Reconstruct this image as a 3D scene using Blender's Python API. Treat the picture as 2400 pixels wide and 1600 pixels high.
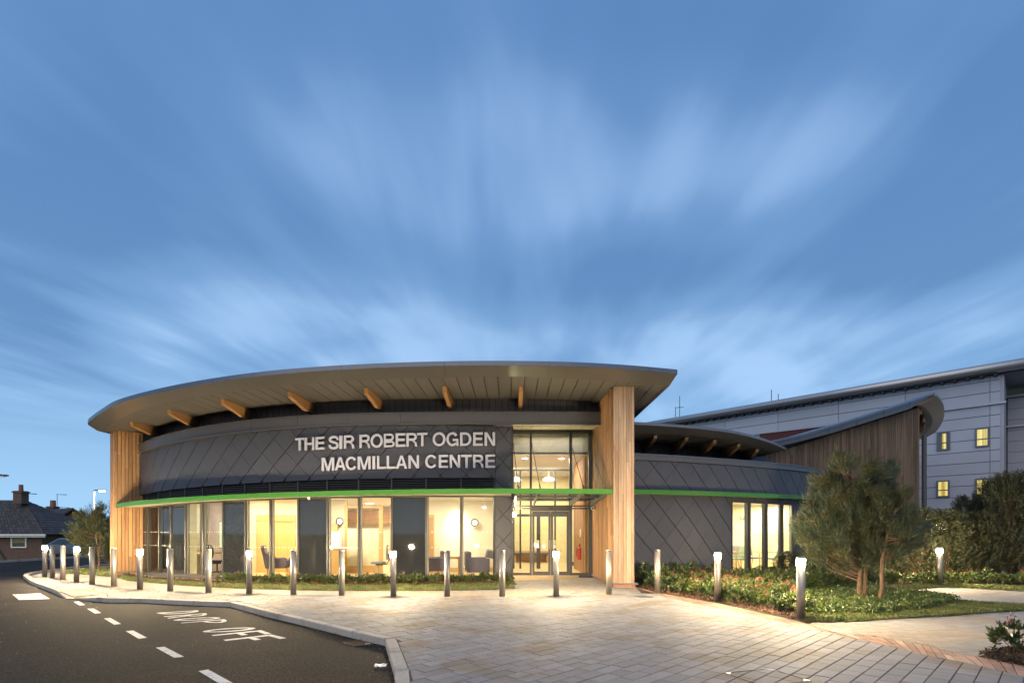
import bpy, math, random
import numpy as np
from mathutils import Vector, noise as mnoise
random.seed(7); rng = np.random.default_rng(7)
S = bpy.context.scene
for o in list(bpy.data.objects): bpy.data.objects.remove(o)
COL = S.collection
# ------------------------------------------------------------------ camera
F, CX, HY, H = 1290.0, 1200.0, 1247.0, 1.5      # focal length and horizon of the photograph in its own pixels
cam = bpy.data.cameras.new('camera'); camo = bpy.data.objects.new('camera', cam); COL.objects.link(camo)
camo.location = (0, 0, H); camo.rotation_euler = (math.pi/2, 0, 0)
cam.sensor_width = 36; cam.lens = F/2400*36; cam.shift_y = (HY-800)/2400; cam.clip_start = .1; cam.clip_end = 3000
S.camera = camo
# ------------------------------------------------------------------ render look
S.render.engine = 'CYCLES'
S.view_settings.view_transform = 'Standard'; S.view_settings.look = 'None'
S.view_settings.exposure = 0.15; S.view_settings.gamma = 1; S.view_settings.use_curve_mapping = False
S.cycles.max_bounces = 8; S.cycles.transparent_max_bounces = 16; S.cycles.sample_clamp_indirect = 4
S.cycles.caustics_reflective = False; S.cycles.caustics_refractive = False
# ------------------------------------------------------------------ sky
SUN_EL, SUN_ROT = math.radians(38), math.radians(200)
W = bpy.data.worlds.new('World'); S.world = W; W.use_nodes = True
nt = W.node_tree; nt.nodes.clear(); L = nt.links.new
def N(t, **k):
    n = nt.nodes.new(t)
    for a, b in k.items(): setattr(n, a, b)
    return n
def math_(op, a, b=None, c=None, clamp=False):
    n = N('ShaderNodeMath', operation=op); n.use_clamp = clamp
    for i, v in enumerate((a, b, c)):
        if v is None: continue
        if isinstance(v, (int, float)): n.inputs[i].default_value = v
        else: L(v, n.inputs[i])
    return n.outputs[0]
def mixc(f, a, b):
    n = N('ShaderNodeMix', data_type='RGBA')
    if isinstance(f, (int, float)): n.inputs['Factor'].default_value = f
    else: L(f, n.inputs['Factor'])
    for k, v in (('A', a), ('B', b)):
        i = [s for s in n.inputs if s.name == k and s.type == 'RGBA'][0]
        if isinstance(v, tuple): i.default_value = (*v, 1)
        else: L(v, i)
    return [s for s in n.outputs if s.type == 'RGBA'][0]
def noise_(vec, scale, det, rough=.5, dist=0):
    n = N('ShaderNodeTexNoise'); n.inputs['Scale'].default_value = scale; n.inputs['Detail'].default_value = det
    n.inputs['Roughness'].default_value = rough; n.inputs['Distortion'].default_value = dist; L(vec, n.inputs['Vector']); return n.outputs['Fac']
def rng_(v, a, b, c=0., d=1.):
    n = N('ShaderNodeMapRange', interpolation_type='SMOOTHSTEP'); L(v, n.inputs[0])
    for i, q in enumerate((a, b, c, d)): n.inputs[i+1].default_value = q
    return n.outputs[0]
tc = N('ShaderNodeTexCoord'); sp = N('ShaderNodeSeparateXYZ'); L(tc.outputs['Generated'], sp.inputs[0])
z = math_('MAXIMUM', sp.outputs[2], 0.0); zz = math_('ADD', math_('MAXIMUM', math_('SUBTRACT', z, math_('MULTIPLY', math_('ABSOLUTE', sp.outputs[1]), .10)), 0.02), .10)
u = math_('DIVIDE', sp.outputs[0], zz); v = math_('DIVIDE', sp.outputs[1], zz)
def cloudvec(a, b, off, shear=0.0):
    n = N('ShaderNodeCombineXYZ'); us = math_('ADD', u, math_('MULTIPLY', v, shear))
    L(math_('ADD', math_('MULTIPLY', us, a), off), n.inputs[0]); L(math_('ADD', math_('MULTIPLY', v, b), off*1.7), n.inputs[1]); return n.outputs[0]
big = noise_(cloudvec(.75, .62, 3.1, -.18), 1.0, 2.0, .45, .5)
mid = noise_(cloudvec(1.7, .62, 8.4, -.10), 1.0, 3.0, .5, .5)
fine = noise_(cloudvec(4.6, .75, 1.7), 1.0, 3.0, .5, .3)
hor = math_('POWER', math_('SUBTRACT', 1.0, z, clamp=True), 3.2)          # 1 at the horizon, 0 overhead
base = mixc(hor, (.10, .225, .475), (.34, .60, .88))
patch = noise_(tc.outputs['Generated'], 2.6, 2.0, .4, .4)
m = math_('ADD', math_('ADD', math_('ADD', math_('MULTIPLY', big, .26), math_('MULTIPLY', mid, .34)), math_('MULTIPLY', fine, .15)), math_('MULTIPLY', patch, .25))
# broad cloud banks: centre (azimuth, height over the horizon, as tangents), half sizes, tilt, density
yv = math_('MAXIMUM', sp.outputs[1], .08); ta_, tb_ = math_('DIVIDE', sp.outputs[0], yv), math_('DIVIDE', sp.outputs[2], yv)
for ax, az, ra, rb, tilt, amp in ((.22, .62, .30, .085, 16, .085), (.62, .72, .36, .055, 40, .06), (-.60, .39, .21, .075, -24, .10), (-.18, .40, .18, .06, -12, .05), (.23, .345, .42, .045, 4, .085), (.80, .39, .26, .06, 20, .075), (-.04, .74, .16, .20, 0, .035), (-.45, .71, .13, .08, -30, .03),
                                (-.83, .68, .26, .24, 0, -.075), (.12, .91, .42, .085, 0, -.045), (.24, .475, .42, .065, 4, -.075), (.82, .54, .22, .09, 28, -.07), (-.88, .40, .14, .05, -20, -.08), (.92, .74, .12, .12, 0, -.04), (-.46, .59, .25, .06, -14, -.035), (.56, .90, .25, .10, 0, -.045)):
    ca_, sa_ = math.cos(math.radians(tilt)), math.sin(math.radians(tilt)); da, db = math_('SUBTRACT', ta_, ax), math_('SUBTRACT', tb_, az)
    p_ = math_('ADD', math_('MULTIPLY', da, ca_/ra), math_('MULTIPLY', db, sa_/ra)); q_ = math_('ADD', math_('MULTIPLY', da, -sa_/rb), math_('MULTIPLY', db, ca_/rb))
    g_ = math_('EXPONENT', math_('MULTIPLY', math_('ADD', math_('MULTIPLY', p_, p_), math_('MULTIPLY', q_, q_)), -.8)); m = math_('ADD', m, math_('MULTIPLY', g_, amp))
light = rng_(m, .485, .635); dark = rng_(m, .505, .39)
low = rng_(z, .10, .27); dark = math_('MULTIPLY', dark, low); light = math_('MULTIPLY', light, low)
light = math_('MULTIPLY', light, math_('ADD', .30, math_('MULTIPLY', hor, .75)))
c = mixc(math_('MULTIPLY', dark, .68), base, (.085, .20, .43))
c = mixc(light, c, (.45, .66, .96))
sky = N('ShaderNodeTexSky', sky_type='NISHITA'); sky.sun_disc = False
sky.sun_elevation = SUN_EL; sky.sun_rotation = SUN_ROT
add = N('ShaderNodeMix', data_type='RGBA', blend_type='ADD'); add.inputs['Factor'].default_value = 0.008
L(c, [s for s in add.inputs if s.name == 'A' and s.type == 'RGBA'][0]); L(sky.outputs[0], [s for s in add.inputs if s.name == 'B' and s.type == 'RGBA'][0])
bg = N('ShaderNodeBackground'); bg.inputs['Strength'].default_value = 1.0; L([s for s in add.outputs if s.type == 'RGBA'][0], bg.inputs[0])
out = N('ShaderNodeOutputWorld'); L(bg.outputs[0], out.inputs[0])
# ------------------------------------------------------------------ the last daylight, from behind the camera
sl = bpy.data.lights.new('sun', 'SUN'); sl.energy = 1.5; sl.angle = math.radians(75); sl.color = (1.0, .83, .62)
so = bpy.data.objects.new('sun', sl); COL.objects.link(so)
so.rotation_euler = Vector((.25*math.cos(SUN_EL), .95*math.cos(SUN_EL), -math.sin(SUN_EL))).to_track_quat('-Z', 'Y').to_euler()
LAMP = 3600.0      # radiance of the lit bollard heads

# ================================================================== helpers
def P(x, y, Y): return Vector(((x-CX)/F*Y, Y, H-(y-HY)/F*Y))
def Gd(x, y, z=0.0):
    Y = F*(H-z)/(y-HY); return Vector(((x-CX)/F*Y, Y, z))
MATS = {}
def mat(name, col, rough=.6, metal=0., var=.12, nscale=6., bump=0., bscale=60., stretch=(1, 1, 1), island=0., col2=None, emis=None, es=0., spec=.5, coat=0., space='Object', c2lo=.45, c2hi=.62, c2scale=None, vr=(.25, .75)):
    if name in MATS: return MATS[name]
    m = bpy.data.materials.new(name); m.use_nodes = True; t = m.node_tree; b = t.nodes['Principled BSDF']
    b.inputs['Roughness'].default_value = rough; b.inputs['Metallic'].default_value = metal
    b.inputs['Specular IOR Level'].default_value = spec; b.inputs['Coat Weight'].default_value = coat
    if emis: b.inputs['Emission Color'].default_value = (*emis, 1); b.inputs['Emission Strength'].default_value = es
    if space == 'World':
        g = t.nodes.new('ShaderNodeNewGeometry'); src = g.outputs['Position']
    else:
        g = t.nodes.new('ShaderNodeTexCoord'); src = g.outputs['Object']
    mp = t.nodes.new('ShaderNodeMapping'); mp.inputs['Scale'].default_value = stretch; t.links.new(src, mp.inputs[0])
    n = t.nodes.new('ShaderNodeTexNoise'); n.inputs['Scale'].default_value = nscale; n.inputs['Detail'].default_value = 6; n.inputs['Roughness'].default_value = .6
    t.links.new(mp.outputs[0], n.inputs['Vector'])
    base = t.nodes.new('ShaderNodeRGB'); base.outputs[0].default_value = (*col, 1); cur = base.outputs[0]
    if col2:
        n2 = t.nodes.new('ShaderNodeTexNoise'); n2.inputs['Scale'].default_value = c2scale or nscale*.23; n2.inputs['Detail'].default_value = 5
        t.links.new(mp.outputs[0], n2.inputs['Vector'])
        mr = t.nodes.new('ShaderNodeMapRange'); mr.inputs[1].default_value = c2lo; mr.inputs[2].default_value = c2hi; t.links.new(n2.outputs['Fac'], mr.inputs[0])
        mx = t.nodes.new('ShaderNodeMix'); mx.data_type = 'RGBA'; t.links.new(mr.outputs[0], mx.inputs['Factor'])
        t.links.new(cur, mx.inputs[6]); mx.inputs[7].default_value = (*col2, 1); cur = mx.outputs[2]
    val = t.nodes.new('ShaderNodeMapRange'); val.inputs[1].default_value, val.inputs[2].default_value = vr
    val.inputs[3].default_value = 1-var; val.inputs[4].default_value = 1+var; t.links.new(n.outputs['Fac'], val.inputs[0]); fac = val.outputs[0]
    if island:
        gg = t.nodes.new('ShaderNodeNewGeometry'); oi = t.nodes.new('ShaderNodeObjectInfo')
        ad = t.nodes.new('ShaderNodeMath'); ad.operation = 'ADD'; t.links.new(gg.outputs['Random Per Island'], ad.inputs[0]); t.links.new(oi.outputs['Random'], ad.inputs[1])
        fr = t.nodes.new('ShaderNodeMath'); fr.operation = 'FRACT'; t.links.new(ad.outputs[0], fr.inputs[0])
        mr2 = t.nodes.new('ShaderNodeMapRange'); mr2.inputs[3].default_value = 1-island; mr2.inputs[4].default_value = 1+island; t.links.new(fr.outputs[0], mr2.inputs[0])
        mu = t.nodes.new('ShaderNodeMath'); mu.operation = 'MULTIPLY'; t.links.new(fac, mu.inputs[0]); t.links.new(mr2.outputs[0], mu.inputs[1]); fac = mu.outputs[0]
    vm = t.nodes.new('ShaderNodeVectorMath'); vm.operation = 'SCALE'; t.links.new(cur, vm.inputs[0]); t.links.new(fac, vm.inputs['Scale'])
    t.links.new(vm.outputs[0], b.inputs['Base Color'])
    if bump:
        nb = t.nodes.new('ShaderNodeTexNoise'); nb.inputs['Scale'].default_value = bscale; nb.inputs['Detail'].default_value = 4
        t.links.new(mp.outputs[0], nb.inputs['Vector'])
        bp = t.nodes.new('ShaderNodeBump'); bp.inputs['Strength'].default_value = bump; bp.inputs['Distance'].default_value = .01
        t.links.new(nb.outputs['Fac'], bp.inputs['Height']); t.links.new(bp.outputs[0], b.inputs['Normal'])
    MATS[name] = m; return m
def glassmat(name, tint=(.93, .95, .93), refl=1.0, rough=0.0):
    if name in MATS: return MATS[name]
    m = bpy.data.materials.new(name); m.use_nodes = True; t = m.node_tree; t.nodes.clear()
    tr = t.nodes.new('ShaderNodeBsdfTransparent'); tr.inputs[0].default_value = (*tint, 1)
    gl = t.nodes.new('ShaderNodeBsdfGlossy'); gl.inputs['Roughness'].default_value = rough
    fr = t.nodes.new('ShaderNodeFresnel'); fr.inputs['IOR'].default_value = 1.55
    mu = t.nodes.new('ShaderNodeMath'); mu.operation = 'MULTIPLY'; mu.inputs[1].default_value = refl
    ge = t.nodes.new('ShaderNodeNewGeometry'); iv = t.nodes.new('ShaderNodeMath'); iv.operation = 'SUBTRACT'; iv.inputs[0].default_value = 1.; t.links.new(ge.outputs['Backfacing'], iv.inputs[1])
    m2 = t.nodes.new('ShaderNodeMath'); m2.operation = 'MULTIPLY'; t.links.new(fr.outputs[0], m2.inputs[0]); t.links.new(iv.outputs[0], m2.inputs[1]); t.links.new(m2.outputs[0], mu.inputs[0])
    mx = t.nodes.new('ShaderNodeMixShader'); t.links.new(mu.outputs[0], mx.inputs[0]); t.links.new(tr.outputs[0], mx.inputs[1]); t.links.new(gl.outputs[0], mx.inputs[2])
    o = t.nodes.new('ShaderNodeOutputMaterial'); t.links.new(mx.outputs[0], o.inputs[0]); MATS[name] = m; return m
def emat(name, col, s):
    if name in MATS: return MATS[name]
    m = bpy.data.materials.new(name); m.use_nodes = True; t = m.node_tree; t.nodes.clear()
    e = t.nodes.new('ShaderNodeEmission'); e.inputs[0].default_value = (*col, 1); e.inputs[1].default_value = s
    o = t.nodes.new('ShaderNodeOutputMaterial'); t.links.new(e.outputs[0], o.inputs[0]); MATS[name] = m; return m
def brickmat(name, c1, c2, mortar, scale=1., bw=.225, bh=.075, rotz=0.):
    if name in MATS: return MATS[name]
    m = bpy.data.materials.new(name); m.use_nodes = True; t = m.node_tree; b = t.nodes['Principled BSDF']; b.inputs['Roughness'].default_value = .9
    g = t.nodes.new('ShaderNodeNewGeometry'); s = t.nodes.new('ShaderNodeSeparateXYZ'); t.links.new(g.outputs['Position'], s.inputs[0])
    ad = t.nodes.new('ShaderNodeMath'); ad.operation = 'ADD'; t.links.new(s.outputs[0], ad.inputs[0]); t.links.new(s.outputs[1], ad.inputs[1])
    cb = t.nodes.new('ShaderNodeCombineXYZ'); t.links.new(ad.outputs[0], cb.inputs[0]); t.links.new(s.outputs[2], cb.inputs[1])
    br = t.nodes.new('ShaderNodeTexBrick'); t.links.new(cb.outputs[0], br.inputs['Vector']); br.inputs['Scale'].default_value = 1
    br.inputs['Brick Width'].default_value = bw; br.inputs['Row Height'].default_value = bh; br.inputs['Mortar Size'].default_value = .008
    br.inputs['Color1'].default_value = (*c1, 1); br.inputs['Color2'].default_value = (*c2, 1); br.inputs['Mortar'].default_value = (*mortar, 1)
    t.links.new(br.outputs['Color'], b.inputs['Base Color']); MATS[name] = m; return m

class MB:
    def __init__(s): s.v = []; s.f = []
    def add(s, v, f):
        n = len(s.v); s.v += [tuple(p) for p in v]; s.f += [tuple(i+n for i in q) for q in f]; return s
    def hexa(s, b, t):        # bottom ring / top ring of equal length, any polygon
        n = len(b); s.add(list(b)+list(t), [tuple(range(n-1, -1, -1)), tuple(range(n, 2*n))]+[(i, (i+1) % n, n+(i+1) % n, n+i) for i in range(n)]); return s
    def box(s, c, d, rz=0., rx=0., ry=0.):
        x, y, z_ = d[0]/2, d[1]/2, d[2]/2; R = None
        if rz or rx or ry:
            from mathutils import Euler
            R = Euler((rx, ry, rz)).to_matrix()
        pts = []
        for q in ((-x, -y, -z_), (x, -y, -z_), (x, y, -z_), (-x, y, -z_), (-x, -y, z_), (x, -y, z_), (x, y, z_), (-x, y, z_)):
            p = Vector(q); p = R @ p if R else p; pts.append(p+Vector(c))
        return s.hexa(pts[:4], pts[4:])
    def prism(s, poly, z0, z1): return s.hexa([(p[0], p[1], z0) for p in poly], [(p[0], p[1], z1) for p in poly])
    def tube(s, path, r, n=8, cap=True):
        path = [Vector(p) for p in path]; rr = r if isinstance(r, (list, tuple)) else [r]*len(path); rings = []
        for i, p in enumerate(path):
            d = (path[min(i+1, len(path)-1)]-path[max(i-1, 0)]); d = d.normalized() if d.length > 1e-9 else Vector((0, 0, 1))
            a = Vector((0, 0, 1)) if abs(d.z) < .9 else Vector((1, 0, 0)); e = d.cross(a).normalized(); g = d.cross(e)
            rings.append([p+(e*math.cos(2*math.pi*k/n)+g*math.sin(2*math.pi*k/n))*rr[i] for k in range(n)])
        v = [q for R in rings for q in R]; f = []
        for i in range(len(path)-1):
            for k in range(n): a = i*n+k; b = i*n+(k+1) % n; f.append((a, b, b+n, a+n))
        if cap: f += [tuple(range(n-1, -1, -1)), tuple(range(len(v)-n, len(v)))]
        return s.add(v, f)
    def lathe(s, prof, c=(0, 0, 0), n=20):
        v = []; f = []
        for r, z_ in prof: v += [(c[0]+r*math.cos(2*math.pi*k/n), c[1]+r*math.sin(2*math.pi*k/n), c[2]+z_) for k in range(n)]
        for i in range(len(prof)-1):
            for k in range(n): a = i*n+k; b = i*n+(k+1) % n; f.append((a, b, b+n, a+n))
        f += [tuple(range(n-1, -1, -1)), tuple(range(len(v)-n, len(v)))]
        return s.add(v, f)
    def wall(s, p0, p1, zb0, zb1, zt0, zt1, a, b):      # box along a plan line, from offset a (front) to -b (back)
        d = Vector((p1[0]-p0[0], p1[1]-p0[1])).normalized(); n = Vector((d.y, -d.x))
        q = lambda p, o, z_: (p[0]+n.x*o, p[1]+n.y*o, z_)
        return s.hexa([q(p0, a, zb0), q(p1, a, zb1), q(p1, -b, zb1), q(p0, -b, zb0)], [q(p0, a, zt0), q(p1, a, zt1), q(p1, -b, zt1), q(p0, -b, zt0)])
ORG = {}
def org(o):
    return ORG.get(o.name, Vector((0, 0, 0))) if o else Vector((0, 0, 0))
def link(o, parent=None):
    COL.objects.link(o)
    if parent: o.parent = parent
def obj(name, mb, m, parent=None, smooth=False, label=None, cat=None, group=None, kind=None, base=None, bevel=0.):
    """links an MB (or (verts, faces)) as one object; coordinates are world unless the parent's origin is zero"""
    v, f = (mb.v, mb.f) if isinstance(mb, MB) else mb
    og = org(parent) if base is None else Vector(base)
    me = bpy.data.meshes.new(name)
    if og.length: v = [(p[0]-og.x, p[1]-og.y, p[2]-og.z) for p in v]
    me.from_pydata(v, [], f); me.materials.append(m)
    if smooth: me.polygons.foreach_set('use_smooth', [True]*len(me.polygons)); 
    me.update()
    o = bpy.data.objects.new(name, me); link(o, parent)
    if smooth == 'auto':
        pass
    if base is not None and parent is None: o.location = og
    ORG[o.name] = og
    if bevel:
        bm = o.modifiers.new('bevel', 'BEVEL'); bm.width = bevel; bm.segments = 2; bm.limit_method = 'ANGLE'
    for k, val in (('label', label), ('category', cat), ('group', group), ('kind', kind)):
        if val: o[k] = val
    return o
def thing(name, loc, label, cat, group=None, kind=None):
    o = bpy.data.objects.new(name, None); link(o); o.location = loc; o.empty_display_size = .2; ORG[o.name] = Vector(loc)
    for k, val in (('label', label), ('category', cat), ('group', group), ('kind', kind)):
        if val: o[k] = val
    return o
def dup(root, loc=None, rz=None, label=None, scale=None):
    def cp(o, par):
        c_ = o.copy(); COL.objects.link(c_); c_.parent = par
        for ch in list(o.children): cp(ch, c_)
        return c_
    r = cp(root, None)
    if loc is not None: r.location = loc
    if rz is not None: r.rotation_euler = (0, 0, rz)
    if scale is not None: r.scale = scale if isinstance(scale, tuple) else (scale,)*3
    if label: r['label'] = label
    return r
class Cv:
    def __init__(s, pts, step=.12, smooth=True):
        P_ = np.array(pts, float)
        if smooth and len(P_) > 2:
            out_ = []
            for i in range(len(P_)-1):
                p0, p1, p2, p3 = P_[max(i-1, 0)], P_[i], P_[i+1], P_[min(i+2, len(P_)-1)]
                for t in np.linspace(0, 1, 12, endpoint=False):
                    out_.append(.5*((2*p1)+(-p0+p2)*t+(2*p0-5*p1+4*p2-p3)*t*t+(-p0+3*p1-3*p2+p3)*t**3))
            P_ = np.array(out_+[P_[-1]])
        d = np.r_[0, np.cumsum(np.hypot(*np.diff(P_, axis=0).T))]; n = max(4, int(d[-1]/step)); t = np.linspace(0, d[-1], n)
        s.x = np.interp(t, d, P_[:, 0]); s.y = np.interp(t, d, P_[:, 1]); s.s = t; s.L = d[-1]
        tx, ty = np.gradient(s.x, t), np.gradient(s.y, t); l = np.hypot(tx, ty); s.nx, s.ny = ty/l, -tx/l
    def at(s, q, off=0.):
        return (float(np.interp(q, s.s, s.x)+off*np.interp(q, s.s, s.nx)), float(np.interp(q, s.s, s.y)+off*np.interp(q, s.s, s.ny)))
    def hit(s, px):
        g = s.x-(px-CX)/F*s.y; i = np.where(np.diff(np.sign(g)) != 0)[0]
        if len(i) == 0: return 0. if abs(g[0]) < abs(g[-1]) else float(s.L)
        i = i[0]; t = g[i]/(g[i]-g[i+1]); return float(s.s[i]+t*(s.s[i+1]-s.s[i]))
    def off(s, o): return Cv(np.c_[s.x+o*s.nx, s.y+o*s.ny], smooth=False)
    def fitz(s, pts, deg=3):
        q = [s.hit(p[0]) for p in pts]; zz_ = [H-(p[1]-HY)/F*s.at(a)[1] for a, p in zip(q, pts)]
        c_ = np.polyfit(q, zz_, min(deg, len(pts)-1)); return lambda t: float(np.polyval(c_, t))
def ribbon(mb, cv, s0, s1, zb, zt, a, b, n=None, step=.3):
    n = n or max(1, int((s1-s0)/step)); zb_ = zb if callable(zb) else (lambda q: zb); zt_ = zt if callable(zt) else (lambda q: zt)
    qs = np.linspace(s0, s1, n+1); v = []; f = []
    for q in qs:
        p, r = cv.at(q, a), cv.at(q, -b); v += [(*p, zb_(q)), (*r, zb_(q)), (*r, zt_(q)), (*p, zt_(q))]
    for i in range(n):
        k = i*4
        for j in range(4): f.append((k+j, k+4+j, k+4+(j+1) % 4, k+(j+1) % 4))
    f += [(3, 2, 1, 0), (4*n, 4*n+1, 4*n+2, 4*n+3)]; mb.add(v, f); return mb
def clip(poly, a, b, c_):        # keep a*x+b*y<=c
    o = []
    for i in range(len(poly)):
        p, q = poly[i], poly[(i+1) % len(poly)]; dp, dq = a*p[0]+b*p[1]-c_, a*q[0]+b*q[1]-c_
        if dp <= 0: o.append(p)
        if dp*dq < 0: t = dp/(dp-dq); o.append((p[0]+(q[0]-p[0])*t, p[1]+(q[1]-p[1])*t))
    return o
def area(p): return .5*sum(p[i][0]*p[(i+1) % len(p)][1]-p[(i+1) % len(p)][0]*p[i][1] for i in range(len(p)))
def inset(poly, g, g2=None, strong=1):
    if area(poly) < 0: poly = poly[::-1]
    r = poly
    for i in range(len(poly)):
        p, q = poly[i], poly[(i+1) % len(poly)]; dx, dy = q[0]-p[0], q[1]-p[1]; l = math.hypot(dx, dy)
        if l < 1e-6: continue
        a, b = dy/l, -dx/l; gg = g if (g2 is None or abs(dx*dy) < 1e-6 or dx*dy*strong > 0) else g2; r = clip(r, a, b, a*p[0]+b*p[1]-gg)
        if len(r) < 3: return []
    return r
def inside(x, y, poly):
    c_ = False; n = len(poly)
    for i in range(n):
        x1, y1 = poly[i][:2]; x2, y2 = poly[(i+1) % n][:2]
        if (y1 > y) != (y2 > y) and x < (x2-x1)*(y-y1)/(y2-y1)+x1: c_ = not c_
    return c_
def leaves(pts, dirs, k, spread, Ln, Wd, jit=0., rs=None):
    """kite-shaped leaves: k per point, fanned round the point's direction"""
    r = rs or rng; pts = np.repeat(np.asarray(pts, float), k, 0); dirs = np.repeat(np.asarray(dirs, float), k, 0); n = len(pts)
    d = dirs+r.normal(0, spread, (n, 3)); d /= np.linalg.norm(d, axis=1)[:, None]+1e-9
    sd = np.cross(d, r.normal(0, 1, (n, 3))); sd /= np.linalg.norm(sd, axis=1)[:, None]+1e-9
    up = np.cross(sd, d)
    ln = (Ln*r.uniform(.65, 1.3, n))[:, None]; w = (Wd*r.uniform(.7, 1.2, n))[:, None]; p = pts+r.normal(0, 1, (n, 3))*jit
    m_ = p+d*ln*.5+up*ln*.08
    v = np.stack([p, m_+sd*w*.5, p+d*ln, m_-sd*w*.5], 1).reshape(-1, 3)
    return v
def leafobj(name, v, m, parent=None, **kw):
    og = org(parent) if kw.get('base') is None else Vector(kw['base'])
    v = v-np.array(og); n = len(v)//4; me = bpy.data.meshes.new(name)
    me.vertices.add(len(v)); me.vertices.foreach_set('co', v.astype(np.float32).ravel())
    me.loops.add(4*n); me.loops.foreach_set('vertex_index', np.arange(4*n, dtype=np.int32))
    me.polygons.add(n); me.polygons.foreach_set('loop_start', np.arange(0, 4*n, 4, dtype=np.int32)); me.update(calc_edges=True)
    me.materials.append(m); o = bpy.data.objects.new(name, me); link(o, parent)
    if kw.get('base') is not None and parent is None: o.location = og
    for k, q in (('label', 'label'), ('cat', 'category'), ('group', 'group'), ('kind', 'kind')):
        if kw.get(k): o[q] = kw[k]
    return o
def leafmat(name, c1, c2, rough=.5, isl=.45):
    m = mat(name, c1, rough=rough, var=.15, nscale=3., island=isl, col2=c2, c2scale=2.5, c2lo=.4, c2hi=.6)
    m.node_tree.nodes['Principled BSDF'].inputs['Subsurface Weight'].default_value = 0.0
    return m

# ================================================================== materials
M_asph = mat('asphalt', (.0145, .014, .0150), rough=.85, var=.95, nscale=38., bump=1., bscale=70., col2=(.027, .022, .0195), c2lo=.50, c2hi=.60, c2scale=.42, space='World', spec=.12, vr=(.40, .60))
M_pave = mat('paving_block', (.195, .192, .205), rough=.8, var=.16, nscale=38., island=.15, col2=(.165, .135, .115), c2scale=1.1, c2lo=.50, c2hi=.64, bump=.25, bscale=90., space='World')
M_sett = mat('small_paving', (.25, .238, .225), rough=.8, var=.14, nscale=30., island=.12, col2=(.27, .22, .17), c2scale=.7, space='World')
M_kerb = mat('kerb_concrete', (.36, .33, .29), rough=.85, var=.18, nscale=22., island=.08, col2=(.24, .21, .17), c2scale=2.5, c2lo=.5, c2hi=.75, bump=.2, space='World')
M_joint = mat('joint_sand', (.07, .058, .047), rough=.95, space='World')
M_rbrick = mat('red_sett', (.30, .17, .12), rough=.8, var=.15, nscale=20., island=.30, col2=(.36, .25, .18), c2scale=1.1, space='World')
M_tact = mat('tactile_buff', (.42, .30, .13), rough=.8, island=.1)
M_white = mat('road_paint', (.62, .61, .60), rough=.65, var=.16, nscale=60., col2=(.36, .34, .33), c2scale=11., c2lo=.54, c2hi=.66, space='World')
M_grey = mat('zinc_cladding', (.047, .051, .069), rough=.52, metal=.0, var=.08, nscale=2.5, island=.07, spec=.45)
M_cler = mat('clerestory_zinc', (.15, .15, .185), rough=.5, var=.05)
M_greyd = mat('zinc_dark', (.045, .045, .052), rough=.6, var=.06)
M_band = mat('grey_flashing', (.095, .092, .098), rough=.38, metal=.35, var=.06, nscale=2.)
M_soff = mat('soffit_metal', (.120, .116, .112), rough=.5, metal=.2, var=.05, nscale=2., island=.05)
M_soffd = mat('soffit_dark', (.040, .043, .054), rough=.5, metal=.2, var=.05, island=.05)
M_lipw = mat('soffit_lip_warm_lit', (.42, .29, .14), rough=.38, metal=.15, var=.12, nscale=1.2, stretch=(1, 1, .2))  # warm light falling on the curved lip is put into this colour
M_lip = mat('soffit_lip', (.155, .15, .145), rough=.33, metal=.45, var=.05, nscale=1.5)
M_fasc = mat('fascia_metal', (.12, .135, .175), rough=.35, metal=.5, var=.05)
M_green = mat('green_band', (.032, .145, .012), rough=.42, var=.04)
M_frame = mat('anthracite_frame', (.052, .052, .054), rough=.45, metal=.3, var=.05)
M_wood = mat('larch_cladding', (.36, .21, .10), rough=.7, var=.24, nscale=9., stretch=(6, 6, .5), island=.28, col2=(.30, .155, .07), c2scale=1.3, bump=.15, bscale=25.)
M_woodp = mat('larch_pale', (.37, .265, .185), rough=.72, var=.16, nscale=9., stretch=(6, 6, .5), island=.24, col2=(.30, .20, .13), c2scale=1.3, bump=.15, bscale=25.)
M_woodd = mat('larch_weathered', (.15, .10, .064), rough=.8, var=.25, nscale=9., stretch=(6, 6, .4), island=.32, col2=(.10, .064, .042), c2scale=1.2)
M_glul = mat('glulam', (.32, .175, .075), rough=.55, var=.2, nscale=12., stretch=(5, .6, 5), island=.1)
M_steel = mat('brushed_steel', (.36, .33, .29), rough=.44, metal=.8, var=.14, nscale=30., stretch=(1, 1, .05))
M_letter = mat('letter_steel', (.50, .50, .55), rough=.42, metal=.35, var=.04)
M_opq = mat('dark_spandrel', (.022, .024, .026), rough=.03, var=.1, spec=.7)
M_glass = glassmat('clear_glass')
M_glass2 = glassmat('canopy_glass', (.80, .90, .84), 1.6, .02)
M_bulb = emat('lamp_light', (1., .76, .44), LAMP)
M_bulb2 = emat('wall_lamp_light', (1., .80, .52), 1300.)
M_street = emat('street_light', (1., .86, .66), 260.)
M_down = emat('downlight', (1., .90, .70), 30.)
M_cream = mat('cream_plaster', (.70, .63, .50), rough=.9, var=.02)
M_ceil = mat('ceiling_white', (.78, .75, .69), rough=.9, var=.02)
M_oak = mat('oak_veneer', (.54, .35, .14), rough=.5, var=.14, nscale=5., stretch=(7, 7, .5))
M_floor = mat('timber_floor', (.55, .40, .22), rough=.35, var=.1, nscale=4., stretch=(8, 1, 1))
M_purp = mat('heather_fabric', (.11, .095, .135), rough=.9, var=.14, nscale=60.)
M_black = mat('black_plastic', (.02, .02, .022), rough=.5)
M_gfab = mat('grey_fabric', (.24, .23, .27), rough=.9, var=.1, nscale=60.)
M_mint = mat('mint_vinyl', (.42, .62, .52), rough=.6)
M_wht = mat('white_gloss', (.78, .77, .75), rough=.4)
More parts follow.
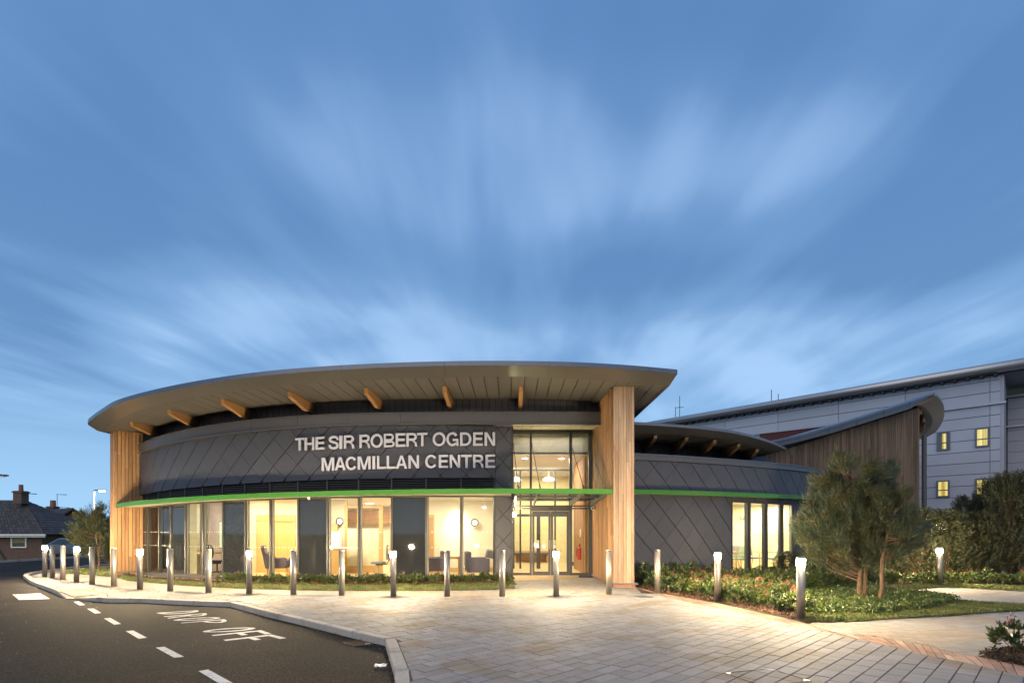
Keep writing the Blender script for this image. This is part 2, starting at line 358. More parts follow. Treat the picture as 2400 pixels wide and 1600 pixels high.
M_dot = mat('etched_dots', (.74, .70, .62), rough=.9)
M_red = mat('extinguisher_red', (.45, .03, .02), rough=.35)
M_brick = brickmat('plinth_brick', (.34, .11, .055), (.42, .16, .085), (.33, .26, .2))
M_hbrick = brickmat('house_brick', (.09, .045, .032), (.125, .066, .046), (.14, .12, .10))
M_slate = mat('roof_tile', (.050, .046, .050), rough=.8, var=.2, nscale=8., island=.3)
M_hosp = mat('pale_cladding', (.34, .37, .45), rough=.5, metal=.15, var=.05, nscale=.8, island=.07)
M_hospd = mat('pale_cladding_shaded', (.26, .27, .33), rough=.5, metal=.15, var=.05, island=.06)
M_hroof = mat('aluminium_eave', (.34, .35, .38), rough=.35, metal=.6, var=.05)
M_stone = mat('slate_coping', (.12, .125, .135), rough=.6, var=.1)
M_soil = mat('bark_mulch', (.060, .038, .024), rough=.95, var=.4, nscale=30., island=.45, bump=.6, bscale=60.)
M_gravel = mat('gravel', (.34, .30, .26), rough=.95, var=.35, nscale=60., bump=.8, bscale=90.)
M_lawn = mat('turf', (.045, .07, .018), rough=.95, var=.4, nscale=20., col2=(.09, .10, .03), c2scale=1.5, space='World')
M_blade = leafmat('grass_blade', (.075, .11, .022), (.15, .155, .05), .6, .45)
M_ivy = leafmat('ivy_leaf', (.042, .078, .016), (.10, .125, .028), .4, .5)
M_leaf = leafmat('shrub_leaf', (.034, .060, .014), (.085, .10, .024), .38, .55)
M_leaf2 = leafmat('skimmia_leaf', (.032, .060, .016), (.10, .125, .028), .45, .6)
M_flow = leafmat('red_flower_bud', (.26, .035, .04), (.34, .09, .08), .6, .4)
M_yew = leafmat('yew_leaf', (.020, .028, .011), (.038, .042, .014), .55, .5)
M_need = leafmat('pine_needle', (.028, .047, .027), (.056, .060, .022), .6, .5)
M_bark = mat('pine_bark', (.13, .078, .048), rough=.9, var=.3, nscale=25., bump=.5, bscale=40.)
M_twig = mat('twig_brown', (.10, .055, .03), rough=.9)

# ================================================================== the ground
def hz(x, y): return -.95*min(1., max(0., (-27.6-x)/13.))            # the gardens on the far left lie lower
KF = [(56.5, 1353.6), (74, 1368), (128, 1389), (158, 1404), (178, 1404), (253, 1411), (333, 1411.6), (476, 1419), (539, 1420.5), (634, 1446), (719, 1466), (853, 1500), (906.5, 1512), (921, 1558), (933, 1600)]
kf = [Gd(x, y, -.1)[:2] for x, y in KF]
kerb_line = [(-19.2, 40.), (-19.4, 27.), (-19.3, 24.2), (-18.6, 22.2), (-18.2, 20.9), (-17.75, 20.1)]+kf+[(-1.06, 5.), (-.75, 3.2), (-.5, 1.), (-.5, -6.)]
kc = Cv(kerb_line, step=.05, smooth=False)
def sheet(name, xs, ys, zf, m, **kw):
    v = [(x, y, zf(x, y)) for y in ys for x in xs]; nx = len(xs)
    f = [(j*nx+i, j*nx+i+1, (j+1)*nx+i+1, (j+1)*nx+i) for j in range(len(ys)-1) for i in range(nx-1)]
    return obj(name, (v, f), m, **kw)
sheet('ground', [-900, -400, -150, -80]+[-60+i*2. for i in range(18)]+[-20, 0, 30, 100, 400, 900], [-600, -200, -60, -20, 0, 20, 30, 40, 50, 60, 80, 150, 400, 1200], lambda x, y: -.16+hz(x, y), M_lawn, kind='structure')
sheet('road', [-27.0, -20, -10, 0, 6], [-45, -20, 0, 10, 20, 30, 45, 80], lambda x, y: -.1, M_asph, kind='structure')
# gutter line speckle and fallen debris lie on the road
obj('far_kerb', ribbon(MB(), Cv([(-27.0, -20), (-27.0, 26), (-27.05, 40), (-27.3, 75)], step=1.), 0, 94, -.16, 0.02, .0, .14, step=3.), M_kerb, kind='structure')
inner = [(x, y) for x, y in kerb_line]
RA, RB_, RC, RD = Gd(140, 1386), Gd(217, 1380.5), Gd(249, 1391.5), Gd(171, 1400, -.07)
ki = kerb_line.index(kf[2]); base_poly = kerb_line[:ki+1]+[tuple(RA[:2]), tuple(RB_[:2]), tuple(RC[:2])]+kerb_line[ki+3:]+[(60, -6.), (60, 60), (-19.2, 60)]
pv = MB(); pv.prism(base_poly, -.14, -.011); obj('pavement', pv, M_joint, kind='structure')
k2, k3, k4, k5 = kf[2], kf[3], kf[4], kf[5]
obj('ramp', ([(*k2, -.02), (*k3, -.085), (*k4, -.085), (*k5, -.02), (RC.x, RC.y, -.004), (RB_.x, RB_.y, -.004), (RA.x, RA.y, -.004)], [(0, 1, 6), (1, 2, 6), (2, 5, 6), (2, 4, 5), (2, 3, 4)]), M_sett, kind='structure')
# kerb stones, one by one
kr = thing('kerb', (-6., 12., 0), 'pale concrete kerb curving between the asphalt and the paving', None, kind='structure'); del kr['label']
q = 0.; drop0, drop1 = kc.s[np.argmin(np.hypot(kc.x-Gd(139, 1395, -.1)[0], kc.y-Gd(139, 1395, -.1)[1]))], kc.s[np.argmin(np.hypot(kc.x-Gd(236, 1410, -.1)[0], kc.y-Gd(236, 1410, -.1)[1]))]
mid0, mid1 = drop0+(drop1-drop0)*.35, drop0+(drop1-drop0)*.55
def kz(t):
    return float(np.interp(t, [0, drop0, mid0, mid1, drop1, 999], [.003, .003, -.075, -.075, .003, .003]))
corner_s = [kc.s[np.argmin(np.hypot(kc.x-p[0], kc.y-p[1]))] for p in (kf[3], kf[4], kf[8], kf[12])]
stops = sorted(set([0.]+[float(c_) for c_ in corner_s]+[kc.L])); edges = []
for a, b in zip(stops[:-1], stops[1:]):
    n = max(1, round((b-a)/.9)); edges += [(a+(b-a)*i/n, a+(b-a)*(i+1)/n) for i in range(n)]
for a, b in edges:
    mb = MB(); g = .004; n = 1 if (b-a) < .5 else 2; ribbon(mb, kc, a+g, b-g, -.13, kz, .022, .125, n=n)
    obj('kerb_stone', mb, M_kerb, kr, bevel=.010)
# paving blocks ------------------------------------------------------
BO = [(105, 1351.4, 1), (123, 1354.5, 0), (147.5, 1358.6, 0), (179.6, 1363.7, 1), (216, 1368.8, 0), (267, 1374, 0), (328, 1381, 1), (399, 1385, 0), (488.8, 1389, 0), (584, 1391, 1), (687.8, 1393.6, 0), (801, 1395, 0), (922, 1397.8, 1), (1048, 1397, 0), (1177, 1397, 0), (1303.6, 1397, 1), (1426.8, 1392, 0), (1541, 1389.8, 0), (1682, 1408.5, 1), (1877, 1451.5, 1), (2202, 1373.7, 1)]
bpos = [Gd(x, y) for x, y, _ in BO]
kin = kc.off(-.128)           # back edge of the kerb
strip_lo = [Gd(x, y)[:2] for x, y in ((1538.7, 1391.7), (1619, 1411), (1700, 1427), (1800, 1449), (1917, 1475.7), (1978.6, 1489.7), (2042, 1503.7), (2116, 1520), (2193, 1539), (2249, 1548), (2400, 1583))]+[(5.5, 5.0), (5.7, 3.0)]
strip_hi = [Gd(x, y)[:2] for x, y in ((1494, 1375), (1547.6, 1388.7), (1681.5, 1412.5), (1785.7, 1436), (1869, 1454), (1963, 1482), (2045, 1490), (2157, 1507.6), (2234, 1528), (2295, 1538), (2400, 1558.6))]+[(6.1, 5.2), (6.3, 3.0)]
SLO, SHI = Cv(strip_lo, step=.1), Cv(strip_hi, step=.1)
kpts = [(float(x), float(y)) for x, y in zip(kin.x[::4], kin.y[::4])]
i0 = min(range(len(kpts)), key=lambda i: math.hypot(kpts[i][0]-bpos[0][0]+.4, kpts[i][1]-bpos[0][1]+.3))
big_poly = [tuple(p[:2]) for p in bpos[:17]]+[(3.2, 13.6)]+[(float(x), float(y)) for x, y in zip(SLO.x[::4], SLO.y[::4])]+[(5.7, 2.6), (-.62, 2.6)]+[p for p in reversed(kpts[i0:]) if p[1] > 2.6 and p[0] > RC.x+.2]+[tuple(RC[:2]), tuple(RB_[:2]), tuple(RA[:2])]+[p for p in reversed(kpts[i0:]) if p[0] < kf[2][0]-.05]
grass_front = [Gd(x, y)[:2] for x, y in ((275, 1354), (300, 1360.6), (406, 1370), (534, 1377.6), (619, 1381), (789, 1384), (842, 1384), (1046, 1384), (1148, 1382), (1207, 1378), (1203, 1367), (1182, 1362))]
sm_poly = grass_front+[(0., 18.3), (2.69, 18.25), (2.79, 15.2), (3.40, 15.1), (3.2, 13.6)]+[tuple(p[:2]) for p in bpos[:17]][::-1]+[(-16.6, 19.0), (-17.3, 20.2), (-18.2, 22.), (-18.3, 26), (-14.5, 26), (-14.5, 20.)]
def blocks(poly, ang, w, lens, gap, zt, dz, seed, rmin=None):
    r = random.Random(seed); ca, sa = math.cos(ang), math.sin(ang); out_ = []
    if area(poly) < 0: poly = poly[::-1]
    uv = [(p[0]*ca+p[1]*sa, -p[0]*sa+p[1]*ca) for p in poly]; u0, u1 = min(p[0] for p in uv), max(p[0] for p in uv); v0, v1 = min(p[1] for p in uv), max(p[1] for p in uv)
    segs = [(uv[i], uv[(i+1) % len(uv)]) for i in range(len(uv))]; vv = v0-w
    while vv < v1+w:
        uu = u0-r.random()*lens[0]-.3
        while uu < u1+.4:
            l = r.choice(lens); b_ = [(uu, vv), (uu+l, vv), (uu+l, vv+w), (uu, vv+w)]; cu, cv_ = uu+l/2, vv+w/2; rad = math.hypot(l, w)/2+.02
            near = []
            for a, b in segs:
                dx, dy = b[0]-a[0], b[1]-a[1]; L2 = dx*dx+dy*dy
                if L2 < 1e-9: continue
                t = max(0, min(1, ((cu-a[0])*dx+(cv_-a[1])*dy)/L2))
                if math.hypot(a[0]+dx*t-cu, a[1]+dy*t-cv_) < rad*.98: near.append((a, dx, dy, L2))
            if near or inside(cu, cv_, uv):
                pl = b_
                for a, dx, dy, L2 in near:
                    l_ = math.sqrt(L2); A, B = dy/l_, -dx/l_; pl = clip(pl, A, B, A*a[0]+B*a[1])
                    if len(pl) < 3: break
                if len(pl) >= 3 and abs(area(pl)) > .15*w*w:
                    pl = inset(pl, gap)
                    if len(pl) >= 3: out_.append(([(p[0]*ca-p[1]*sa, p[0]*sa+p[1]*ca) for p in pl], zt+r.uniform(-dz, dz)))
            uu += l
        vv += w
    return out_
def blockmb(mb, pl, zt, ch=.004, zb=-.02):
    top = inset(pl, ch)
    if len(top) != len(pl): top = pl
    elif area(pl) < 0: pl = pl[::-1]
    # align start vertex of the inset polygon
    if top is not pl:
        k = min(range(len(top)), key=lambda i: (top[i][0]-pl[0][0])**2+(top[i][1]-pl[0][1])**2); top = top[k:]+top[:k]
    n = len(pl); v = [(p[0], p[1], zb) for p in pl]+[(p[0], p[1], zt-ch) for p in pl]+[(p[0], p[1], zt) for p in top]
    f = [(i, (i+1) % n, n+(i+1) % n, n+i) for i in range(n)]+[(n+i, n+(i+1) % n, 2*n+(i+1) % n, 2*n+i) for i in range(n)]+[tuple(range(2*n, 3*n))]
    mb.add(v, f)
ang1 = math.atan2(1290, 1280)
fc = thing('paved_forecourt', (1.5, 9., 0), '', None, kind='structure'); del fc['kind']; fc['kind'] = 'structure'
bl = blocks(big_poly, ang1, .176, [.35, .35, .35, .235], .0045, 0., .0022, 3)
def pxsize(pl):
    x, y = pl[0][0], pl[0][1]
    return -1 if (y < 5.2 or abs(x/y*F) > 1200) else 1/y
bl.sort(key=lambda b: -pxsize(b[0]))
near_, far_ = bl[:300], bl[300:]
for pl, zt in near_:
    mb = MB(); blockmb(mb, pl, zt); obj('paving_block', mb, M_pave, fc)
mb = MB()
for pl, zt in far_: blockmb(mb, pl, zt)
obj('further_paving_blocks', mb, M_pave, fc, kind='stuff')
mb = MB()
for pl, zt in blocks(sm_poly, math.radians(62), .105, [.21], .004, 0., .0015, 5): blockmb(mb, pl, zt, .003)
obj('small_paving_blocks', mb, M_sett, fc, kind='stuff')
pe = [Gd(x, y)[:2] for x, y in ((1902, 1458), (2004, 1456.5), (2106, 1449), (2208, 1443.8), (2310, 1436), (2400, 1431))]+[(13., 11.4), (13., 7.), (6.4, 4.)]
hi_ = [(float(x), float(y)) for x, y in zip(SHI.x, SHI.y)]; hi_ = [p for p in hi_ if p[1] < 9.1 and p[1] > 3.9]
path_poly = pe+hi_[::-1]
mb = MB()
for pl, zt in blocks(path_poly, math.radians(8), .105, [.21], .004, 0., .0015, 6): blockmb(mb, pl, zt, .003)
obj('side_path_blocks', mb, M_sett, fc, kind='stuff')
back_edge = [Gd(x, y)[:2] for x, y in ((2084, 1390), (2141.6, 1395), (2220, 1405.6), (2317, 1413.5), (2400, 1420))]+[(13.5, 11.)]
back_hi = [Gd(x, y)[:2] for x, y in ((2084, 1388.5), (2134, 1383.4), (2196.6, 1379), (2264.6, 1379.5), (2400, 1387))]+[(16., 13.5)]
mb = MB()
for pl, zt in blocks(back_edge+back_hi[::-1], math.radians(8), .105, [.21], .004, .015, .0015, 8): blockmb(mb, pl, zt, .003)
obj('far_path_blocks', mb, M_sett, fc, kind='stuff')
# red brick edging strip: single bricks
es = thing('brick_edging', (4.6, 9., 0), '', None, kind='structure')
qs = 0.; k = 0; rows = []
n = int(SLO.L/.105)
for i in range(n):
    a0, a1 = i/n, (i+1)/n
    for r_ in range(2):
        def L_(t, w):
            p, q_ = SLO.at(t*SLO.L), SHI.at(t*SHI.L); return (p[0]+(q_[0]-p[0])*w, p[1]+(q_[1]-p[1])*w)
        pl = [L_(a0, r_/2+.0), L_(a1, r_/2), L_(a1, r_/2+.5), L_(a0, r_/2+.5)]
        pl = inset(pl, .004)
        if len(pl) >= 3: rows.append((pl, random.uniform(-.0015, .0015)))
rows.sort(key=lambda b: b[0][0][1]); inframe = [b for b in rows if b[0][0][1] > 5.3 and b[0][0][0]/b[0][0][1]*F < 1205]
vis = inframe[:240]; rest = [b for b in rows if b not in vis]
for pl, zt in vis:
    mb = MB(); blockmb(mb, pl, zt, .003); obj('edging_brick', mb, M_rbrick, es)
mb = MB()
for pl, zt in rest: blockmb(mb, pl, zt, .003)
obj('further_edging_bricks', mb, M_rbrick, es, kind='stuff')
# tactile crossing slab
tq = [RA, RB_, Gd(246, 1391, -.012), Gd(173, 1399, -.068)]
tp = thing('tactile_paving', tq[0].lerp(tq[2], .5), 'buff ribbed tactile paving at the dropped kerb on the left', 'tactile paving')
for i in range(9):
    a0, a1 = i/9+.012, (i+1)/9-.035
    def T(a, b): return tq[0].lerp(tq[1], a).lerp(tq[3].lerp(tq[2], a), b)
    mb = MB(); pl = [T(a0, 0), T(a1, 0), T(a1, 1), T(a0, 1)]; mb.hexa([p+Vector((0, 0, -.01)) for p in pl], [p+Vector((0, 0, .012)) for p in pl]); obj('rib', mb, M_tact, tp)
mb = MB(); mb.hexa([p+Vector((0, 0, -.015)) for p in (tq[0], tq[1], tq[2], tq[3])], [p+Vector((0, 0, .004)) for p in (tq[0], tq[1], tq[2], tq[3])]); obj('slab', mb, M_sett, tp)
# road markings -----------------------------------------------------
def rq(pts, z_=-.0955): return [Gd(x, y, -.1)[:2]+(z_,) if False else (Gd(x, y, -.1)[0], Gd(x, y, -.1)[1], z_) for x, y in pts]
dl = thing('lane_line', (-6, 9, -.1), '', None, kind='structure')
Z = lambda pts: [(200+x/5.88, 1400+y/5.88) for x, y in pts]
dashes = [[(172.6, 1409.8), (185, 1408.6), (199.5, 1417), (187, 1418)], Z([(20, 152), (118, 150), (218, 212), (130, 218)]), Z([(255, 288), (345, 278), (492, 362), (398, 372)]), Z([(555, 460), (660, 452), (850, 552), (735, 567)]), Z([(968, 688), (1090, 676), (1362, 815), (1228, 830)]), Z([(1558, 1012), (1692, 990), (2040, 1180), (1850, 1185)])]
for dq in dashes:
    obj('lane_dash', (rq(dq), [(0, 1, 2, 3)]), M_white, dl)
obj('stop_block', (rq([(28.7, 1392.5), (93.8, 1389.6), (117.3, 1402.7), (44.6, 1405.3)]), [(0, 1, 2, 3)]), M_white, dl)
def textmesh(ch, offset=0., extrude=0., res=4):
    cu = bpy.data.curves.new('t', 'FONT'); cu.body = ch; cu.offset = offset; cu.extrude = extrude; cu.resolution_u = res
    o = bpy.data.objects.new('t', cu); COL.objects.link(o); dg = bpy.context.evaluated_depsgraph_get(); dg.update()
    me = bpy.data.meshes.new_from_object(o.evaluated_get(dg)); v = [tuple(p.co) for p in me.vertices]; f = [tuple(p.vertices) for p in me.polygons]
    COL.objects.unlink(o); bpy.data.objects.remove(o); bpy.data.meshes.remove(me)
    xs = [p[0] for p in v]; ys = [p[1] for p in v]; x0, x1, y0, y1 = min(xs), max(xs), min(ys), max(ys)
    return [((p[0]-x0)/(x1-x0), (p[1]-y0)/(y1-y0), p[2]) for p in v], f
TX = {}
def tm(ch, **k):
    if ch not in TX: TX[ch] = textmesh(ch, **k)
    return TX[ch]
Q = lambda x, y: (350+x/6.72, 1410+y/6.72)
# every letter's own quad: baseline-left, baseline-right, top-left, top-right (photo positions on the road)
dro = thing('drop_off_lettering', (-5, 9.5, -.1), '', None, kind='structure')
L_up = [('D', (108, 172), (205, 207), (762, 133), (815, 162)), ('R', (222, 228), (302, 262), (885, 178), (960, 208)), ('O', (337, 273), (427, 307), (1072, 232), (1164, 267)), ('P', (488, 330), (590, 352), (1180, 272), (1282, 318)),
        ('O', (785, 447), (900, 495), (1610, 388), (1726, 435)), ('F', (975, 522), (1130, 582), (1760, 445), (1922, 500)), ('F', (1165, 597), (1330, 668), (1920, 512), (2160, 570))]
def stroke_letter(ch):
    # road alphabet in a unit box, as quads of strokes
    t = .24; s = []
    if ch == 'F': s = [[(0, 0), (t, 0), (t, 1), (0, 1)], [(t, .87), (1, .87), (1, 1), (t, 1)], [(t, .45), (.72, .45), (.72, .58), (t, .58)]]
    def ring(cx, cy, rx, ry, tx, ty, a0, a1, n):
        o = []
        for i in range(n):
            p, q_ = a0+(a1-a0)*i/n, a0+(a1-a0)*(i+1)/n
            o.append([(cx+rx*math.cos(p), cy+ry*math.sin(p)), (cx+rx*math.cos(q_), cy+ry*math.sin(q_)), (cx+(rx-tx)*math.cos(q_), cy+(ry-ty)*math.sin(q_)), (cx+(rx-tx)*math.cos(p), cy+(ry-ty)*math.sin(p))])
        return o
    pi = math.pi
    if ch == 'O': s = ring(.5, .5, .5, .5, .24, .13, 0, 2*pi, 28)
    if ch == 'D': s = [[(0, 0), (t, 0), (t, 1), (0, 1)]]+ring(t, .5, 1-t, .5, .24, .13, -pi/2, pi/2, 16)
    if ch in 'PR': s = [[(0, 0), (t, 0), (t, 1), (0, 1)]]+ring(t, .73, 1-t, .27, .24, .11, -pi/2, pi/2, 14)
    if ch == 'R': s.append([(.75, 0), (1, 0), (.62, .5), (.38, .5)])
    return s
for ch, bl_, br_, tl_, tr_ in L_up:
    c4 = [Gd(*Q(*p), -.1) for p in (bl_, br_, tl_, tr_)]; v = []; f = []
    for sq in stroke_letter(ch):
        n = len(v)
        for a, b in sq:
            p = c4[0].lerp(c4[1], a).lerp(c4[2].lerp(c4[3], a), b); v.append((p.x, p.y, -.0955))
        f.append((n, n+1, n+2, n+3))
    obj('road_letter', (v, f), M_white, dro)
# gully grate by the kerb
gq = [Gd(x, y, -.1) for x, y in ((780+240/11.76, 1480+320/11.76), (780+770/11.76, 1480+228/11.76), (780+1110/11.76, 1480+350/11.76), (780+600/11.76, 1480+412/11.76))]
gt = thing('gully_grate', gq[0].lerp(gq[2], .5), 'rusty iron gully grate in the asphalt beside the kerb corner', 'drain grate')
M_rust = mat('rusty_iron', (.13, .07, .035), rough=.7, metal=.3, var=.4, nscale=20.)
def GQ(a, b): return gq[0].lerp(gq[1], a).lerp(gq[3].lerp(gq[2], a), b)
for k in range(7):
    a = k/7+.02; mb = MB(); pl = [GQ(a, .04), GQ(a+.075, .04), GQ(a+.075, .96), GQ(a, .96)]; mb.hexa([p+Vector((0, 0, -.004)) for p in pl], [p+Vector((0, 0, .012)) for p in pl]); obj('grate_bar', mb, M_rust, gt)
for b in (0, .94):
    mb = MB(); pl = [GQ(0, b), GQ(1, b), GQ(1, b+.06), GQ(0, b+.06)]; mb.hexa([p+Vector((0, 0, -.004)) for p in pl], [p+Vector((0, 0, .016)) for p in pl]); obj('frame', mb, M_rust, gt)
mb = MB(); pl = [GQ(0, 0), GQ(1, 0), GQ(1, 1), GQ(0, 1)]; mb.hexa([p+Vector((0, 0, .0)) for p in pl], [p+Vector((0, 0, .002)) for p in pl]); obj('sump', mb, M_black, gt)
# drain cover in the paving, block-filled cover with pale corners, litter
dq = [Gd(x, y) for x, y in ((1487, 1396), (1512, 1395.6), (1530, 1398.6), (1501, 1399.4))]
dc = thing('drain_cover', dq[0].lerp(dq[2], .5), 'small dark drain cover in the paving near the timber pier', 'drain cover')
mb = MB(); mb.hexa([p+Vector((0, 0, -.01)) for p in dq], [p+Vector((0, 0, .006)) for p in dq]); obj('cover', mb, M_greyd, dc)
A_, B_, C_ = Gd(1698, 1576), Gd(1806, 1567), Gd(1900, 1595); D_ = A_+C_-B_; cq = [A_, B_, C_, D_]
ic = thing('inspection_cover', A_.lerp(C_, .5), 'recessed block-filled inspection cover with pale metal corners in the near paving', 'inspection cover')
for i in range(4):
    p, q_ = cq[i], cq[(i+1) % 4]; mb = MB(); mb.wall(p, q_, .0, .0, .0045, .0045, .0, .008); obj('edge_trim', mb, M_rust, ic)
    a, b = (cq[(i+1) % 4]-p).normalized(), (cq[(i-1) % 4]-p).normalized(); mb = MB(); mb.hexa([p, p+a*.085, p+b*.085], [p+Vector((0, 0, .0062)), p+a*.085+Vector((0, 0, .0062)), p+b*.085+Vector((0, 0, .0062))])
    obj('corner_plate', mb, mat('worn_corner', (.42, .41, .38), rough=.5), ic); c_ = p+(a+b)*.024; mb = MB(); mb.lathe([(.008, .006), (.008, .0072)], c_, 8); obj('key_hole', mb, M_black, ic)
lp = Gd(892, 1562, -.1); mb = MB(); vs = []
for i in range(6):
    for j in range(4): vs.append((lp.x+(i-2.5)*.028+random.uniform(-.008, .008), lp.y+(j-1.5)*.05*(1-.25*abs(i-2.5)/2.5)+random.uniform(-.01, .01), -.09+random.uniform(0, .022)))
obj('paper_scrap', (vs, [(i*4+j, i*4+j+4, i*4+j+5, i*4+j+1) for i in range(5) for j in range(3)]), M_wht, base=lp, label='crumpled white paper scrap on the asphalt beside the near kerb', cat='litter')
for k, (x, y, nm) in enumerate(((862, 1510, 'white cigarette end lying by the gully grate'), (784, 1485, 'curled orange peel scrap in the gutter against the kerb'))):
    p = Gd(x, y, -.1); mb = MB(); mb.tube([p+Vector((-.035, 0, .012)), p+Vector((0, .008 if k else 0, .012)), p+Vector((.035, 0, .02 if k else .012))], .008, 6); obj(['cigarette_end', 'peel_scrap'][k], mb, M_wht if not k else M_glul, base=p, label=nm, cat='litter')
# scattered leaf crumbs on the road: uncountable
pts = []; 
for _ in range(900):
    x, y = random.uniform(-14, 0), random.uniform(5.2, 19)
    pts.append((x, y, -.097))
mask = [p for p in pts if not inside(p[0], p[1], base_poly)]
edge_ = []
for _ in range(1300):
    t = random.uniform(3., kc.L-1); o_ = abs(random.gauss(0, .12))+.01; p = kc.at(t, o_); edge_.append((p[0], p[1], -.096))
vv_ = leaves(mask+edge_, [(0, 1, .05)]*len(mask+edge_), 1, 1.2, .018, .012)
leafobj('road_debris', vv_, mat('leaf_debris', (.22, .15, .08), island=.7), kind='stuff', label='scattered grit and dead leaf crumbs on the asphalt along the kerb')

# ================================================================== the centre building
BX = (-4.5, 18., 0.)
CB = thing('centre_building', BX, 'long curved building of dark zinc diamonds with timber fins, green band and lit front', 'building')
Cc, R0 = (-4.53, 28.6), 12.44
GL = Cv([(Cc[0]+R0*math.sin(math.radians(a)), Cc[1]-R0*math.cos(math.radians(a))) for a in np.linspace(-47, 21.4, 90)], smooth=False, step=.08)
MX = [336, 349, 375, 402.5, 437, 478, 524.5, 576.5, 635, 700, 768, 841.5, 918.5, 998.5, 1080, 1159]
MS = [GL.hit(x) for x in MX]
zs = GL.fitz([(336, 1342.0), (400, 1348.5), (544, 1354.5), (760, 1355.5), (1150, 1355.0)], 2)
zh = GL.fitz([(336, 1188.5), (437, 1178), (576, 1169.5), (768, 1162.5), (998, 1161), (1159, 1160)], 2)
zlt = GL.fitz([(331, 1160), (434, 1144), (531, 1134.7), (635, 1128), (800, 1125), (997, 1120), (1159, 1119)], 2)
opaque = {3, 6, 9, 12}
def slab(mb, a, b, zb, zt, f_, bk): ribbon(mb, GL, a, b, zb, zt, f_, bk); return mb
obj('plinth', slab(MB(), MS[0], MS[-1]+.9, -.1, lambda q: zs(q)-.05, .06, .12), M_brick, CB)
obj('sill', slab(MB(), MS[0], MS[-1], lambda q: zs(q)-.05, lambda q: zs(q)+.03, .10, .1), M_frame, CB)
obj('floor_slab', (lambda mb: (mb.prism([(float(x), float(y)) for x, y in zip(GL.x[::6], GL.y[::6])]+[(2.6, 18.4), (2.6, 30), (-14, 30)], -.1, .085), mb)[1])(MB()), M_floor, CB)
ceil_z = 2.66
for i in range(len(MX)-1):
    a, b = MS[i], MS[i+1]; z0, z1 = zs((a+b)/2)+.03, zh((a+b)/2); pa, pb = GL.at(a), GL.at(b)
    wn = obj('window', MB().wall(GL.at(a+.0), GL.at(a+.001), 0, 0, 0, 0, 0, 0) if False else MB().wall(pa, pb, z1-.055, z1-.055, z1+.02, z1+.02, .035, .05), M_frame, CB)
    obj('bottom_rail', MB().wall(pa, pb, z0-.02, z0-.02, z0+.05, z0+.05, .03, .05), M_frame, wn)
    for e in ((a, .026), (b, -.026)):
        m0, m1 = GL.at(e[0]), GL.at(e[0]+e[1]); mb = MB(); mb.wall(m0 if e[1] > 0 else m1, m1 if e[1] > 0 else m0, z0+.05, z0+.05, z1-.055, z1-.055, .05, .07); obj('mullion', mb, M_frame, wn)
    d0, d1 = GL.at(a+.026), GL.at(b-.026); mb = MB()
    if i in opaque:
        mb.wall(d0, d1, z0+.05, z0+.05, z1-.055, z1-.055, .012, .012); obj('dark_panel', mb, M_opq, wn)
    else:
        if i not in (0, 1, 2):      # a slim opening-light frame on the left of the pane
            e0, e1 = GL.at(a+.026), GL.at(a+.085); fr = MB(); fr.wall(e0, e1, z0+.05, z0+.05, z1-.055, z1-.055, .0, .06); obj('inner_frame', fr, mat('sage_frame', (.16, .155, .13), rough=.5), wn)
            d0 = GL.at(a+.085)
        mb.wall(d0, d1, z0+.05, z0+.05, z1-.055, z1-.055, .004, .004); obj('pane', mb, M_glass, wn)
        # etched safety dots in two rows
        dots = MB(); n = 7
        for zz_ in (1.04, 1.50 if True else 0):
            for k in range(n):
                t0 = .10+.8*k/(n-1); c0 = (d0[0]+(d1[0]-d0[0])*t0, d0[1]+(d1[1]-d0[1])*t0); w = .014; dx, dy = (d1[0]-d0[0]), (d1[1]-d0[1]); l = math.hypot(dx, dy)
                dots.wall((c0[0]-dx/l*w, c0[1]-dy/l*w), (c0[0]+dx/l*w, c0[1]+dy/l*w), zz_, zz_, zz_+.028, zz_+.028, .0062, -.0045)
        obj('safety_dots', dots, M_dot, wn, kind='stuff')
    # louvre bank above
    lz0, lz1 = zh((a+b)/2)+.03, zlt((a+b)/2); lv = MB()
    lv.wall(pa, pb, lz1-.02, lz1-.02, lz1+.0, lz1+.0, .04, .06)
    lo = obj('louvre', lv, M_frame, CB)
    mb = MB(); mb.wall(GL.at(a-.02), GL.at(a+.02), lz0, lz0, lz1+.01, lz1+.01, .05, .06); obj('louvre_post', mb, M_frame, lo)
    for k in range(6):
        zz_ = lz0+(lz1-lz0)*(k+.5)/6.6; q0, q1 = GL.at(a+.02), GL.at(b-.02); d = Vector((q1[0]-q0[0], q1[1]-q0[1])).normalized(); nn = Vector((d.y, -d.x)); mb = MB()
        f0, f1, b0, b1 = [Vector((p[0]+nn.x*o_, p[1]+nn.y*o_, 0)) for p, o_ in ((q0, .035), (q1, .035), (q0, -.03), (q1, -.03))]
        mb.hexa([f0+Vector((0, 0, zz_)), f1+Vector((0, 0, zz_)), b1+Vector((0, 0, zz_+.045)), b0+Vector((0, 0, zz_+.045))], [f0+Vector((0, 0, zz_+.012)), f1+Vector((0, 0, zz_+.012)), b1+Vector((0, 0, zz_+.057)), b0+Vector((0, 0, zz_+.057))])
        obj('louvre_blade', mb, M_frame, lo)
    mb = MB(); mb.wall(pa, pb, lz0-.05, lz0-.05, lz1, lz1, -.07, .09); obj('louvre_back', mb, M_black if i not in (8,) else M_cream, lo)
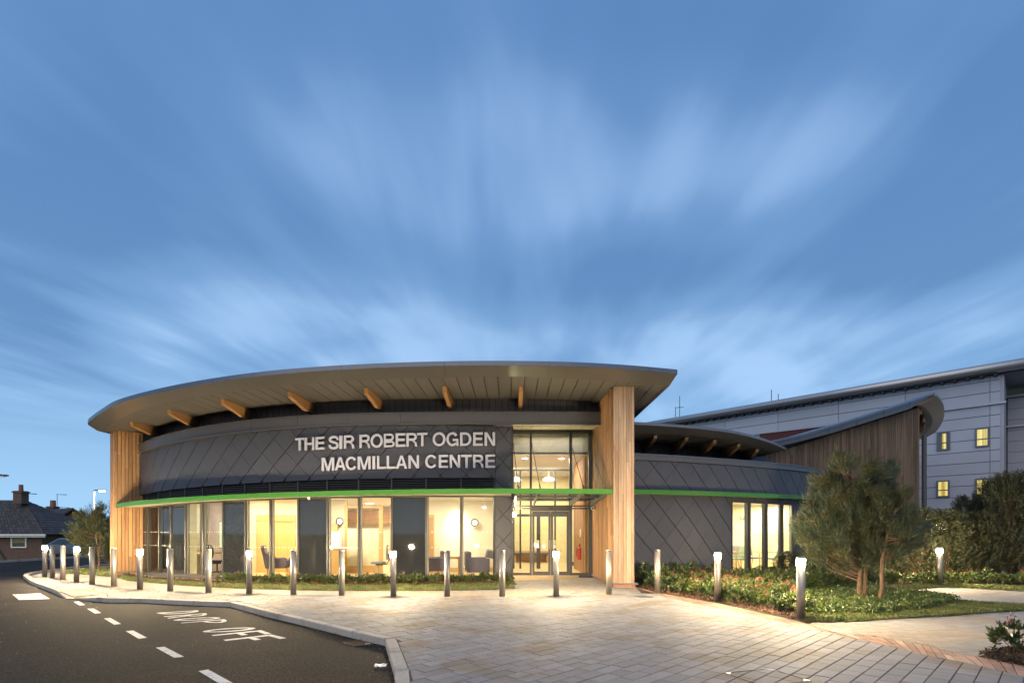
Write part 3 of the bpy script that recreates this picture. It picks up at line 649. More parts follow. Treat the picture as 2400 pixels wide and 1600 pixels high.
# parapet flashing --------------------------------------------------
g_off = GL.off(.22)
kk = int(g_off.hit(990)/g_off.L*len(g_off.x))
BC = Cv([(float(x), float(y)) for x, y in zip(g_off.x[:kk:6], g_off.y[:kk:6])]+[(-1.2, 16.16), (0., 16.32), (1.4, 16.50), (2.76, 16.72)], step=.08)
zbb = BC.fitz([(325, 1064), (367, 1046), (456, 1030), (590, 1009), (800, 998.3), (1058, 993.8), (1200, 993.2), (1412, 995)], 3)
zbt = BC.fitz([(325, 1043.6), (367, 1025), (424, 1009), (501, 992.7), (595, 982), (705, 975.5), (800, 972), (973, 964.8), (1137, 963.2), (1280, 964), (1412, 965.8)], 3)
sL, sR = BC.hit(326), BC.hit(1414.5); npan = 11
pr = obj('parapet', ribbon(MB(), BC, sL, sR, zbb, zbt, -.03, .12), M_greyd, CB)
for i in range(npan):
    a, b = sL+(sR-sL)*i/npan, sL+(sR-sL)*(i+1)/npan
    obj('flashing_panel', ribbon(MB(), BC, a+.004, b-.004, lambda q: zbb(q)+.02, lambda q: zbt(q)-.02, -.0, .03, step=.2), M_band, pr)
obj('drip_edge', ribbon(MB(), BC, sL, sR, zbb, lambda q: zbb(q)+.028, .04, .0, step=.2), M_band, pr)
obj('top_edge', ribbon(MB(), BC, sL, sR, lambda q: zbt(q)-.028, zbt, .04, .2, step=.2), M_band, pr)
# clerestory of narrow vertical boards -----------------------------
CL = BC.off(-.50); czs = lambda x: 5.5+.0374*min(x, 0.)+.075
s0, s1 = CL.hit(333), CL.hit(1413); n = int((s1-s0)/.2)
clw = obj('clerestory', ribbon(MB(), CL, s0-.2, s1, lambda q: zbb(min(q, BC.L))+.05, lambda q: czs(CL.at(q)[0])-.0, -.02, .06), M_greyd, CB)
for i in range(n):
    a, b = s0+(s1-s0)*i/n+.010, s0+(s1-s0)*(i+1)/n-.010; p, q_ = CL.at(a), CL.at(b); mb = MB(); mb.wall(p, q_, zbb(a)+.04, zbb(b)+.04, czs(p[0]), czs(q_[0]), .0, .03); obj('clerestory_board', mb, M_cler, clw)
# diamond wall -----------------------------------------------------
DW = GL.off(.10)
dzt = lambda q: zbb(BC.hit(CX+F*DW.at(q)[0]/DW.at(q)[1]))+.01
_qs = np.linspace(0, DW.L, 60); _t = [zbb(min(max(BC.hit(CX+F*DW.at(q)[0]/DW.at(q)[1]), 0), BC.L)) for q in _qs]
dzt = lambda q: float(np.interp(q, _qs, _t))+.02
dzb = DW.fitz([(331, 1160), (434, 1144), (531, 1134.7), (635, 1128), (800, 1125), (997, 1120), (1159, 1119)], 2)
dL, dR, dM = DW.hit(327), DW.hit(1199.5), DW.hit(1160)
dw = obj('diamond_wall', ribbon(MB(), DW, dL, dR, dzb, lambda q: dzt(q)+.1, -.035, .10), M_greyd, CB)
mb = MB(); ribbon(mb, DW, dM, dR, -.05, lambda q: dzt(q)+.1, -.035, .10); obj('wall_backing', mb, M_greyd, dw)
def diamonds(cv, q0, q1, zt, zb, du, dv, phase, m, parent, zoff=0., gap=.009, name='diamond_panel', thick=.03, strong=1):
    """rhombic shingles in wall coordinates (length, height below the top edge)"""
    nu0, nu1 = int(math.floor(q0/du))-2, int(math.ceil(q1/du))+2; cnt = 0
    hmax = max(zt(q)-zb(q) for q in np.linspace(q0, q1, 12)); nv = int(hmax/dv)+2
    for iv in range(-1, 2*nv+2):
        for iu in range(nu0, nu1):
            cu = (iu+(.5 if iv % 2 else 0)+phase)*du; cw = -(iv*.5)*dv+zoff
            pl = [(cu-du/2, cw), (cu, cw-dv/2), (cu+du/2, cw), (cu, cw+dv/2)]
            cq_ = min(max(cu, q0), q1); hb = zt(cq_)-zb(cq_); e = .4
            hb1, hb0 = zt(min(cq_+e, q1))-zb(min(cq_+e, q1)), zt(max(cq_-e, q0))-zb(max(cq_-e, q0)); sl_ = -(hb1-hb0)/(2*e)
            pl = clip(pl, 1, 0, q1); pl = clip(pl, -1, 0, -q0) if len(pl) > 2 else pl
            pl = clip(pl, 0, 1, 0.) if len(pl) > 2 else pl
            if len(pl) > 2: pl = clip(pl, sl_, -1, sl_*cq_+hb) if True else pl     # w >= -(hb) + slope*(u-cu)
            if len(pl) < 3 or abs(area(pl)) < .012: continue
            pl = inset(pl, gap, .005, strong)
            if len(pl) < 3: continue
            # subdivide along the curve: centre fan, lifted like a shingle at its lower edge
            mb = MB(); lift = thick; n_ = len(pl); fr, bk = [], []
            for (a, w) in pl:
                z_ = zt(a)+w; o1 = lift*.45+.012*(cw+dv/2-w)/dv; fr.append((*cv.at(a, o1), z_)); bk.append((*cv.at(a, -.035), z_))
            mb.add(fr+bk, [tuple(range(n_))]+[(i, n_+i, n_+(i+1) % n_, (i+1) % n_) for i in range(n_)])
            obj(name, mb, m, parent); cnt += 1
    return cnt
diamonds(DW, dL, dM, dzt, dzb, .765, .80, .62, M_grey, dw, zoff=-.27)
diamonds(DW, dM+.002, dR, dzt, lambda q: .02, .765, .80, .62, M_grey, dw, zoff=-.27)
mb = MB(); ribbon(mb, DW, dM-.02, dR+.04, -.03, .045, .09, .1); obj('coping', mb, M_stone, dw)
mb = MB(); ribbon(mb, DW, dR-.005, dR+.03, .05, lambda q: dzt(q)+.05, .035, .12, n=1); obj('corner_trim', mb, M_frame, dw)
# sign letters -----------------------------------------------------
SG = thing('building_sign', (*DW.at(DW.hit(900)), 3.6), 'raised silver letters reading THE SIR ROBERT OGDEN MACMILLAN CENTRE on the dark diamond wall', 'sign')
LW = DW.off(.09)
row1 = [('T', 222, 310), ('H', 315, 410), ('E', 422, 510), ('S', 552, 648), ('I', 655, 685), ('R', 700, 803), ('R', 853, 958), ('O', 962, 1082), ('B', 1092, 1197), ('E', 1208, 1303), ('R', 1313, 1420), ('T', 1418, 1520), ('O', 1570, 1697), ('G', 1705, 1823), ('D', 1840, 1950), ('E', 1968, 2062), ('N', 2080, 2183)]
row2 = [('M', 482, 605), ('A', 610, 718), ('C', 717, 828), ('M', 835, 962), ('I', 980, 1007), ('L', 1025, 1113), ('L', 1120, 1207), ('A', 1210, 1320), ('N', 1333, 1437), ('C', 1498, 1614), ('E', 1632, 1722), ('N', 1738, 1840), ('T', 1850, 1955), ('R', 1967, 2070), ('E', 2090, 2183)]
e1t, e1b = [(222, 197), (700, 170), (1208, 149), (1600, 140), (2183, 138)], [(222, 319), (700, 298), (1208, 281), (1600, 272), (2183, 269)]
e2t, e2b = [(482, 390), (1025, 371), (1632, 360), (2183, 357)], [(482, 517), (1025, 497), (1632, 488), (2183, 486)]
it = lambda e, x: float(np.interp(x, [p[0] for p in e], [p[1] for p in e]))
def stroke(ch, a, t=.175):
    """convex or concave outlines of a medium grotesque capital, height 1, width a"""
    t = t*.84 if ch == 'B' else t; o = []; tv = t*.92; B = lambda x0, y0, x1, y1: o.append([(x0, y0), (x1, y0), (x1, y1), (x0, y1)])
    def arc(cx, cy, rx, ry, a0, a1, n, th=t, tw=tv):
        for k in range(n):
            p, q = math.radians(a0+(a1-a0)*k/n), math.radians(a0+(a1-a0)*(k+1)/n)
            o.append([(cx+rx*math.cos(p), cy+ry*math.sin(p)), (cx+rx*math.cos(q), cy+ry*math.sin(q)), (cx+(rx-th)*math.cos(q), cy+(ry-tw)*math.sin(q)), (cx+(rx-th)*math.cos(p), cy+(ry-tw)*math.sin(p))])
    def bowl(y0, y1, w):
        r_ = (y1-y0)/2; cx = w-min(r_*1.0, w*.46); B(t, y1-tv, cx, y1); B(t, y0, cx, y0+tv); arc(cx, (y0+y1)/2, w-cx, r_, -90, 90, 12)
    if ch == 'T': B(0, 1-tv, a, 1); B(a/2-t/2, 0, a/2+t/2, 1-tv)
    if ch == 'H': B(0, 0, t, 1); B(a-t, 0, a, 1); B(t, .5-tv/2, a-t, .5+tv/2)
    if ch == 'E': B(0, 0, t, 1); B(t, 1-tv, a, 1); B(t, 0, a, tv); B(t, .52-tv/2, a*.93, .52+tv/2)
    if ch == 'I': B(0, 0, a, 1)
    if ch == 'L': B(0, 0, t, 1); B(t, 0, a, tv)
    if ch == 'N': o.append([(0, 0), (t, 0), (t, .70), (a-t*1.1, 0), (a, 0), (a, 1), (a-t, 1), (a-t, .30), (t*1.1, 1), (0, 1)])
    if ch == 'M': o.append([(0, 0), (t, 0), (t, .76), (a/2-t*.5, 0), (a/2+t*.5, 0), (a-t, .76), (a-t, 0), (a, 0), (a, 1), (a-t*1.45, 1), (a/2, .24), (t*1.45, 1), (0, 1)])
    if ch == 'A':
        ix_ = lambda y: 1.1*t+(a/2-1.1*t)*y/.80
        o.append([(0, 0), (1.1*t, 0), (a/2, .80), (a/2, 1), (a/2-.55*t, 1)]); o.append([(a, 0), (a/2+.55*t, 1), (a/2, 1), (a/2, .80), (a-1.1*t, 0)]); o.append([(ix_(.22), .22), (a-ix_(.22), .22), (a-ix_(.38), .38), (ix_(.38), .38)])
    if ch == 'O': arc(a/2, .5, a/2, .52, 0, 360, 36)
    if ch == 'C': arc(a/2, .5, a/2, .52, 33, 327, 30)
    if ch == 'G': arc(a/2, .5, a/2, .52, 36, 318, 28); B(a*.55, .36, a, .36+tv); B(a-t*.85, .0, a, .36)
    if ch == 'D': r_ = .5; cx = a-min(.5, a*.55); B(0, 0, t, 1); B(t, 1-tv, cx, 1); B(t, 0, cx, tv); arc(cx, .5, a-cx, .5, -90, 90, 16)
    if ch == 'R': B(0, 0, t, 1); bowl(.43, 1, a*.96); o.append([(a*.80, 0), (a, 0), (a*.93, .26), (a*.72, .43), (a*.48, .43), (a*.74, .28)])
    if ch == 'B': B(0, 0, t, 1); bowl(.53-tv*.5, 1, a*.93); bowl(0, .53-tv*.5-.002, a)
    if ch == 'S':
        pth = [(.93, .70), (.86, .84), (.70, .925), (.50, .945), (.28, .915), (.13, .82), (.115, .70), (.20, .60), (.40, .545), (.62, .495), (.82, .42), (.90, .30), (.86, .17), (.70, .08), (.48, .055), (.25, .085), (.11, .19), (.075, .33)]
        pth = [Vector((x*a, y)) for x, y in pth]; f = []
        for _ in range(2):
            q = [pth[0]]
            for u_, w_ in zip(pth[:-1], pth[1:]): q += [u_.lerp(w_, .25), u_.lerp(w_, .75)]
            pth = q+[pth[-1]]
        L_, R_ = [], []
        for k, p in enumerate(pth):
            d = (pth[min(k+1, len(pth)-1)]-pth[max(k-1, 0)]).normalized(); n = Vector((-d.y, d.x))*t*.5; L_.append(p+n); R_.append(p-n)
        for k in range(len(pth)-1): o.append([tuple(R_[k]), tuple(R_[k+1]), tuple(L_[k+1]), tuple(L_[k])])
    return o
for row, et, eb in ((row1, e1t, e1b), (row2, e2t, e2b)):
    for ch, x0, x1 in row:
        pa, pb = LW.at(LW.hit(640+x0/4.2)), LW.at(LW.hit(640+x1/4.2)); nx, ny = pb[1]-pa[1], -(pb[0]-pa[0]); l = math.hypot(nx, ny); nx /= l; ny /= l; mb = MB(); asp = (x1-x0)/(it(eb, x0)-it(et, x0))
        def WP(p, d):
            a, b = p[0]/asp, p[1]; X, Y = pa[0]+(pb[0]-pa[0])*a, pa[1]+(pb[1]-pa[1])*a
            py = 980+(it(eb, x0+(x1-x0)*a)*(1-b)+it(et, x0+(x1-x0)*a)*b)/4.2; return (X+nx*d, Y+ny*d, H-(py-HY)/F*Y)
        for k, pl in enumerate(stroke(ch, asp)):
            e_ = .0006*(k % 2); mb.hexa([WP(p, .035+e_) for p in pl], [WP(p, -.02) for p in pl])
        obj('letter', mb, M_letter, SG)
# roof -------------------------------------------------------------
rz_ = lambda x: 5.5+.0374*min(x, 0.)
E1 = Cv([(-14.17, 18.8), (-13.26, 18.08), (-11.95, 16.95), (-10.74, 16.02), (-8.66, 14.96), (-6.47, 14.28), (-4.4, 14.0), (-1.69, 13.99), (.92, 14.23), (2.71, 14.58), (4.30, 15.04)], step=.08)
E2 = Cv([(-14.22, 18.5), (-13.75, 17.9), (-12.3, 16.55), (-10.97, 15.5), (-8.85, 14.47), (-6.58, 13.78), (-4.4, 13.5), (-1.66, 13.49), (.98, 13.73), (2.85, 14.1), (4.37, 14.55)], step=.08)
FT = [(205, 990), (238, 958), (290, 935.5), (367, 912.5), (432, 898), (595, 875.5), (800, 857), (1042, 846), (1137, 845.5), (1287, 850), (1521, 861), (1587, 866.5)]
f2 = E2.fitz(FT, 4)
RF = thing('r', BX, '', None) if False else None
def roof_strip(cv, zf, n, yb, rise):
    v = []
    for q in np.linspace(0, cv.L, n): x, y = cv.at(q); v += [(x, y, zf(q)), (x, y+.6, zf(q)+.06), (x, yb, zf(q)+rise)]
    return v, [(3*k+j, 3*k+3+j, 3*k+4+j, 3*k+1+j) for k in range(n-1) for j in (0, 1)]
roof = obj('roof', roof_strip(E2, f2, 40, 30., .75), M_greyd, CB)
seams = [0.]+[E2.hit(x) for x in (311, 433, 595, 800, 1042, 1287, 1521)]+[E2.L]
for a, b in zip(seams[:-1], seams[1:]):
    a_, b_ = a+.004, b-.004
    obj('fascia_panel', ribbon(MB(), E2, a_, b_, lambda q: f2(q)-.10, lambda q: f2(q)+.012, .012, .03, step=.2), M_fasc, roof)
ns = 1
jn = [0.]+[E1.hit(x) for x in (337, 453, 615, 808, 1045, 1284)]+[E1.L]; jo = [0.]+[E2.hit(x) for x in (311, 433, 595, 798, 1042, 1287)]+[E2.L]
for i in range(len(jn)-1):      # the sloping lip between soffit and fascia, one folded sheet per bay
    v = []; n = 10
    for k in range(n+1):
        qa, qb = jn[i]+.004+(jn[i+1]-jn[i]-.008)*k/n, jo[i]+.004+(jo[i+1]-jo[i]-.008)*k/n; p, r_ = E1.at(qa), E2.at(qb)
        v += [(*p, rz_(p[0])-.004), (*r_, f2(qb)-.098), (r_[0], r_[1], f2(qb)-.085), (p[0], p[1], rz_(p[0])+.01)]
    f = [(4*k+j, 4*k+4+j, 4*k+4+(j+1) % 4, 4*k+(j+1) % 4) for k in range(n) for j in range(4)]
    obj('lip_panel', (v, f), M_lip, roof)
# closing faces at both ends of the lip
for q1_, q2_, xx in ((0, 0, -1), (E1.L, E2.L, 1)):
    p, r_ = E1.at(q1_), E2.at(q2_); z2 = f2(q2_); mb = MB()
    mb.hexa([(p[0], p[1], rz_(p[0])-.003), (r_[0], r_[1], z2-.1), (r_[0], r_[1]+8, z2-.1), (p[0], p[1]+8, rz_(p[0])-.003)], [(p[0], p[1], z2), (r_[0], r_[1], z2), (r_[0], r_[1]+8, z2), (p[0], p[1]+8, z2)]); obj('end_fascia', mb, M_soff, roof)
bw_ = .352; nb = int((4.3+14.1)/bw_)
e1x = E1.x; e1y = E1.y
def ye1(x): return float(np.interp(x, e1x, e1y))
def ycl(x): return float(np.interp(x, CL.x, CL.y)) if x < 2.75 else 24.
for i in range(nb+1):
    x0, x1 = -14.1+i*bw_+.011, min(-14.1+(i+1)*bw_-.011, 4.28)
    if x1 <= x0: continue
    mb = MB(); pts_ = [(x0, ye1(x0)+.004), ((x0+x1)/2, ye1((x0+x1)/2)+.004), (x1, ye1(x1)+.004), (x1, max(ycl(x1)+.1, 19.3 if x1 < -13 else 0)), (x0, max(ycl(x0)+.1, 19.9 if x0 < -13 else 0))]
    zf = lambda p: rz_(p[0])+(.075*max(0, min(1, (p[1]-ye1(p[0]))/2.)))
    mb.hexa([(*p, zf(p)) for p in pts_], [(*p, zf(p)+.02) for p in pts_]); obj('soffit_board', mb, M_soff, roof)
v = []
for x in np.linspace(-14.05, 4.25, 38): v += [(x, ye1(x)+.06, rz_(x)+.06), (x, ye1(x)+2.2, rz_(x)+.14), (x, 24, rz_(x)+.16)]
obj('soffit_backing', (v, [(3*k+j, 3*k+3+j, 3*k+4+j, 3*k+1+j) for k in range(37) for j in (0, 1)]), M_black, roof)
# timber rafter ends, all parallel
for xr in [.25-2.085*k for k in range(7)]:
    if xr < -12.6: break
    yi = float(np.interp(xr, CL.x, CL.y)); yo = max(ye1(xr)+.62, yi-1.7) if xr > -11 else yi-1.5
    zi = czs(xr)-.02; w = .055; mb = MB(); pr_ = [(yi+.05, zi), (yi+.05, zi-.30), (yi-.55, zi-.30), (yo+.05, zi-.17), (yo, zi-.06), (yo, zi-.02)]
    mb.hexa([(xr-w, y, z_) for y, z_ in pr_], [(xr+w, y, z_) for y, z_ in pr_]); obj('rafter', mb, M_glul, roof)
for xr in (-12.33,):
    yi = float(np.interp(xr, CL.x, CL.y)); yo = 17.45; zi = czs(xr)-.02; w = .055; mb = MB(); pr_ = [(yi+.05, zi), (yi+.05, zi-.26), (yi-.55, zi-.26), (yo+.05, zi-.12), (yo, zi-.02)]
# green band and canopy underside ---------------------------------
gb = Cv([(Cc[0]+13.26*math.sin(math.radians(a)), Cc[1]-13.26*math.cos(math.radians(a))) for a in np.linspace(-44.0, -10, 40)]+[(-4.6, 15.30), (-2.2, 15.22), (0, 15.15), (1.4, 15.12), (2.78, 15.1)], step=.08)
gzt = gb.fitz([(267, 1180.6), (324, 1171), (400, 1167.6), (523, 1160), (740, 1149.3), (945, 1146), (1200, 1144.8), (1438, 1145.3)], 3)
g0, g1 = gb.hit(267), gb.L
joints = [g0]+[gb.hit(x) for x in (545, 812)]+[g1]
gbp = thing('x', BX, '', None) if False else None
cano = obj('canopy', ribbon(MB(), gb, g0, g1, lambda q: gzt(q)-.125, lambda q: gzt(q)-.01, -.012, .05), M_frame, CB)
for a, b in zip(joints[:-1], joints[1:]): obj('green_fascia', ribbon(MB(), gb, a+.002, b-.002, lambda q: gzt(q)-.142, gzt, .0, .012, step=.2), M_green, cano)
v = []; n = 40; qe = gb.hit(1196)
for k in range(n+1):
    q = g0+(qe-g0)*k/n; p = gb.at(q, -.03); px = CX+F*p[0]/p[1]; ge = GL.at(min(GL.L, (q-g0)/(qe-g0)*GL.hit(1199)), .02); zb = gzt(q)-.11
    v += [(*p, zb), (*ge, zb+.01), (*ge, zb+.06), (p[0], p[1], zb+.06)]
f = [(4*k+j, 4*k+4+j, 4*k+4+(j+1) % 4, 4*k+(j+1) % 4) for k in range(n) for j in range(4)]
obj('canopy_soffit', (v, f), mat('canopy_underside', (.42, .38, .32), rough=.55), cano)
# entrance ---------------------------------------------------------
YE = 18.25
ex = lambda px: (px-CX)/F*YE
ez = lambda py: H-(py-HY)/F*YE
en = obj('entrance_screen', (lambda mb: (mb.box(((ex(1199)+ex(1391))/2, YE, ez(1009.5)), (ex(1391)-ex(1199), .10, .12)), mb.box(((ex(1199)+ex(1391))/2, YE, .045), (ex(1391)-ex(1199), .11, .07)), mb)[2])(MB()), M_frame, CB)
for a, b in ((1199, 1203), (1241.5, 1246.5), (1334, 1340.5), (1379, 1390.5)):
    mb = MB(); mb.box(((ex(a)+ex(b))/2, YE-.01, (.08+ez(1013.5))/2), (ex(b)-ex(a), .12, ez(1013.5)-.08)); obj('mullion', mb, M_frame, en)
for y0, y1 in ((1183.5, 1187),):
    mb = MB(); mb.box(((ex(1203)+ex(1379))/2, YE-.0, (ez(y0)+ez(y1))/2), (ex(1379)-ex(1203), .09, ez(y0)-ez(y1))); obj('transom', mb, M_frame, en)
mb = MB(); mb.box(((ex(1246.5)+ex(1334))/2, YE-.04, (ez(1187)+ez(1197))/2), (ex(1334)-ex(1246.5), .17, ez(1187)-ez(1197))); obj('door_header', mb, M_frame, en)
mb = MB(); mb.box((ex(1290), YE-.15, ez(1192)), (.16, .07, .05)); obj('door_sensor', mb, M_black, en)
for a, b in ((1203, 1241.5), (1246.5, 1334), (1340.5, 1379)):
    mb = MB(); mb.box(((ex(a)+ex(b))/2, YE+.01, (ez(1013.5)+ez(1183.5))/2), (ex(b)-ex(a), .012, ez(1013.5)-ez(1183.5))); obj('upper_pane', mb, M_glass, en)
for a, b in ((1203, 1241.5), (1340.5, 1379)):
    mb = MB(); mb.box(((ex(a)+ex(b))/2, YE+.01, (ez(1187)+.08)/2), (ex(b)-ex(a), .012, ez(1187)-.08)); obj('side_pane', mb, M_glass, en)
    mb = MB(); mb.box(((ex(a)+ex(b))/2, YE, ez(1191)), (ex(b)-ex(a), .07, .05)); mb.box(((ex(a)+ex(b))/2, YE, .12), (ex(b)-ex(a), .07, .09)); obj('side_frame', mb, M_frame, en)
for a, b, side in ((1247, 1290.5, 1), (1290.5, 1333.5, -1)):
    x0, x1 = ex(a)+.004, ex(b)-.004; z0, z1 = .09, ez(1197.5); sw = .075; yy = YE-.03; mb = MB()
    mb.box((x0+sw/2, yy, (z0+z1)/2), (sw, .05, z1-z0)); mb.box((x1-sw/2, yy, (z0+z1)/2), (sw, .05, z1-z0)); mb.box(((x0+x1)/2, yy, z1-.05), (x1-x0-2*sw, .05, .10)); mb.box(((x0+x1)/2, yy, z0+.06), (x1-x0-2*sw, .05, .12))
    dr = obj('door', mb, M_frame, en); mb = MB(); mb.box(((x0+x1)/2, yy, (z0+.12+z1-.1)/2), (x1-x0-2*sw, .012, z1-z0-.22)); obj('pane', mb, M_glass, dr)
    for k in (0, 1):
        mb = MB(); xx = x0+.17+k*.21 if side > 0 else x0+.10; 
        if side < 0 and k: continue
        mb.box((xx, yy-.009, 1.18+.0), (.12, .003, .13)); obj('door_notice', mb, mat('green_notice', (.50, .56, .30), rough=.7), dr)
        mb = MB(); mb.box((xx, yy-.009, 1.02+.02), (.12, .003, .12)); obj('door_notice', mb, M_wht, dr)
    mb = MB(); hx = x1-.04 if side > 0 else x0+.04; mb.tube([(hx, yy-.055, .95), (hx, yy-.055, 1.25)], .011, 8); obj('handle', mb, M_steel, dr)
# the soffit over the recess and its boards
for i in range(9):
    xa, xb = .02+i*.30+.006, .02+(i+1)*.30-.006; xb = min(xb, 2.7); mb = MB(); zf_ = 4.72; yb = lambda x: float(np.interp(x, BC.x, BC.y))+.1
    zz0 = lambda x: H+(HY-994.5)/F*float(np.interp(x, BC.x, BC.y))+.0
    mb.hexa([(xa, yb(xa), zz0(xa)+.02), (xb, yb(xb), zz0(xb)+.02), (xb, YE+.05, ez(1007)), (xa, YE+.05, ez(1007))], [(xa, yb(xa), zz0(xa)+.04), (xb, yb(xb), zz0(xb)+.04), (xb, YE+.05, ez(1007)+.02), (xa, YE+.05, ez(1007)+.02)]); obj('recess_soffit_board', mb, mat('lit_soffit', (.62, .58, .44), rough=.4), en)  # boards made paler: glow from lobby and ground lamps put into their colour
# glass canopy over the doors
gp = MB(); gp.hexa([(.0, 15.2, 2.61), (2.74, 15.2, 2.61), (2.70, 18.15, 2.58), (.0, 18.15, 2.58)], [(.0, 15.2, 2.622), (2.74, 15.2, 2.622), (2.70, 18.15, 2.592), (.0, 18.15, 2.592)]); obj('canopy_glass', gp, M_glass2, cano)
for xx in (.10, .72, 1.93, 2.6):
    mb = MB(); mb.hexa([(xx-.02, 15.25, 2.50), (xx+.02, 15.25, 2.50), (xx+.02, 18.2, 2.36), (xx-.02, 18.2, 2.36)], [(xx-.02, 15.25, 2.60), (xx+.02, 15.25, 2.60), (xx+.02, 18.2, 2.57), (xx-.02, 18.2, 2.57)]); obj('bracket_arm', mb, M_frame, cano)
for yy in (16.3, 17.4, 18.1):
    mb = MB(); mb.tube([(0.02, yy, 2.55), (2.7, yy, 2.55)], .022, 8); obj('cross_rail', mb, M_frame, cano)
for (tx, ty, bx_, by_) in ((1203, 1038, 1215, 1143), (1246, 1038, 1266, 1143), (1338, 1038, 1368, 1143), (1390, 1068, 1417, 1143)):
    t_ = P(tx, ty, 18.15); b_ = P(bx_, by_, 15.75); mb = MB(); mb.tube([t_, b_], .011, 6); mb.tube([b_, b_+(t_-b_).normalized()*.16], .024, 8); mb.tube([t_, t_+(b_-t_).normalized()*.1], .022, 8); obj('tie_rod', mb, M_frame, cano)
# timber piers ------------------------------------------------------
def pier_planks(parent, p0, p1, n, z0, zt, m, w_frac, depth, proud=.0, name='plank'):
    for i in range(n):
        a, b = i/n, (i+w_frac)/n; q0 = (p0[0]+(p1[0]-p0[0])*a, p0[1]+(p1[1]-p0[1])*a); q1 = (p0[0]+(p1[0]-p0[0])*b, p0[1]+(p1[1]-p0[1])*b)
        cuts = sorted([z0]+[random.uniform(z0+.5, zt(q0)-.5) for _ in range(2)]+[min(zt(q0), zt(q1))]); mb = MB(); pj = random.uniform(0, .012)
        for c0, c1 in zip(cuts[:-1], cuts[1:]): mb.wall(q0, q1, c0+.001, c0+.001, c1-.001, c1-.001, proud+pj, depth)
        obj(name, mb, m, parent)
pk = obj('timber_pier', (lambda mb: (mb.prism([(2.83, 15.14), (3.31, 15.14), (3.31, 19.5), (2.76, 19.5), (2.73, 18.2)], .1, rz_(3)+.02), mb)[1])(MB()), mat('pier_membrane', (.03, .025, .02), rough=.9), CB)
pier_planks(pk, (2.785, 15.1), (3.355, 15.1), 8, .115, lambda p: rz_(p[0])-.002, M_woodp, .84, .03)
pier_planks(pk, (2.69, 18.2), (2.785, 15.16), 19, .115, lambda p: rz_(p[0])-.002, M_wood, .50, .02, .035)
pier_planks(pk, (3.355, 15.13), (3.355, 19.4), 30, .115, lambda p: rz_(p[0])-.002, M_woodp, .86, .03)
mb = MB(); mb.prism([(2.70, 15.03), (3.45, 15.03), (3.42, 19.5), (2.62, 18.3)], .075, .113); obj('coping', mb, M_stone, pk)
mb = MB(); mb.prism([(2.78, 15.09), (3.38, 15.09), (3.38, 19.5), (2.68, 18.3)], -.1, .074); obj('brick_base', mb, M_brick, pk)
fa = (-13.13, 19.6); fb = (-13.72, 18.97); fcn = (-14.14, 19.37)
bk_ = (-13.5, 20.1)
pf = obj('timber_fin', (lambda mb: (mb.hexa([(p[0], p[1], .1) for p in ((-13.16, 19.66), (-13.72, 19.03), (-14.08, 19.38), (-13.52, 20.0))], [(p[0], p[1], 5.0) for p in ((-13.16, 19.66), (-13.72, 19.03), (-14.08, 19.38), (-13.52, 20.0))]), mb)[1])(MB()), MATS['pier_membrane'], CB)
fz = lambda p: rz_(p[0])+.03
pier_planks(pf, fb, fa, 8, .14, fz, M_wood, .88, .03)
pier_planks(pf, fcn, fb, 6, .14, fz, M_wood, .88, .03)
mb = MB(); mb.prism([(-13.08, 19.58), (-13.72, 18.89), (-14.24, 19.37), (-13.6, 20.1)], .085, .125); obj('coping', mb, M_stone, pf)
mb = MB(); mb.prism([(-13.11, 19.6), (-13.72, 18.95), (-14.17, 19.37), (-13.6, 20.1)], -.1, .084); obj('brick_base', mb, M_brick, pf)
# returns behind the left fin so nothing is hollow
mb = MB(); mb.wall((-13.4, 19.9), (-16.5, 29.5), -.1, -.1, 4.9, 4.9, .0, .2); obj('side_wall', mb, M_grey, CB)
# ------------------------------------------------------------------ right wing
WG = Cv([(3.2, 16.86), (3.75, 16.98), (5.46, 17.6), (7.49, 18.75), (9.26, 19.95), (10.7, 21.0), (13.1, 22.9), (14.4, 24.4), (14.9, 26.2), (14.6, 28.)], step=.08)
wpt = WG.fitz([(1486, 1063), (1633, 1072), (1786, 1082.5), (1878, 1094), (1951, 1111)], 3)
wpb = WG.fitz([(1486, 1078), (1633, 1085), (1786, 1096.5), (1878, 1105), (1933, 1112.5)], 3)
wgt = WG.fitz([(1487, 1146), (1600, 1148.6), (1715, 1153), (1850, 1159), (1936, 1164)], 3)
wa, wb = WG.hit(1480), WG.hit(2010); wt_ = lambda q: wpt(min(q, WG.hit(1955))); wb_ = lambda q: wpb(min(q, WG.hit(1955))); wg_ = lambda q: wgt(min(q, WG.hit(1955)))
ww = obj('wing_wall', (lambda mb: (ribbon(mb, WG, 0, WG.hit(1714), -.1, lambda q: wb_(q), -.035, .2), ribbon(mb, WG, WG.hit(1714), WG.hit(1862), 2.62, lambda q: wb_(q), -.035, .2), ribbon(mb, WG, WG.hit(1862), WG.L, -.1, lambda q: wb_(q), -.035, .2), mb)[3])(MB()), M_greyd, CB)
diamonds(WG, wa, WG.L-.3, wb_, lambda q: wg_(q)-.05, .80, .86, .1, M_grey, ww, zoff=-.2, strong=-1)
WG2 = WG
low_t = lambda q: wg_(q)-.10
q1714, q1862 = WG.hit(1713.5), WG.hit(1863)
diamonds(WG, wa, q1714, low_t, lambda q: .05, .80, .86, .1, M_grey, ww, zoff=-.2, strong=-1)
diamonds(WG, q1714+.004, q1862, low_t, lambda q: 2.585, .80, .86, .1, M_grey, ww, zoff=-.2, strong=-1)
diamonds(WG, q1862+.004, WG.L-.3, low_t, lambda q: .05, .80, .86, .1, M_grey, ww, zoff=-.2, strong=-1)
npn = 9; wpr = obj('wing_parapet', ribbon(MB(), WG, wa, WG.L, wb_, wt_, .04, .25), M_greyd, CB)
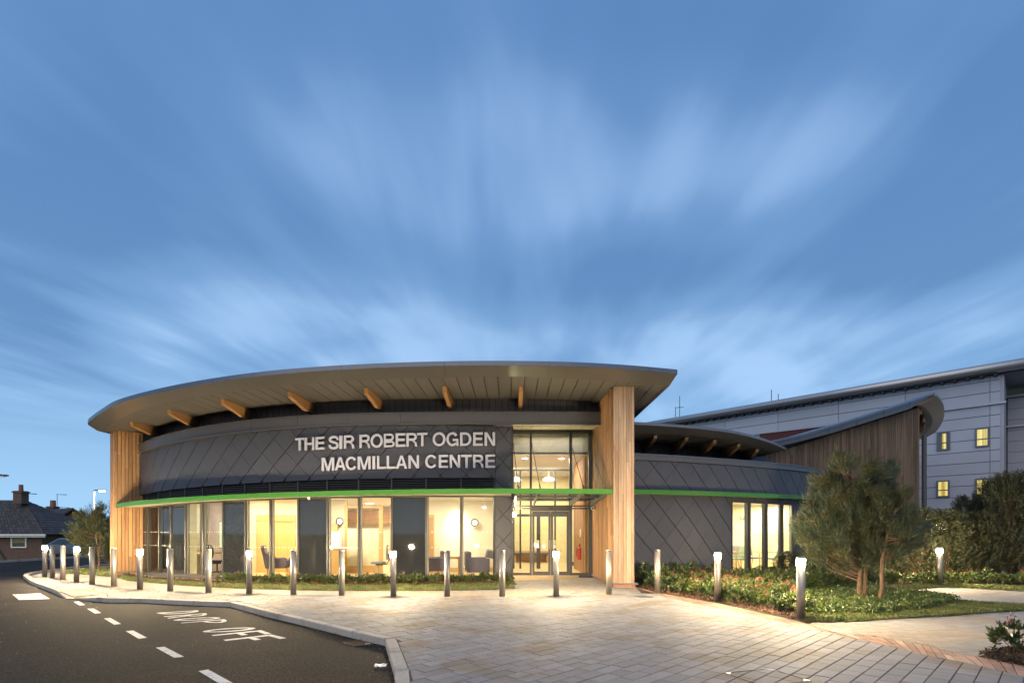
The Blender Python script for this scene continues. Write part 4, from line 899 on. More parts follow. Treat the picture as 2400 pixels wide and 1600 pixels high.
for i in range(npn):
    a, b = wa+(WG.L-wa)*i/npn+.004, wa+(WG.L-wa)*(i+1)/npn-.004; obj('flashing_panel', ribbon(MB(), WG, a, b, lambda q: wb_(q)+.01, lambda q: wt_(q)-.02, .07, -.04, step=.2), M_band, wpr)
obj('top_edge', ribbon(MB(), WG, wa, WG.L, lambda q: wt_(q)-.02, lambda q: wt_(q)+.012, .10, .3, step=.2), M_fasc, wpr)
WB = WG.off(.42); wbt = WB.fitz([(1487, 1146), (1600, 1148.6), (1715, 1152.6), (1850, 1158.5), (1936, 1163.2)], 3); wbt_ = lambda q: wbt(min(q, WB.hit(1955)))
b0, b1 = WB.hit(1478), WB.L-.3
wcn = obj('wing_canopy', ribbon(MB(), WB, b0, b1, lambda q: wbt_(q)-.12, lambda q: wbt_(q)-.02, -.012, .5), mat('canopy_underside', (.42, .38, .32)), CB)
for i in range(3): obj('green_fascia', ribbon(MB(), WB, b0+(b1-b0)*i/3+.002, b0+(b1-b0)*(i+1)/3-.002, lambda q: wbt_(q)-.142, wbt_, .0, .012, step=.2), M_green, wcn)
# wing windows
wms = [WG.hit(x) for x in (1714.5, 1757, 1797, 1834, 1862)]
wf = obj('wing_window_frame', (lambda mb: (ribbon(mb, WG, wms[0], wms[-1], 2.53, 2.60, .0, .10), ribbon(mb, WG, wms[0], wms[-1], .05, .13, .05, .1), mb)[2])(MB()), M_frame, CB)
for i in range(4):
    a, b = wms[i], wms[i+1]; wn = obj('wing_window', MB().wall(WG.at(b-.075), WG.at(b-.0), .13, .13, 2.53, 2.53, .03, .1), M_frame, CB); obj('mullion', MB().wall(WG.at(a), WG.at(a+.028), .13, .13, 2.53, 2.53, .03, .1), M_frame, wn)
    mb = MB(); mb.wall(WG.at(b-.20), WG.at(b-.078), .13, .13, 2.53, 2.53, -.02, .08); obj('inner_frame', mb, MATS['sage_frame'], wn)
    mb = MB(); mb.wall(WG.at(a+.03), WG.at(b-.20), .13, .13, 2.53, 2.53, .0, .012); obj('pane', mb, M_glass, wn)
    dots = MB(); d0, d1 = WG.at(a+.04), WG.at(b-.21); n = 8
    for zz_ in (.98, 1.42):
        for k in range(n):
            t0 = .08+.84*k/(n-1); dx, dy = d1[0]-d0[0], d1[1]-d0[1]; l = math.hypot(dx, dy); c0 = (d0[0]+dx*t0, d0[1]+dy*t0); dots.wall((c0[0]-dx/l*.014, c0[1]-dy/l*.014), (c0[0]+dx/l*.014, c0[1]+dy/l*.014), zz_, zz_, zz_+.028, zz_+.028, .004, -.002)
    obj('safety_dots', dots, mat('dark_dots', (.45, .40, .28)), wn, kind='stuff')
# wing clerestory, rafters, roof
WE1 = Cv([(2.9, 17.3), (4.4, 17.35), (5.6, 17.5), (6.7, 17.85), (7.75, 18.55), (8.8, 19.5), (9.75, 20.6)], step=.08)
WE2 = Cv([(2.9, 16.9), (4.5, 16.95), (5.75, 17.1), (6.9, 17.45), (8.0, 18.15), (9.1, 19.1), (10.0, 20.1)], step=.08)
w2 = WE2.fitz([(1486, 989), (1584, 995), (1664, 1002.5), (1755, 1018), (1813, 1036)], 3)
WCL = Cv([(2.9, 19.05), (4.6, 19.2), (5.63, 19.35), (6.67, 19.65), (7.7, 20.15), (8.75, 20.85), (10.2, 22.0), (12, 23.8)], step=.08)
wsz = lambda x: 4.62-.03*max(0, x-4.5)
wc = obj('wing_clerestory', ribbon(MB(), WCL, 0, WCL.L, 3.5, lambda q: wsz(WCL.at(q)[0])+.05, -.02, .1), M_greyd, CB)
n = int(WCL.L/.22)
for i in range(n):
    a, b = WCL.L*i/n+.006, WCL.L*(i+1)/n-.006; mb = MB(); mb.wall(WCL.at(a), WCL.at(b), 3.5, 3.5, wsz(WCL.at(a)[0])+.03, wsz(WCL.at(b)[0])+.03, .0, .03); obj('clerestory_board', mb, M_grey, wc)
wr = obj('wing_roof', roof_strip(WE2, w2, 20, 29., .25), M_greyd, CB)
obj('fascia', ribbon(MB(), WE2, 0, WE2.L, lambda q: w2(q)-.07, lambda q: w2(q)+.01, .012, .03), M_fasc, wr)
v = []; n = 16
for k in range(n+1):
    p, r_ = WE1.at(WE1.L*k/n), WE2.at(WE2.L*k/n); v += [(*p, wsz(p[0])-.0), (*r_, w2(WE2.L*k/n)-.07), (*r_, w2(WE2.L*k/n)-.05), (*p, wsz(p[0])+.03)]
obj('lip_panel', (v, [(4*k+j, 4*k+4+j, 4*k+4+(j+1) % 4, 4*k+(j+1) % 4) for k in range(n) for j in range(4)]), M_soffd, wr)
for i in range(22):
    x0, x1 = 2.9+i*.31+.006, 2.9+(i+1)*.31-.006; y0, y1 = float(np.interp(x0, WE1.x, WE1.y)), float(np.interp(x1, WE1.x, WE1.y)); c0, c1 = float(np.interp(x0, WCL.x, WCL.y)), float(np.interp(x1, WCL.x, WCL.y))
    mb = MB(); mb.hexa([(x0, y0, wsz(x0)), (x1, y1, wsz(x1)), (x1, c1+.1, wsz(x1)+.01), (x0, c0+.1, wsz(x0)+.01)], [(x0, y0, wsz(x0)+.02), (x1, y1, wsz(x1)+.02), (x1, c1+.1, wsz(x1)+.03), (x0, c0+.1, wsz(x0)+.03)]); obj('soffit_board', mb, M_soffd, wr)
for k in range(5):
    xr = 4.58+1.04*k; yi = float(np.interp(xr, WCL.x, WCL.y)); yo = yi-(1.65, 1.65, 1.6, 1.5, 1.25)[k]; zi = wsz(xr)-.005; w = .055; mb = MB()
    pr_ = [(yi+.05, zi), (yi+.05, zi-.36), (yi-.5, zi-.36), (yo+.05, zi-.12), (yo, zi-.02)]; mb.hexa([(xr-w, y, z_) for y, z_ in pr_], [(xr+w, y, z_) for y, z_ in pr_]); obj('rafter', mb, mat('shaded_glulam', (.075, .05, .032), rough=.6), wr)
# tall timber gable wall with the rising roof -----------------------
TA, TB = (9.6, 21.9), (18.5, 25.0)
tl = lambda t: (TA[0]+(TB[0]-TA[0])*t, TA[1]+(TB[1]-TA[1])*t)
def tt(px):
    k = (px-CX)/F; return (k*TA[1]-TA[0])/((TB[0]-TA[0])-k*(TB[1]-TA[1]))
rt = lambda t: float(np.interp(t, [tt(1765), tt(1951), tt(2149)], [H+(HY-1075)/F*tl(tt(1765))[1], H+(HY-1018)/F*tl(tt(1951))[1], H+(HY-955)/F*tl(tt(2149))[1]]))
tw = obj('timber_gable', (lambda mb: (mb.wall(tl(0), tl(1), 2.75, 2.75, rt(0), rt(1)-.05, -.03, .3), mb.wall(tl(.62), tl(1), -.1, -.1, 2.74, 2.74, -.03, .3), mb)[2])(MB()), MATS['pier_membrane'], CB)
n = 74
for i in range(n):
    a, b = i/n, (i+.88)/n; pj = .012 if tl(a)[0] > tl(tt(1951))[0] else 0.; cutz = random.uniform(3.2, 5.5); top = min(rt(a), rt(b)); cutz = min(cutz, top-.3); mb = MB()
    mb.wall(tl(a), tl(b), 2.7 if a < .62 else 0., 2.7 if a < .62 else 0., cutz-.002, cutz-.002, pj+random.uniform(0, .006), .028); mb.wall(tl(a), tl(b), cutz+.002, cutz+.002, top, top, pj+random.uniform(0, .006), .028); obj('plank', mb, M_woodd, tw)
mb = MB(); mb.tube([(18.72, 25.0, -.1), (18.72, 25.0, 5.9)], .10, 10); obj('downpipe', mb, M_frame, tw)
mb = MB(); mb.wall((18.55, 25.1), (18.95, 25.6), -.1, -.1, 5.6, 5.6, .0, .3); obj('dark_return', mb, M_frame, tw)
# rising roof
e0 = Vector((9.46, 19.9)); 
def rl(t, off): p = tl(t); d = Vector((TB[0]-TA[0], TB[1]-TA[1])).normalized(); return (p[0]+d.y*off, p[1]-d.x*off)
FTT = [(1813, 1035.5), (1975, 989.6), (2140, 937.5), (2189, 920)]; FBT = [(1805, 1052), (1951, 1014), (2149, 953)]
def ttz(px, off):
    k = (px-CX)/F; p0, p1 = rl(0, off), rl(1, off); return (k*p0[1]-p0[0])/((p1[0]-p0[0])-k*(p1[1]-p0[1]))
OF = .55
tz = [(ttz(x, OF), H+(HY-y)/F*rl(ttz(x, OF), OF)[1]) for x, y in FTT]; bz_ = [(ttz(x, OF), H+(HY-y)/F*rl(ttz(x, OF), OF)[1]) for x, y in FBT]
ztt = lambda t: float(np.interp(t, [a for a, _ in tz], [b for _, b in tz])); zbt_ = lambda t: float(np.interp(t, [a for a, _ in bz_]+[tz[-1][0]], [b for _, b in bz_]+[tz[-1][1]-.05]))
t0_, t1_ = tz[0][0]-.03, tz[-1][0]
nseg = 6; rr = None
topv = []
for i in range(nseg):
    a, b = t0_+(t1_-t0_)*i/nseg, t0_+(t1_-t0_)*(i+1)/nseg; mb = MB(); mb.wall(rl(a+.001, OF), rl(b-.001, OF), zbt_(a), zbt_(b), ztt(a)-.09, ztt(b)-.09, .0, .5)
    if rr is None: rr = obj('rising_roof', mb, M_fasc if False else M_band, CB)
    else: obj('verge_panel', mb, M_band, rr)
    mb = MB(); mb.wall(rl(a+.001, OF), rl(b-.001, OF), ztt(a)-.085, ztt(b)-.085, ztt(a), ztt(b), .05, .6); obj('verge_capping', mb, M_fasc, rr)
OUT = [(2189, 920, 24.), (2200, 928, 25.2), (2208, 940, 26.5), (2213, 955, 28.), (2212, 975, 30.), (2203, 995, 32.), (2190, 1010, 33.5), (2165, 1024, 35.5)]
INN = [(2140, 951, 24.3), (2158, 949, 24.6), (2171, 958, 25.8), (2183, 975, 27.5), (2186, 987, 29), (2178.5, 1006.6, 31.5), (2166, 1021, 34), (2150, 1030, 35.5)]
rl0 = Vector(rl(t1_, OF)); o3 = [P(*p) for p in OUT]; o3[0] = Vector((rl0.x, rl0.y, ztt(t1_)-.01)); i3 = [P(*p) for p in INN]
def res(pts, n):
    pts = [Vector(p) for p in pts]; o = []
    for k in range(n+1):
        t = k/n*(len(pts)-1); i = min(int(t), len(pts)-2); u_ = t-i; p0, p1, p2, p3 = pts[max(i-1, 0)], pts[i], pts[i+1], pts[min(i+2, len(pts)-1)]
        o.append(.5*((2*p1)+(-p0+p2)*u_+(2*p0-5*p1+4*p2-p3)*u_*u_+(-p0+3*p1-3*p2+p3)*u_**3))
    return o
oo, ii = res(o3, 28), res(i3, 28)
for k in range(0, 28, 4):
    v = []; 
    for j in range(k, k+5): v += [ii[j], oo[j]+Vector((0, 0, -.10)), oo[j]+Vector((0, 0, -.08)), ii[j]+Vector((0, 0, .02))]
    obj('lip_panel', (v, [(4*a+b, 4*a+4+b, 4*a+4+(b+1) % 4, 4*a+(b+1) % 4) for a in range(4) for b in range(4)]), M_lipw, rr)
v = []
for j in range(29): v += [oo[j]+Vector((0, 0, -.10)), oo[j]+Vector((0, 0, .02))]
obj('curved_fascia', (v, [(2*j, 2*j+2, 2*j+3, 2*j+1) for j in range(28)]), M_fasc, rr)
# golden soffit boards and rafters of the rising roof
wl0, wl1 = Vector((18.5, 25.05, 0)), Vector((23.6, 33.5, 0))
for k in range(0, 28):
    a0, a1 = wl0.lerp(wl1, k/28+.002), wl0.lerp(wl1, (k+1)/28-.002); p0, p1 = ii[k], ii[k+1]; zA = 7.28
    mb = MB(); c0, c1 = p0.copy(), p1.copy(); mb.hexa([c0, c1, (a1.x, a1.y, zA+.2), (a0.x, a0.y, zA)], [c0+Vector((0, 0, .02)), c1+Vector((0, 0, .02)), (a1.x, a1.y, zA+.22), (a0.x, a0.y, zA+.02)]); obj('soffit_board', mb, mat('golden_soffit', (.55, .44, .26), rough=.45, island=.1), rr)
for k in (6, 11, 16, 21):
    a0 = wl0.lerp(wl1, k/28); p0 = ii[k].lerp(Vector((a0.x, a0.y, 7.3)), .3); d = Vector((p0.x-a0.x, p0.y-a0.y)).normalized(); mb = MB()
    mb.wall((a0.x, a0.y), (p0.x, p0.y), 6.8, 7.0, 7.27, ii[k].z-.02, .06, .06); obj('rafter', mb, M_glul, rr)
mb = MB(); mb.wall((18.5, 25.3), (23.6, 33.8), -.1, -.1, 7.25, 7.45, .0, .3); obj('drum_wall', mb, M_greyd, rr)
pts = [rl(t0_, OF), rl(t1_, OF)]
rv = [(*rl(t0_, OF-.3), ztt(t0_)-.12), (*rl(t1_, OF-.3), ztt(t1_)-.12)]+[(p.x, p.y, p.z-.03) for p in oo[1:]]+[(14, 36, 5.2), (10.5, 30, 4.0)]
obj('roof_sheet', (rv, [tuple(range(len(rv)))]), M_greyd, rr)
# dark red roof seen in the valley between the two roofs
mb = MB(); a, b, c_ = P(1788, 1012, 27.), P(1916, 1004, 27.), P(1850, 1040, 27.)
rd = obj('valley_capping', MB().hexa([P(1780, 1016.4, 27.15), P(1925, 999.9, 27.15), P(1925, 999.9, 27.6), P(1780, 1016.4, 27.6)], [P(1780, 1014.5, 27.15), P(1925, 998, 27.15), P(1925, 998, 27.6), P(1780, 1014.5, 27.6)]), M_hroof, CB)
mb = MB(); mb.hexa([P(1780, 1060, 27.2), P(1925, 1060, 27.2), P(1925, 1060, 27.5), P(1780, 1060, 27.5)], [P(1780, 1016.5, 27.2), P(1925, 1000, 27.2), P(1925, 1000, 27.5), P(1780, 1016.5, 27.5)]); obj('red_cladding', mb, mat('maroon_tile', (.060, .014, .016), rough=.8), rd)

# ================================================================== inside the building
FZ = .085
def wallpt(px, Y): return ((px-CX)/F*Y, Y)
def boxwall(name, p0, p1, z0, z1, m, th=.12, parent=CB):
    mb = MB(); mb.wall(p0, p1, z0, z0, z1, z1, .0, th); return obj(name, mb, m, parent)
obj('ceiling', (lambda mb: (mb.prism([GL.at(q, -.10) for q in np.linspace(.2, GL.L-.1, 30)]+[(-.25, 22.5), (-.25, 27.5), (-12.5, 27.5)], ceil_z-.02, ceil_z+.0), mb)[1])(MB()), M_ceil, CB)
rb = GL.off(-3.1)
def bk(px, Y): return wallpt(px, Y)
# room walls: back wall pieces at their own depths, partitions radial
boxwall('back_wall', bk(330, 23.2), bk(556, 20.6), FZ, ceil_z, M_cream)
boxwall('back_wall', bk(548, 19.9), bk(742, 19.55), FZ, ceil_z, M_cream)
boxwall('back_wall', bk(742, 19.5), bk(812, 19.4), FZ, ceil_z, M_cream)
boxwall('back_wall', bk(992, 19.6), bk(1170, 19.9), FZ, ceil_z, M_cream)
boxwall('corridor_wall', bk(740, 24.5), bk(1010, 24.5), FZ, ceil_z, M_cream)
for px, Ya, Yb, px2 in ((549, 16.95, 20.2, 560), (734, 16.35, 19.6, 742), (955, 16.4, 24.6, 985), (1166, 17.0, 20.1, 1166)):
    p0, p1 = wallpt(px, Ya), wallpt(px2, Yb); boxwall('partition', p0, p1, FZ, ceil_z, M_cream, .10)
boxwall('lobby_side_wall', (-.12, 18.3), (-.12, 26.), FZ, 4.6, M_cream, .10)
# room 3 : timber-framed screen, frosted lower glass, oak boards behind
def post(px, Y, z0, z1, w, m, nm='timber_post', d=.07):
    x = (px-CX)/F*Y; mb = MB(); mb.box((x, Y, (z0+z1)/2), (w, d, z1-z0)); return obj(nm, mb, m, CB)
Y3 = 19.4; zz3 = lambda py, Y=Y3: H-(py-HY)/F*Y
for px in (811, 840.5, 893, 917): post(px, Y3, FZ, zz3(1183), .085 if px != 893 else .14, M_oak)
boxwall('timber_rail', bk(808, Y3-.02), bk(896, Y3-.02), zz3(1190), zz3(1185), M_oak, .08)
boxwall('timber_rail', bk(808, Y3-.02), bk(896, Y3-.02), zz3(1331), zz3(1325), M_oak, .08)
boxwall('frosted_screen', bk(812, Y3), bk(892, Y3), zz3(1326), zz3(1238), mat('frosted_film', (.62, .58, .42), rough=.7), .03)
boxwall('oak_lining', bk(800, 23.9), bk(1000, 23.9), 1.9, 2.45, mat('walnut_slats', (.30, .16, .07), rough=.6, var=.3, nscale=4, stretch=(9, 9, .3)), .03)
boxwall('skirting', bk(813, 19.36), bk(893, 19.36), FZ, FZ+.16, M_oak, .02)
boxwall('skirting', bk(1005, 19.55), bk(1168, 19.85), FZ, FZ+.16, M_oak, .02)
boxwall('door_frame', bk(1003, 19.55), bk(1018, 19.6), FZ, zz3(1205), M_oak, .04)
boxwall('inner_door', bk(1006, 19.5), bk(1015, 19.54), FZ, zz3(1212), mat('oak_dark', (.42, .24, .09), rough=.5), .03)
# oak double door of room 2
od = boxwall('oak_door', bk(601, 19.72), bk(691, 19.56), FZ, H-(1206-HY)/F*19.6, M_oak, .04)
for a, b, y0, y1 in ((604, 640, 1221, 1345), (649, 688, 1223, 1345)):
    mb = MB(); mb.wall(bk(a, 19.70), bk(b, 19.62), FZ+.01, FZ+.01, H-(y0-HY)/F*19.6, H-(y1*0+y0-HY)/F*19.6, .03, 0); obj('door_leaf', mb, mat('oak_light', (.56, .38, .17), rough=.45, var=.12, nscale=5, stretch=(7, 7, .4)), od)
boxwall('door_head', bk(600, 19.68), bk(692, 19.52), H-(1222-HY)/F*19.6, H-(1219-HY)/F*19.6, MATS['oak_dark'], .03)
# room 1: pale column, picture, worktop
post(455, 19.0, FZ, ceil_z, .30, mat('olive_plaster', (.50, .46, .33), rough=.9), 'column', .2)
boxwall('worktop', bk(462, 18.9), bk(500, 18.6), .78, .82, M_oak, .5)
boxwall('dado_panel', bk(490, 19.9), bk(556, 19.7), FZ, ceil_z, mat('rose_plaster', (.46, .38, .38), rough=.9), .06)
# wing room
wfl = obj('wing_floor', (lambda mb: (mb.prism([WG.at(WG.hit(1690), -.05), WG.at(WG.hit(1880), -.05), (14.5, 26), (9.5, 26.5)], -.1, FZ), mb)[1])(MB()), M_floor, CB)
obj('wing_ceiling', (lambda mb: (mb.prism([WG.at(WG.hit(1690), -.12), WG.at(WG.hit(1880), -.12), (14.5, 26), (9.0, 26.5)], 2.62, 2.66), mb)[1])(MB()), M_ceil, CB)
pb0, pb1 = wallpt(1690, 22.4), wallpt(1905, 23.2)
boxwall('wing_back_wall', pb0, pb1, FZ, 2.64, mat('warm_cream', (.84, .76, .52), rough=.9))
boxwall('wing_partition', WG.at(WG.hit(1706), -.1), wallpt(1690, 22.6), FZ, 2.64, MATS['warm_cream'], .1)
boxwall('wing_partition', wallpt(1905, 23.2), WG.at(WG.hit(1885), -.1), FZ, 2.64, MATS['warm_cream'], .1)
# lobby
boxwall('lobby_back_wall', (-.1, 26.4), (5., 26.4), FZ, 4.4, mat('pale_ochre', (.74, .64, .36), rough=.9))
lc = MB(); lc.prism([(-.1, YE+.60), (2.66, YE+.60), (3.2, 26.4), (-.1, 26.4)], 4.18, 4.24); obj('lobby_ceiling', lc, M_ceil, CB)
mb = MB(); mb.box((1.3, YE+.62, (4.18+ez(1016))/2+.05), (2.6, .04, ez(1014)-4.1)); obj('bulkhead', mb, mat('grey_blind', (.55, .50, .44), rough=.9), CB)
mb = MB(); mb.prism([(-.1, 20.7), (2.9, 20.7), (3.1, 26.3), (-.1, 26.3)], 3.0 if False else 2.75, 2.8)
YI = 21.6
ix = lambda px: (px-CX)/F*YI
iz = lambda py: H-(py-HY)/F*YI
inn = obj('inner_screen', (lambda mb: (mb.box(((ix(1203)+ix(1338))/2, YI, iz(1101)), (ix(1338)-ix(1203), .08, .07)), mb.box(((ix(1203)+ix(1338))/2, YI, iz(1207)), (ix(1338)-ix(1203), .08, .10)), mb)[2])(MB()), M_frame, CB)
for px in (1204, 1219.5, 1262, 1301, 1337):
    mb = MB(); mb.box((ix(px), YI, (FZ+iz(1101))/2), (.07 if px != 1262 else .16, .07, iz(1101)-FZ)) if not (px == 1262) else mb.box((ix(px), YI, (FZ+iz(1207))/2), (.15, .07, iz(1207)-FZ)); obj('mullion', mb, M_frame, inn)
# slatted timber side wall of the lobby
for i in range(22):
    t = i/22; p = (2.46-.0*t, YE+.35+t*3.2); mb = MB(); mb.box((p[0]-.0, p[1], (FZ+4.1)/2), (.05, .075, 4.1-FZ)); obj('lobby_batten', mb, M_wood, CB)
mb = MB(); mb.box((2.55, YE+2., 2.1), (.05, 3.6, 4.1)); obj('lobby_lining', mb, MATS['oak_dark'], CB)
mb = MB(); mb.wall(bk(1206, 26.2), bk(1296, 26.2), FZ, FZ, .62, .62, 0, .05); obj('lobby_panelling', mb, M_oak, CB)
LB = thing('lobby_lettering', (.6, 26.3, 1.8), 'pale yellow lettering on the ochre wall at the back of the lobby', 'lettering')
for row, x0, x1, y0, y1 in (('THE SIR ROBERT OGDEN', 1194, 1286, 1229.5, 1236.5), ('MACMILLAN CENTRE', 1194, 1268, 1241, 1248)):
    n = len(row)
    for k, ch in enumerate(row):
        if ch == ' ': continue
        v, f = textmesh(ch, extrude=.01); a, b = x0+(x1-x0)*k/n, x0+(x1-x0)*(k+(.35 if ch == 'I' else .82))/n; pa, pb = (a-CX)/F*26.36, (b-CX)/F*26.36; za, zb2 = H-(y1-HY)/F*26.36, H-(y0-HY)/F*26.36
        obj('letter', ([(pa+(pb-pa)*p[0], 26.39-(.02 if p[2] > 0 else 0), za+(zb2-za)*p[1]) for p in v], f), mat('yellow_letter', (.85, .78, .22), rough=.6), LB)
bh = thing('lobby_bench', (.9, 25.9, FZ), 'long low purple bench along the lobby back wall', 'bench'); obj('seat', MB().box((.9, 25.95, .50), (1.75, .5, .10)), M_purp, bh, bevel=.02)
for xx in (.15, 1.65): obj('leg', MB().box((xx, 25.95, .27), (.06, .4, .36)), M_oak, bh)
# ---- lights in the rooms
def arealight(name, loc, sx, sy, e, col=(1., .86, .62), rot=(0, 0, 0)):
    l = bpy.data.lights.new(name, 'AREA'); l.shape = 'RECTANGLE'; l.size = sx; l.size_y = sy; l.energy = e; l.color = col
    o = bpy.data.objects.new(name, l); COL.objects.link(o); o.location = loc; o.rotation_euler = rot; return o
def fitting(name, loc, r, label, m=None, drop=0.03, group=None):
    t = thing(name, loc, label, 'ceiling light', group); mb = MB(); mb.lathe([(r, 0), (r, -drop)], (loc[0], loc[1], loc[2]), 20); obj('rim', mb, M_wht, t)
    mb = MB(); mb.lathe([(r*.86, -drop-.001), (r*.8, -drop-.006)], (loc[0], loc[1], loc[2]), 20); obj('diffuser', mb, m or M_down, t); return t
arealight('room_light_a', (-9.6, 18.9, ceil_z-.06), 1.0, .8, 60, (1., .88, .74))
arealight('room_light_b', (-8.0, 18.2, ceil_z-.06), 1.2, 1.0, 115, (1., .82, .54)); arealight('room_light_b2', (-7.0, 18.2, ceil_z-.06), .8, .8, 60, (1., .82, .54))
arealight('room_light_c', (-5.4, 18.0, ceil_z-.06), 1.2, 1.0, 120, (1., .88, .68)); arealight('room_light_c2', (-5.2, 22.0, ceil_z-.06), 2.4, 1.2, 230, (1., .88, .68))
arealight('room_light_d', (-1.9, 18.2, ceil_z-.06), 1.3, 1.0, 105, (1., .90, .72))
arealight('lobby_bulkhead_fill', (1.3, YE+.35, ez(1014)-.03), 2.2, .15, 9, (1., .88, .68))  # added unseen fill light that brightens the bulkhead behind the glass
arealight('lobby_light', (1.2, 20.2, 4.12), 1.4, 1.4, 210, (1., .86, .64)); arealight('lobby_light_b', (1.4, 24.2, 4.1), 2.0, 2.0, 260, (1., .86, .64))
arealight('wing_light', (9.5, 20.9, 2.58), 1.6, .8, 150, (1., .89, .62), (0, 0, .6)); arealight('wing_light_b', (10.9, 22.2, 2.58), 1.2, .8, 90, (1., .89, .62), (0, 0, .6))
def ceilpt(px, py, z_): Y = F*(z_-H)/(HY-py); return ((px-CX)/F*Y, Y, z_)
p = ceilpt(866, 1177.5, ceil_z-.02); fitting('ceiling_light', p, .17, 'round ceiling light over the grey office chair, seen through the timber framed room window')
p = ceilpt(873, 1190.5, ceil_z-.02); fitting('ceiling_light', p, .22, 'flat ceiling light in the corridor beyond the timber screen')
for px, py, lab in ((1231, 1072, 'left one of two round downlights high in the lobby ceiling'), (1316, 1072, 'right one of two round downlights high in the lobby ceiling')):
    p = ceilpt(px, py, 4.18); fitting('downlight', p, .11, lab)
for px, py, lab in ((1209, 1123, 'glowing round lobby pendant light beside the left mullion above the green band'), (1286, 1122, 'glowing round lobby pendant light behind the middle upper pane above the green band')):
    p = P(px, py, 23.5); t = thing('pendant_light', p, lab, 'pendant light'); mb = MB(); mb.lathe([(.10, .09), (.22, .03), (.25, -.03), (.2, -.07)], p, 20); obj('shade', mb, emat('pendant_glow', (1., .86, .6), 9.), t); mb = MB(); mb.tube([p, Vector((p.x, p.y, 4.18))], .008, 6); obj('flex', mb, M_wht, t)
p = P(1135, 1187, 17.6); t = thing('ceiling_spotlight', p, 'small bright ceiling spotlight to the upper right of the clock in the cream room', 'spotlight'); mb = MB(); mb.lathe([(.045, .0), (.05, -.04)], p, 14); obj('diffuser', mb, M_down, t)
mb = MB(); mb.tube([p, Vector((p.x, p.y, ceil_z-.02))], .012, 6); obj('stem', mb, M_wht, t)
sl_ = bpy.data.lights.new('clock_spot', 'SPOT'); sl_.energy = 160; sl_.spot_size = math.radians(58); sl_.spot_blend = .55; sl_.shadow_soft_size = .05; sl_.color = (1., .9, .7)
o = bpy.data.objects.new('clock_spot', sl_); COL.objects.link(o); o.location = (-1.95, 19.1, 2.62); o.rotation_euler = Vector((.0, .62, -.8)).to_track_quat('-Z', 'Y').to_euler()
# ---- clocks
def clock(loc, r, yaw, label):
    t = thing('wall_clock', (0, 0, 0), label, 'clock')
    from mathutils import Matrix
    mb = MB(); mb.lathe([(r, 0), (r*1.04, .02), (r*.93, .045), (r*.80, .03), (r*.8, .02)], (0, 0, 0), 28); a = obj('rim', mb, M_black, t)
    mb = MB(); mb.lathe([(r*.8, .018), (r*.8, .022)], (0, 0, 0), 28); b = obj('dial', mb, M_wht, t)
    mb = MB(); mb.box((r*.22, -r*.10, .026), (r*.5, r*.05, .004), rz=-.4); c_ = obj('hour_hand', mb, M_black, t); mb = MB(); mb.box((-r*.2, r*.15, .03), (r*.7, r*.035, .004), rz=-.62); d_ = obj('minute_hand', mb, M_black, t)
    mb = MB()
    for k in range(12):
        an = k*math.pi/6; mb.box((math.cos(an)*r*.78, math.sin(an)*r*.78, .024), (r*.12, r*.035, .003), rz=an)
    obj('hour_marks', mb, M_black, t)
    t.location = loc; t.rotation_euler = (math.pi/2, 0, yaw); return t
clock((*wallpt(1112.5, 19.55), H-(1224-HY)/F*19.55), .135, .13, 'round black-rimmed wall clock on the cream wall under the spotlight')
clock((*wallpt(795.5, 19.28), H-(1221-HY)/F*19.28), .135, .75, 'round black-rimmed wall clock seen at an angle beside the timber screen')
# ---- seats and tables
def sofa(loc, rz, label, w=.72, name='armchair'):
    t = thing(name, (0, 0, 0), label, name)
    B = lambda nm, c, d, m=M_purp, bv=.03: obj(nm, MB().box(c, d), m, t, bevel=bv)
    B('seat', (0, 0, .33), (w-.24, .62, .18)); B('backrest', (0, .30, .56), (w-.2, .16, .50)); B('arm', (-w/2+.06, 0, .38), (.12, .70, .44)); B('arm', (w/2-.06, 0, .38), (.12, .70, .44)); B('base', (0, 0, .2), (w-.06, .66, .08))
    for a in (-1, 1):
        for b in (-1, 1): obj('leg', MB().tube([(a*(w/2-.1), b*.27, .16), (a*(w/2-.08), b*.29, 0)], [.02, .014], 8), M_oak, t)
    t.location = loc; t.rotation_euler = (0, 0, rz); return t
def at(px, Y): return ((px-CX)/F*Y, Y, FZ)
sofa(at(1016, 18.2), -1.45, 'dark purple armchair showing its side at the left edge of the clock room window')
sofa(at(1118, 17.75), 1.75, 'wide dark purple sofa chair with a cushion below the clock', .98)
mbc = MB(); mbc.box((0, 0, .0), (.34, .12, .28)); cu = obj('cushion', mbc, M_gfab, base=None, bevel=.05, label='grey scatter cushion propped on the wide sofa chair below the clock', cat='cushion'); cu.location = (*at(1150, 17.9)[:2], .80); cu.rotation_euler = (.3, .2, .4)
def wingchair(loc, rz, label):
    t = thing('wing_armchair', (0, 0, 0), label, 'armchair')
    obj('seat', MB().box((0, -.02, .36), (.5, .55, .16)), M_purp, t, bevel=.04)
    mb = MB(); mb.hexa([(-.26, .22, .3), (.26, .22, .3), (.26, .34, .3), (-.26, .34, .3)], [(-.28, .40, 1.02), (.28, .40, 1.02), (.28, .50, .98), (-.28, .50, .98)]); obj('backrest', mb, M_purp, t, bevel=.04)
    for a in (-1, 1):
        mb = MB(); pr_ = [(-.30, .28), (-.30, .52), (-.16, .60), (.1, .60), (.34, .80), (.40, .60), (.34, .28)]; mb.hexa([(a*.25, y, z_) for y, z_ in pr_], [(a*.34, y, z_) for y, z_ in pr_]); obj('arm', mb, M_purp, t, bevel=.02)
        for b in (-.24, .28): obj('leg', MB().tube([(a*.22, b, .28), (a*.25, b*1.15, 0)], [.022, .014], 8), M_oak, t)
    t.location = loc; t.rotation_euler = (0, 0, rz); return t
wingchair(at(652, 17.7), 1.85, 'purple wing armchair in front of the oak double door')
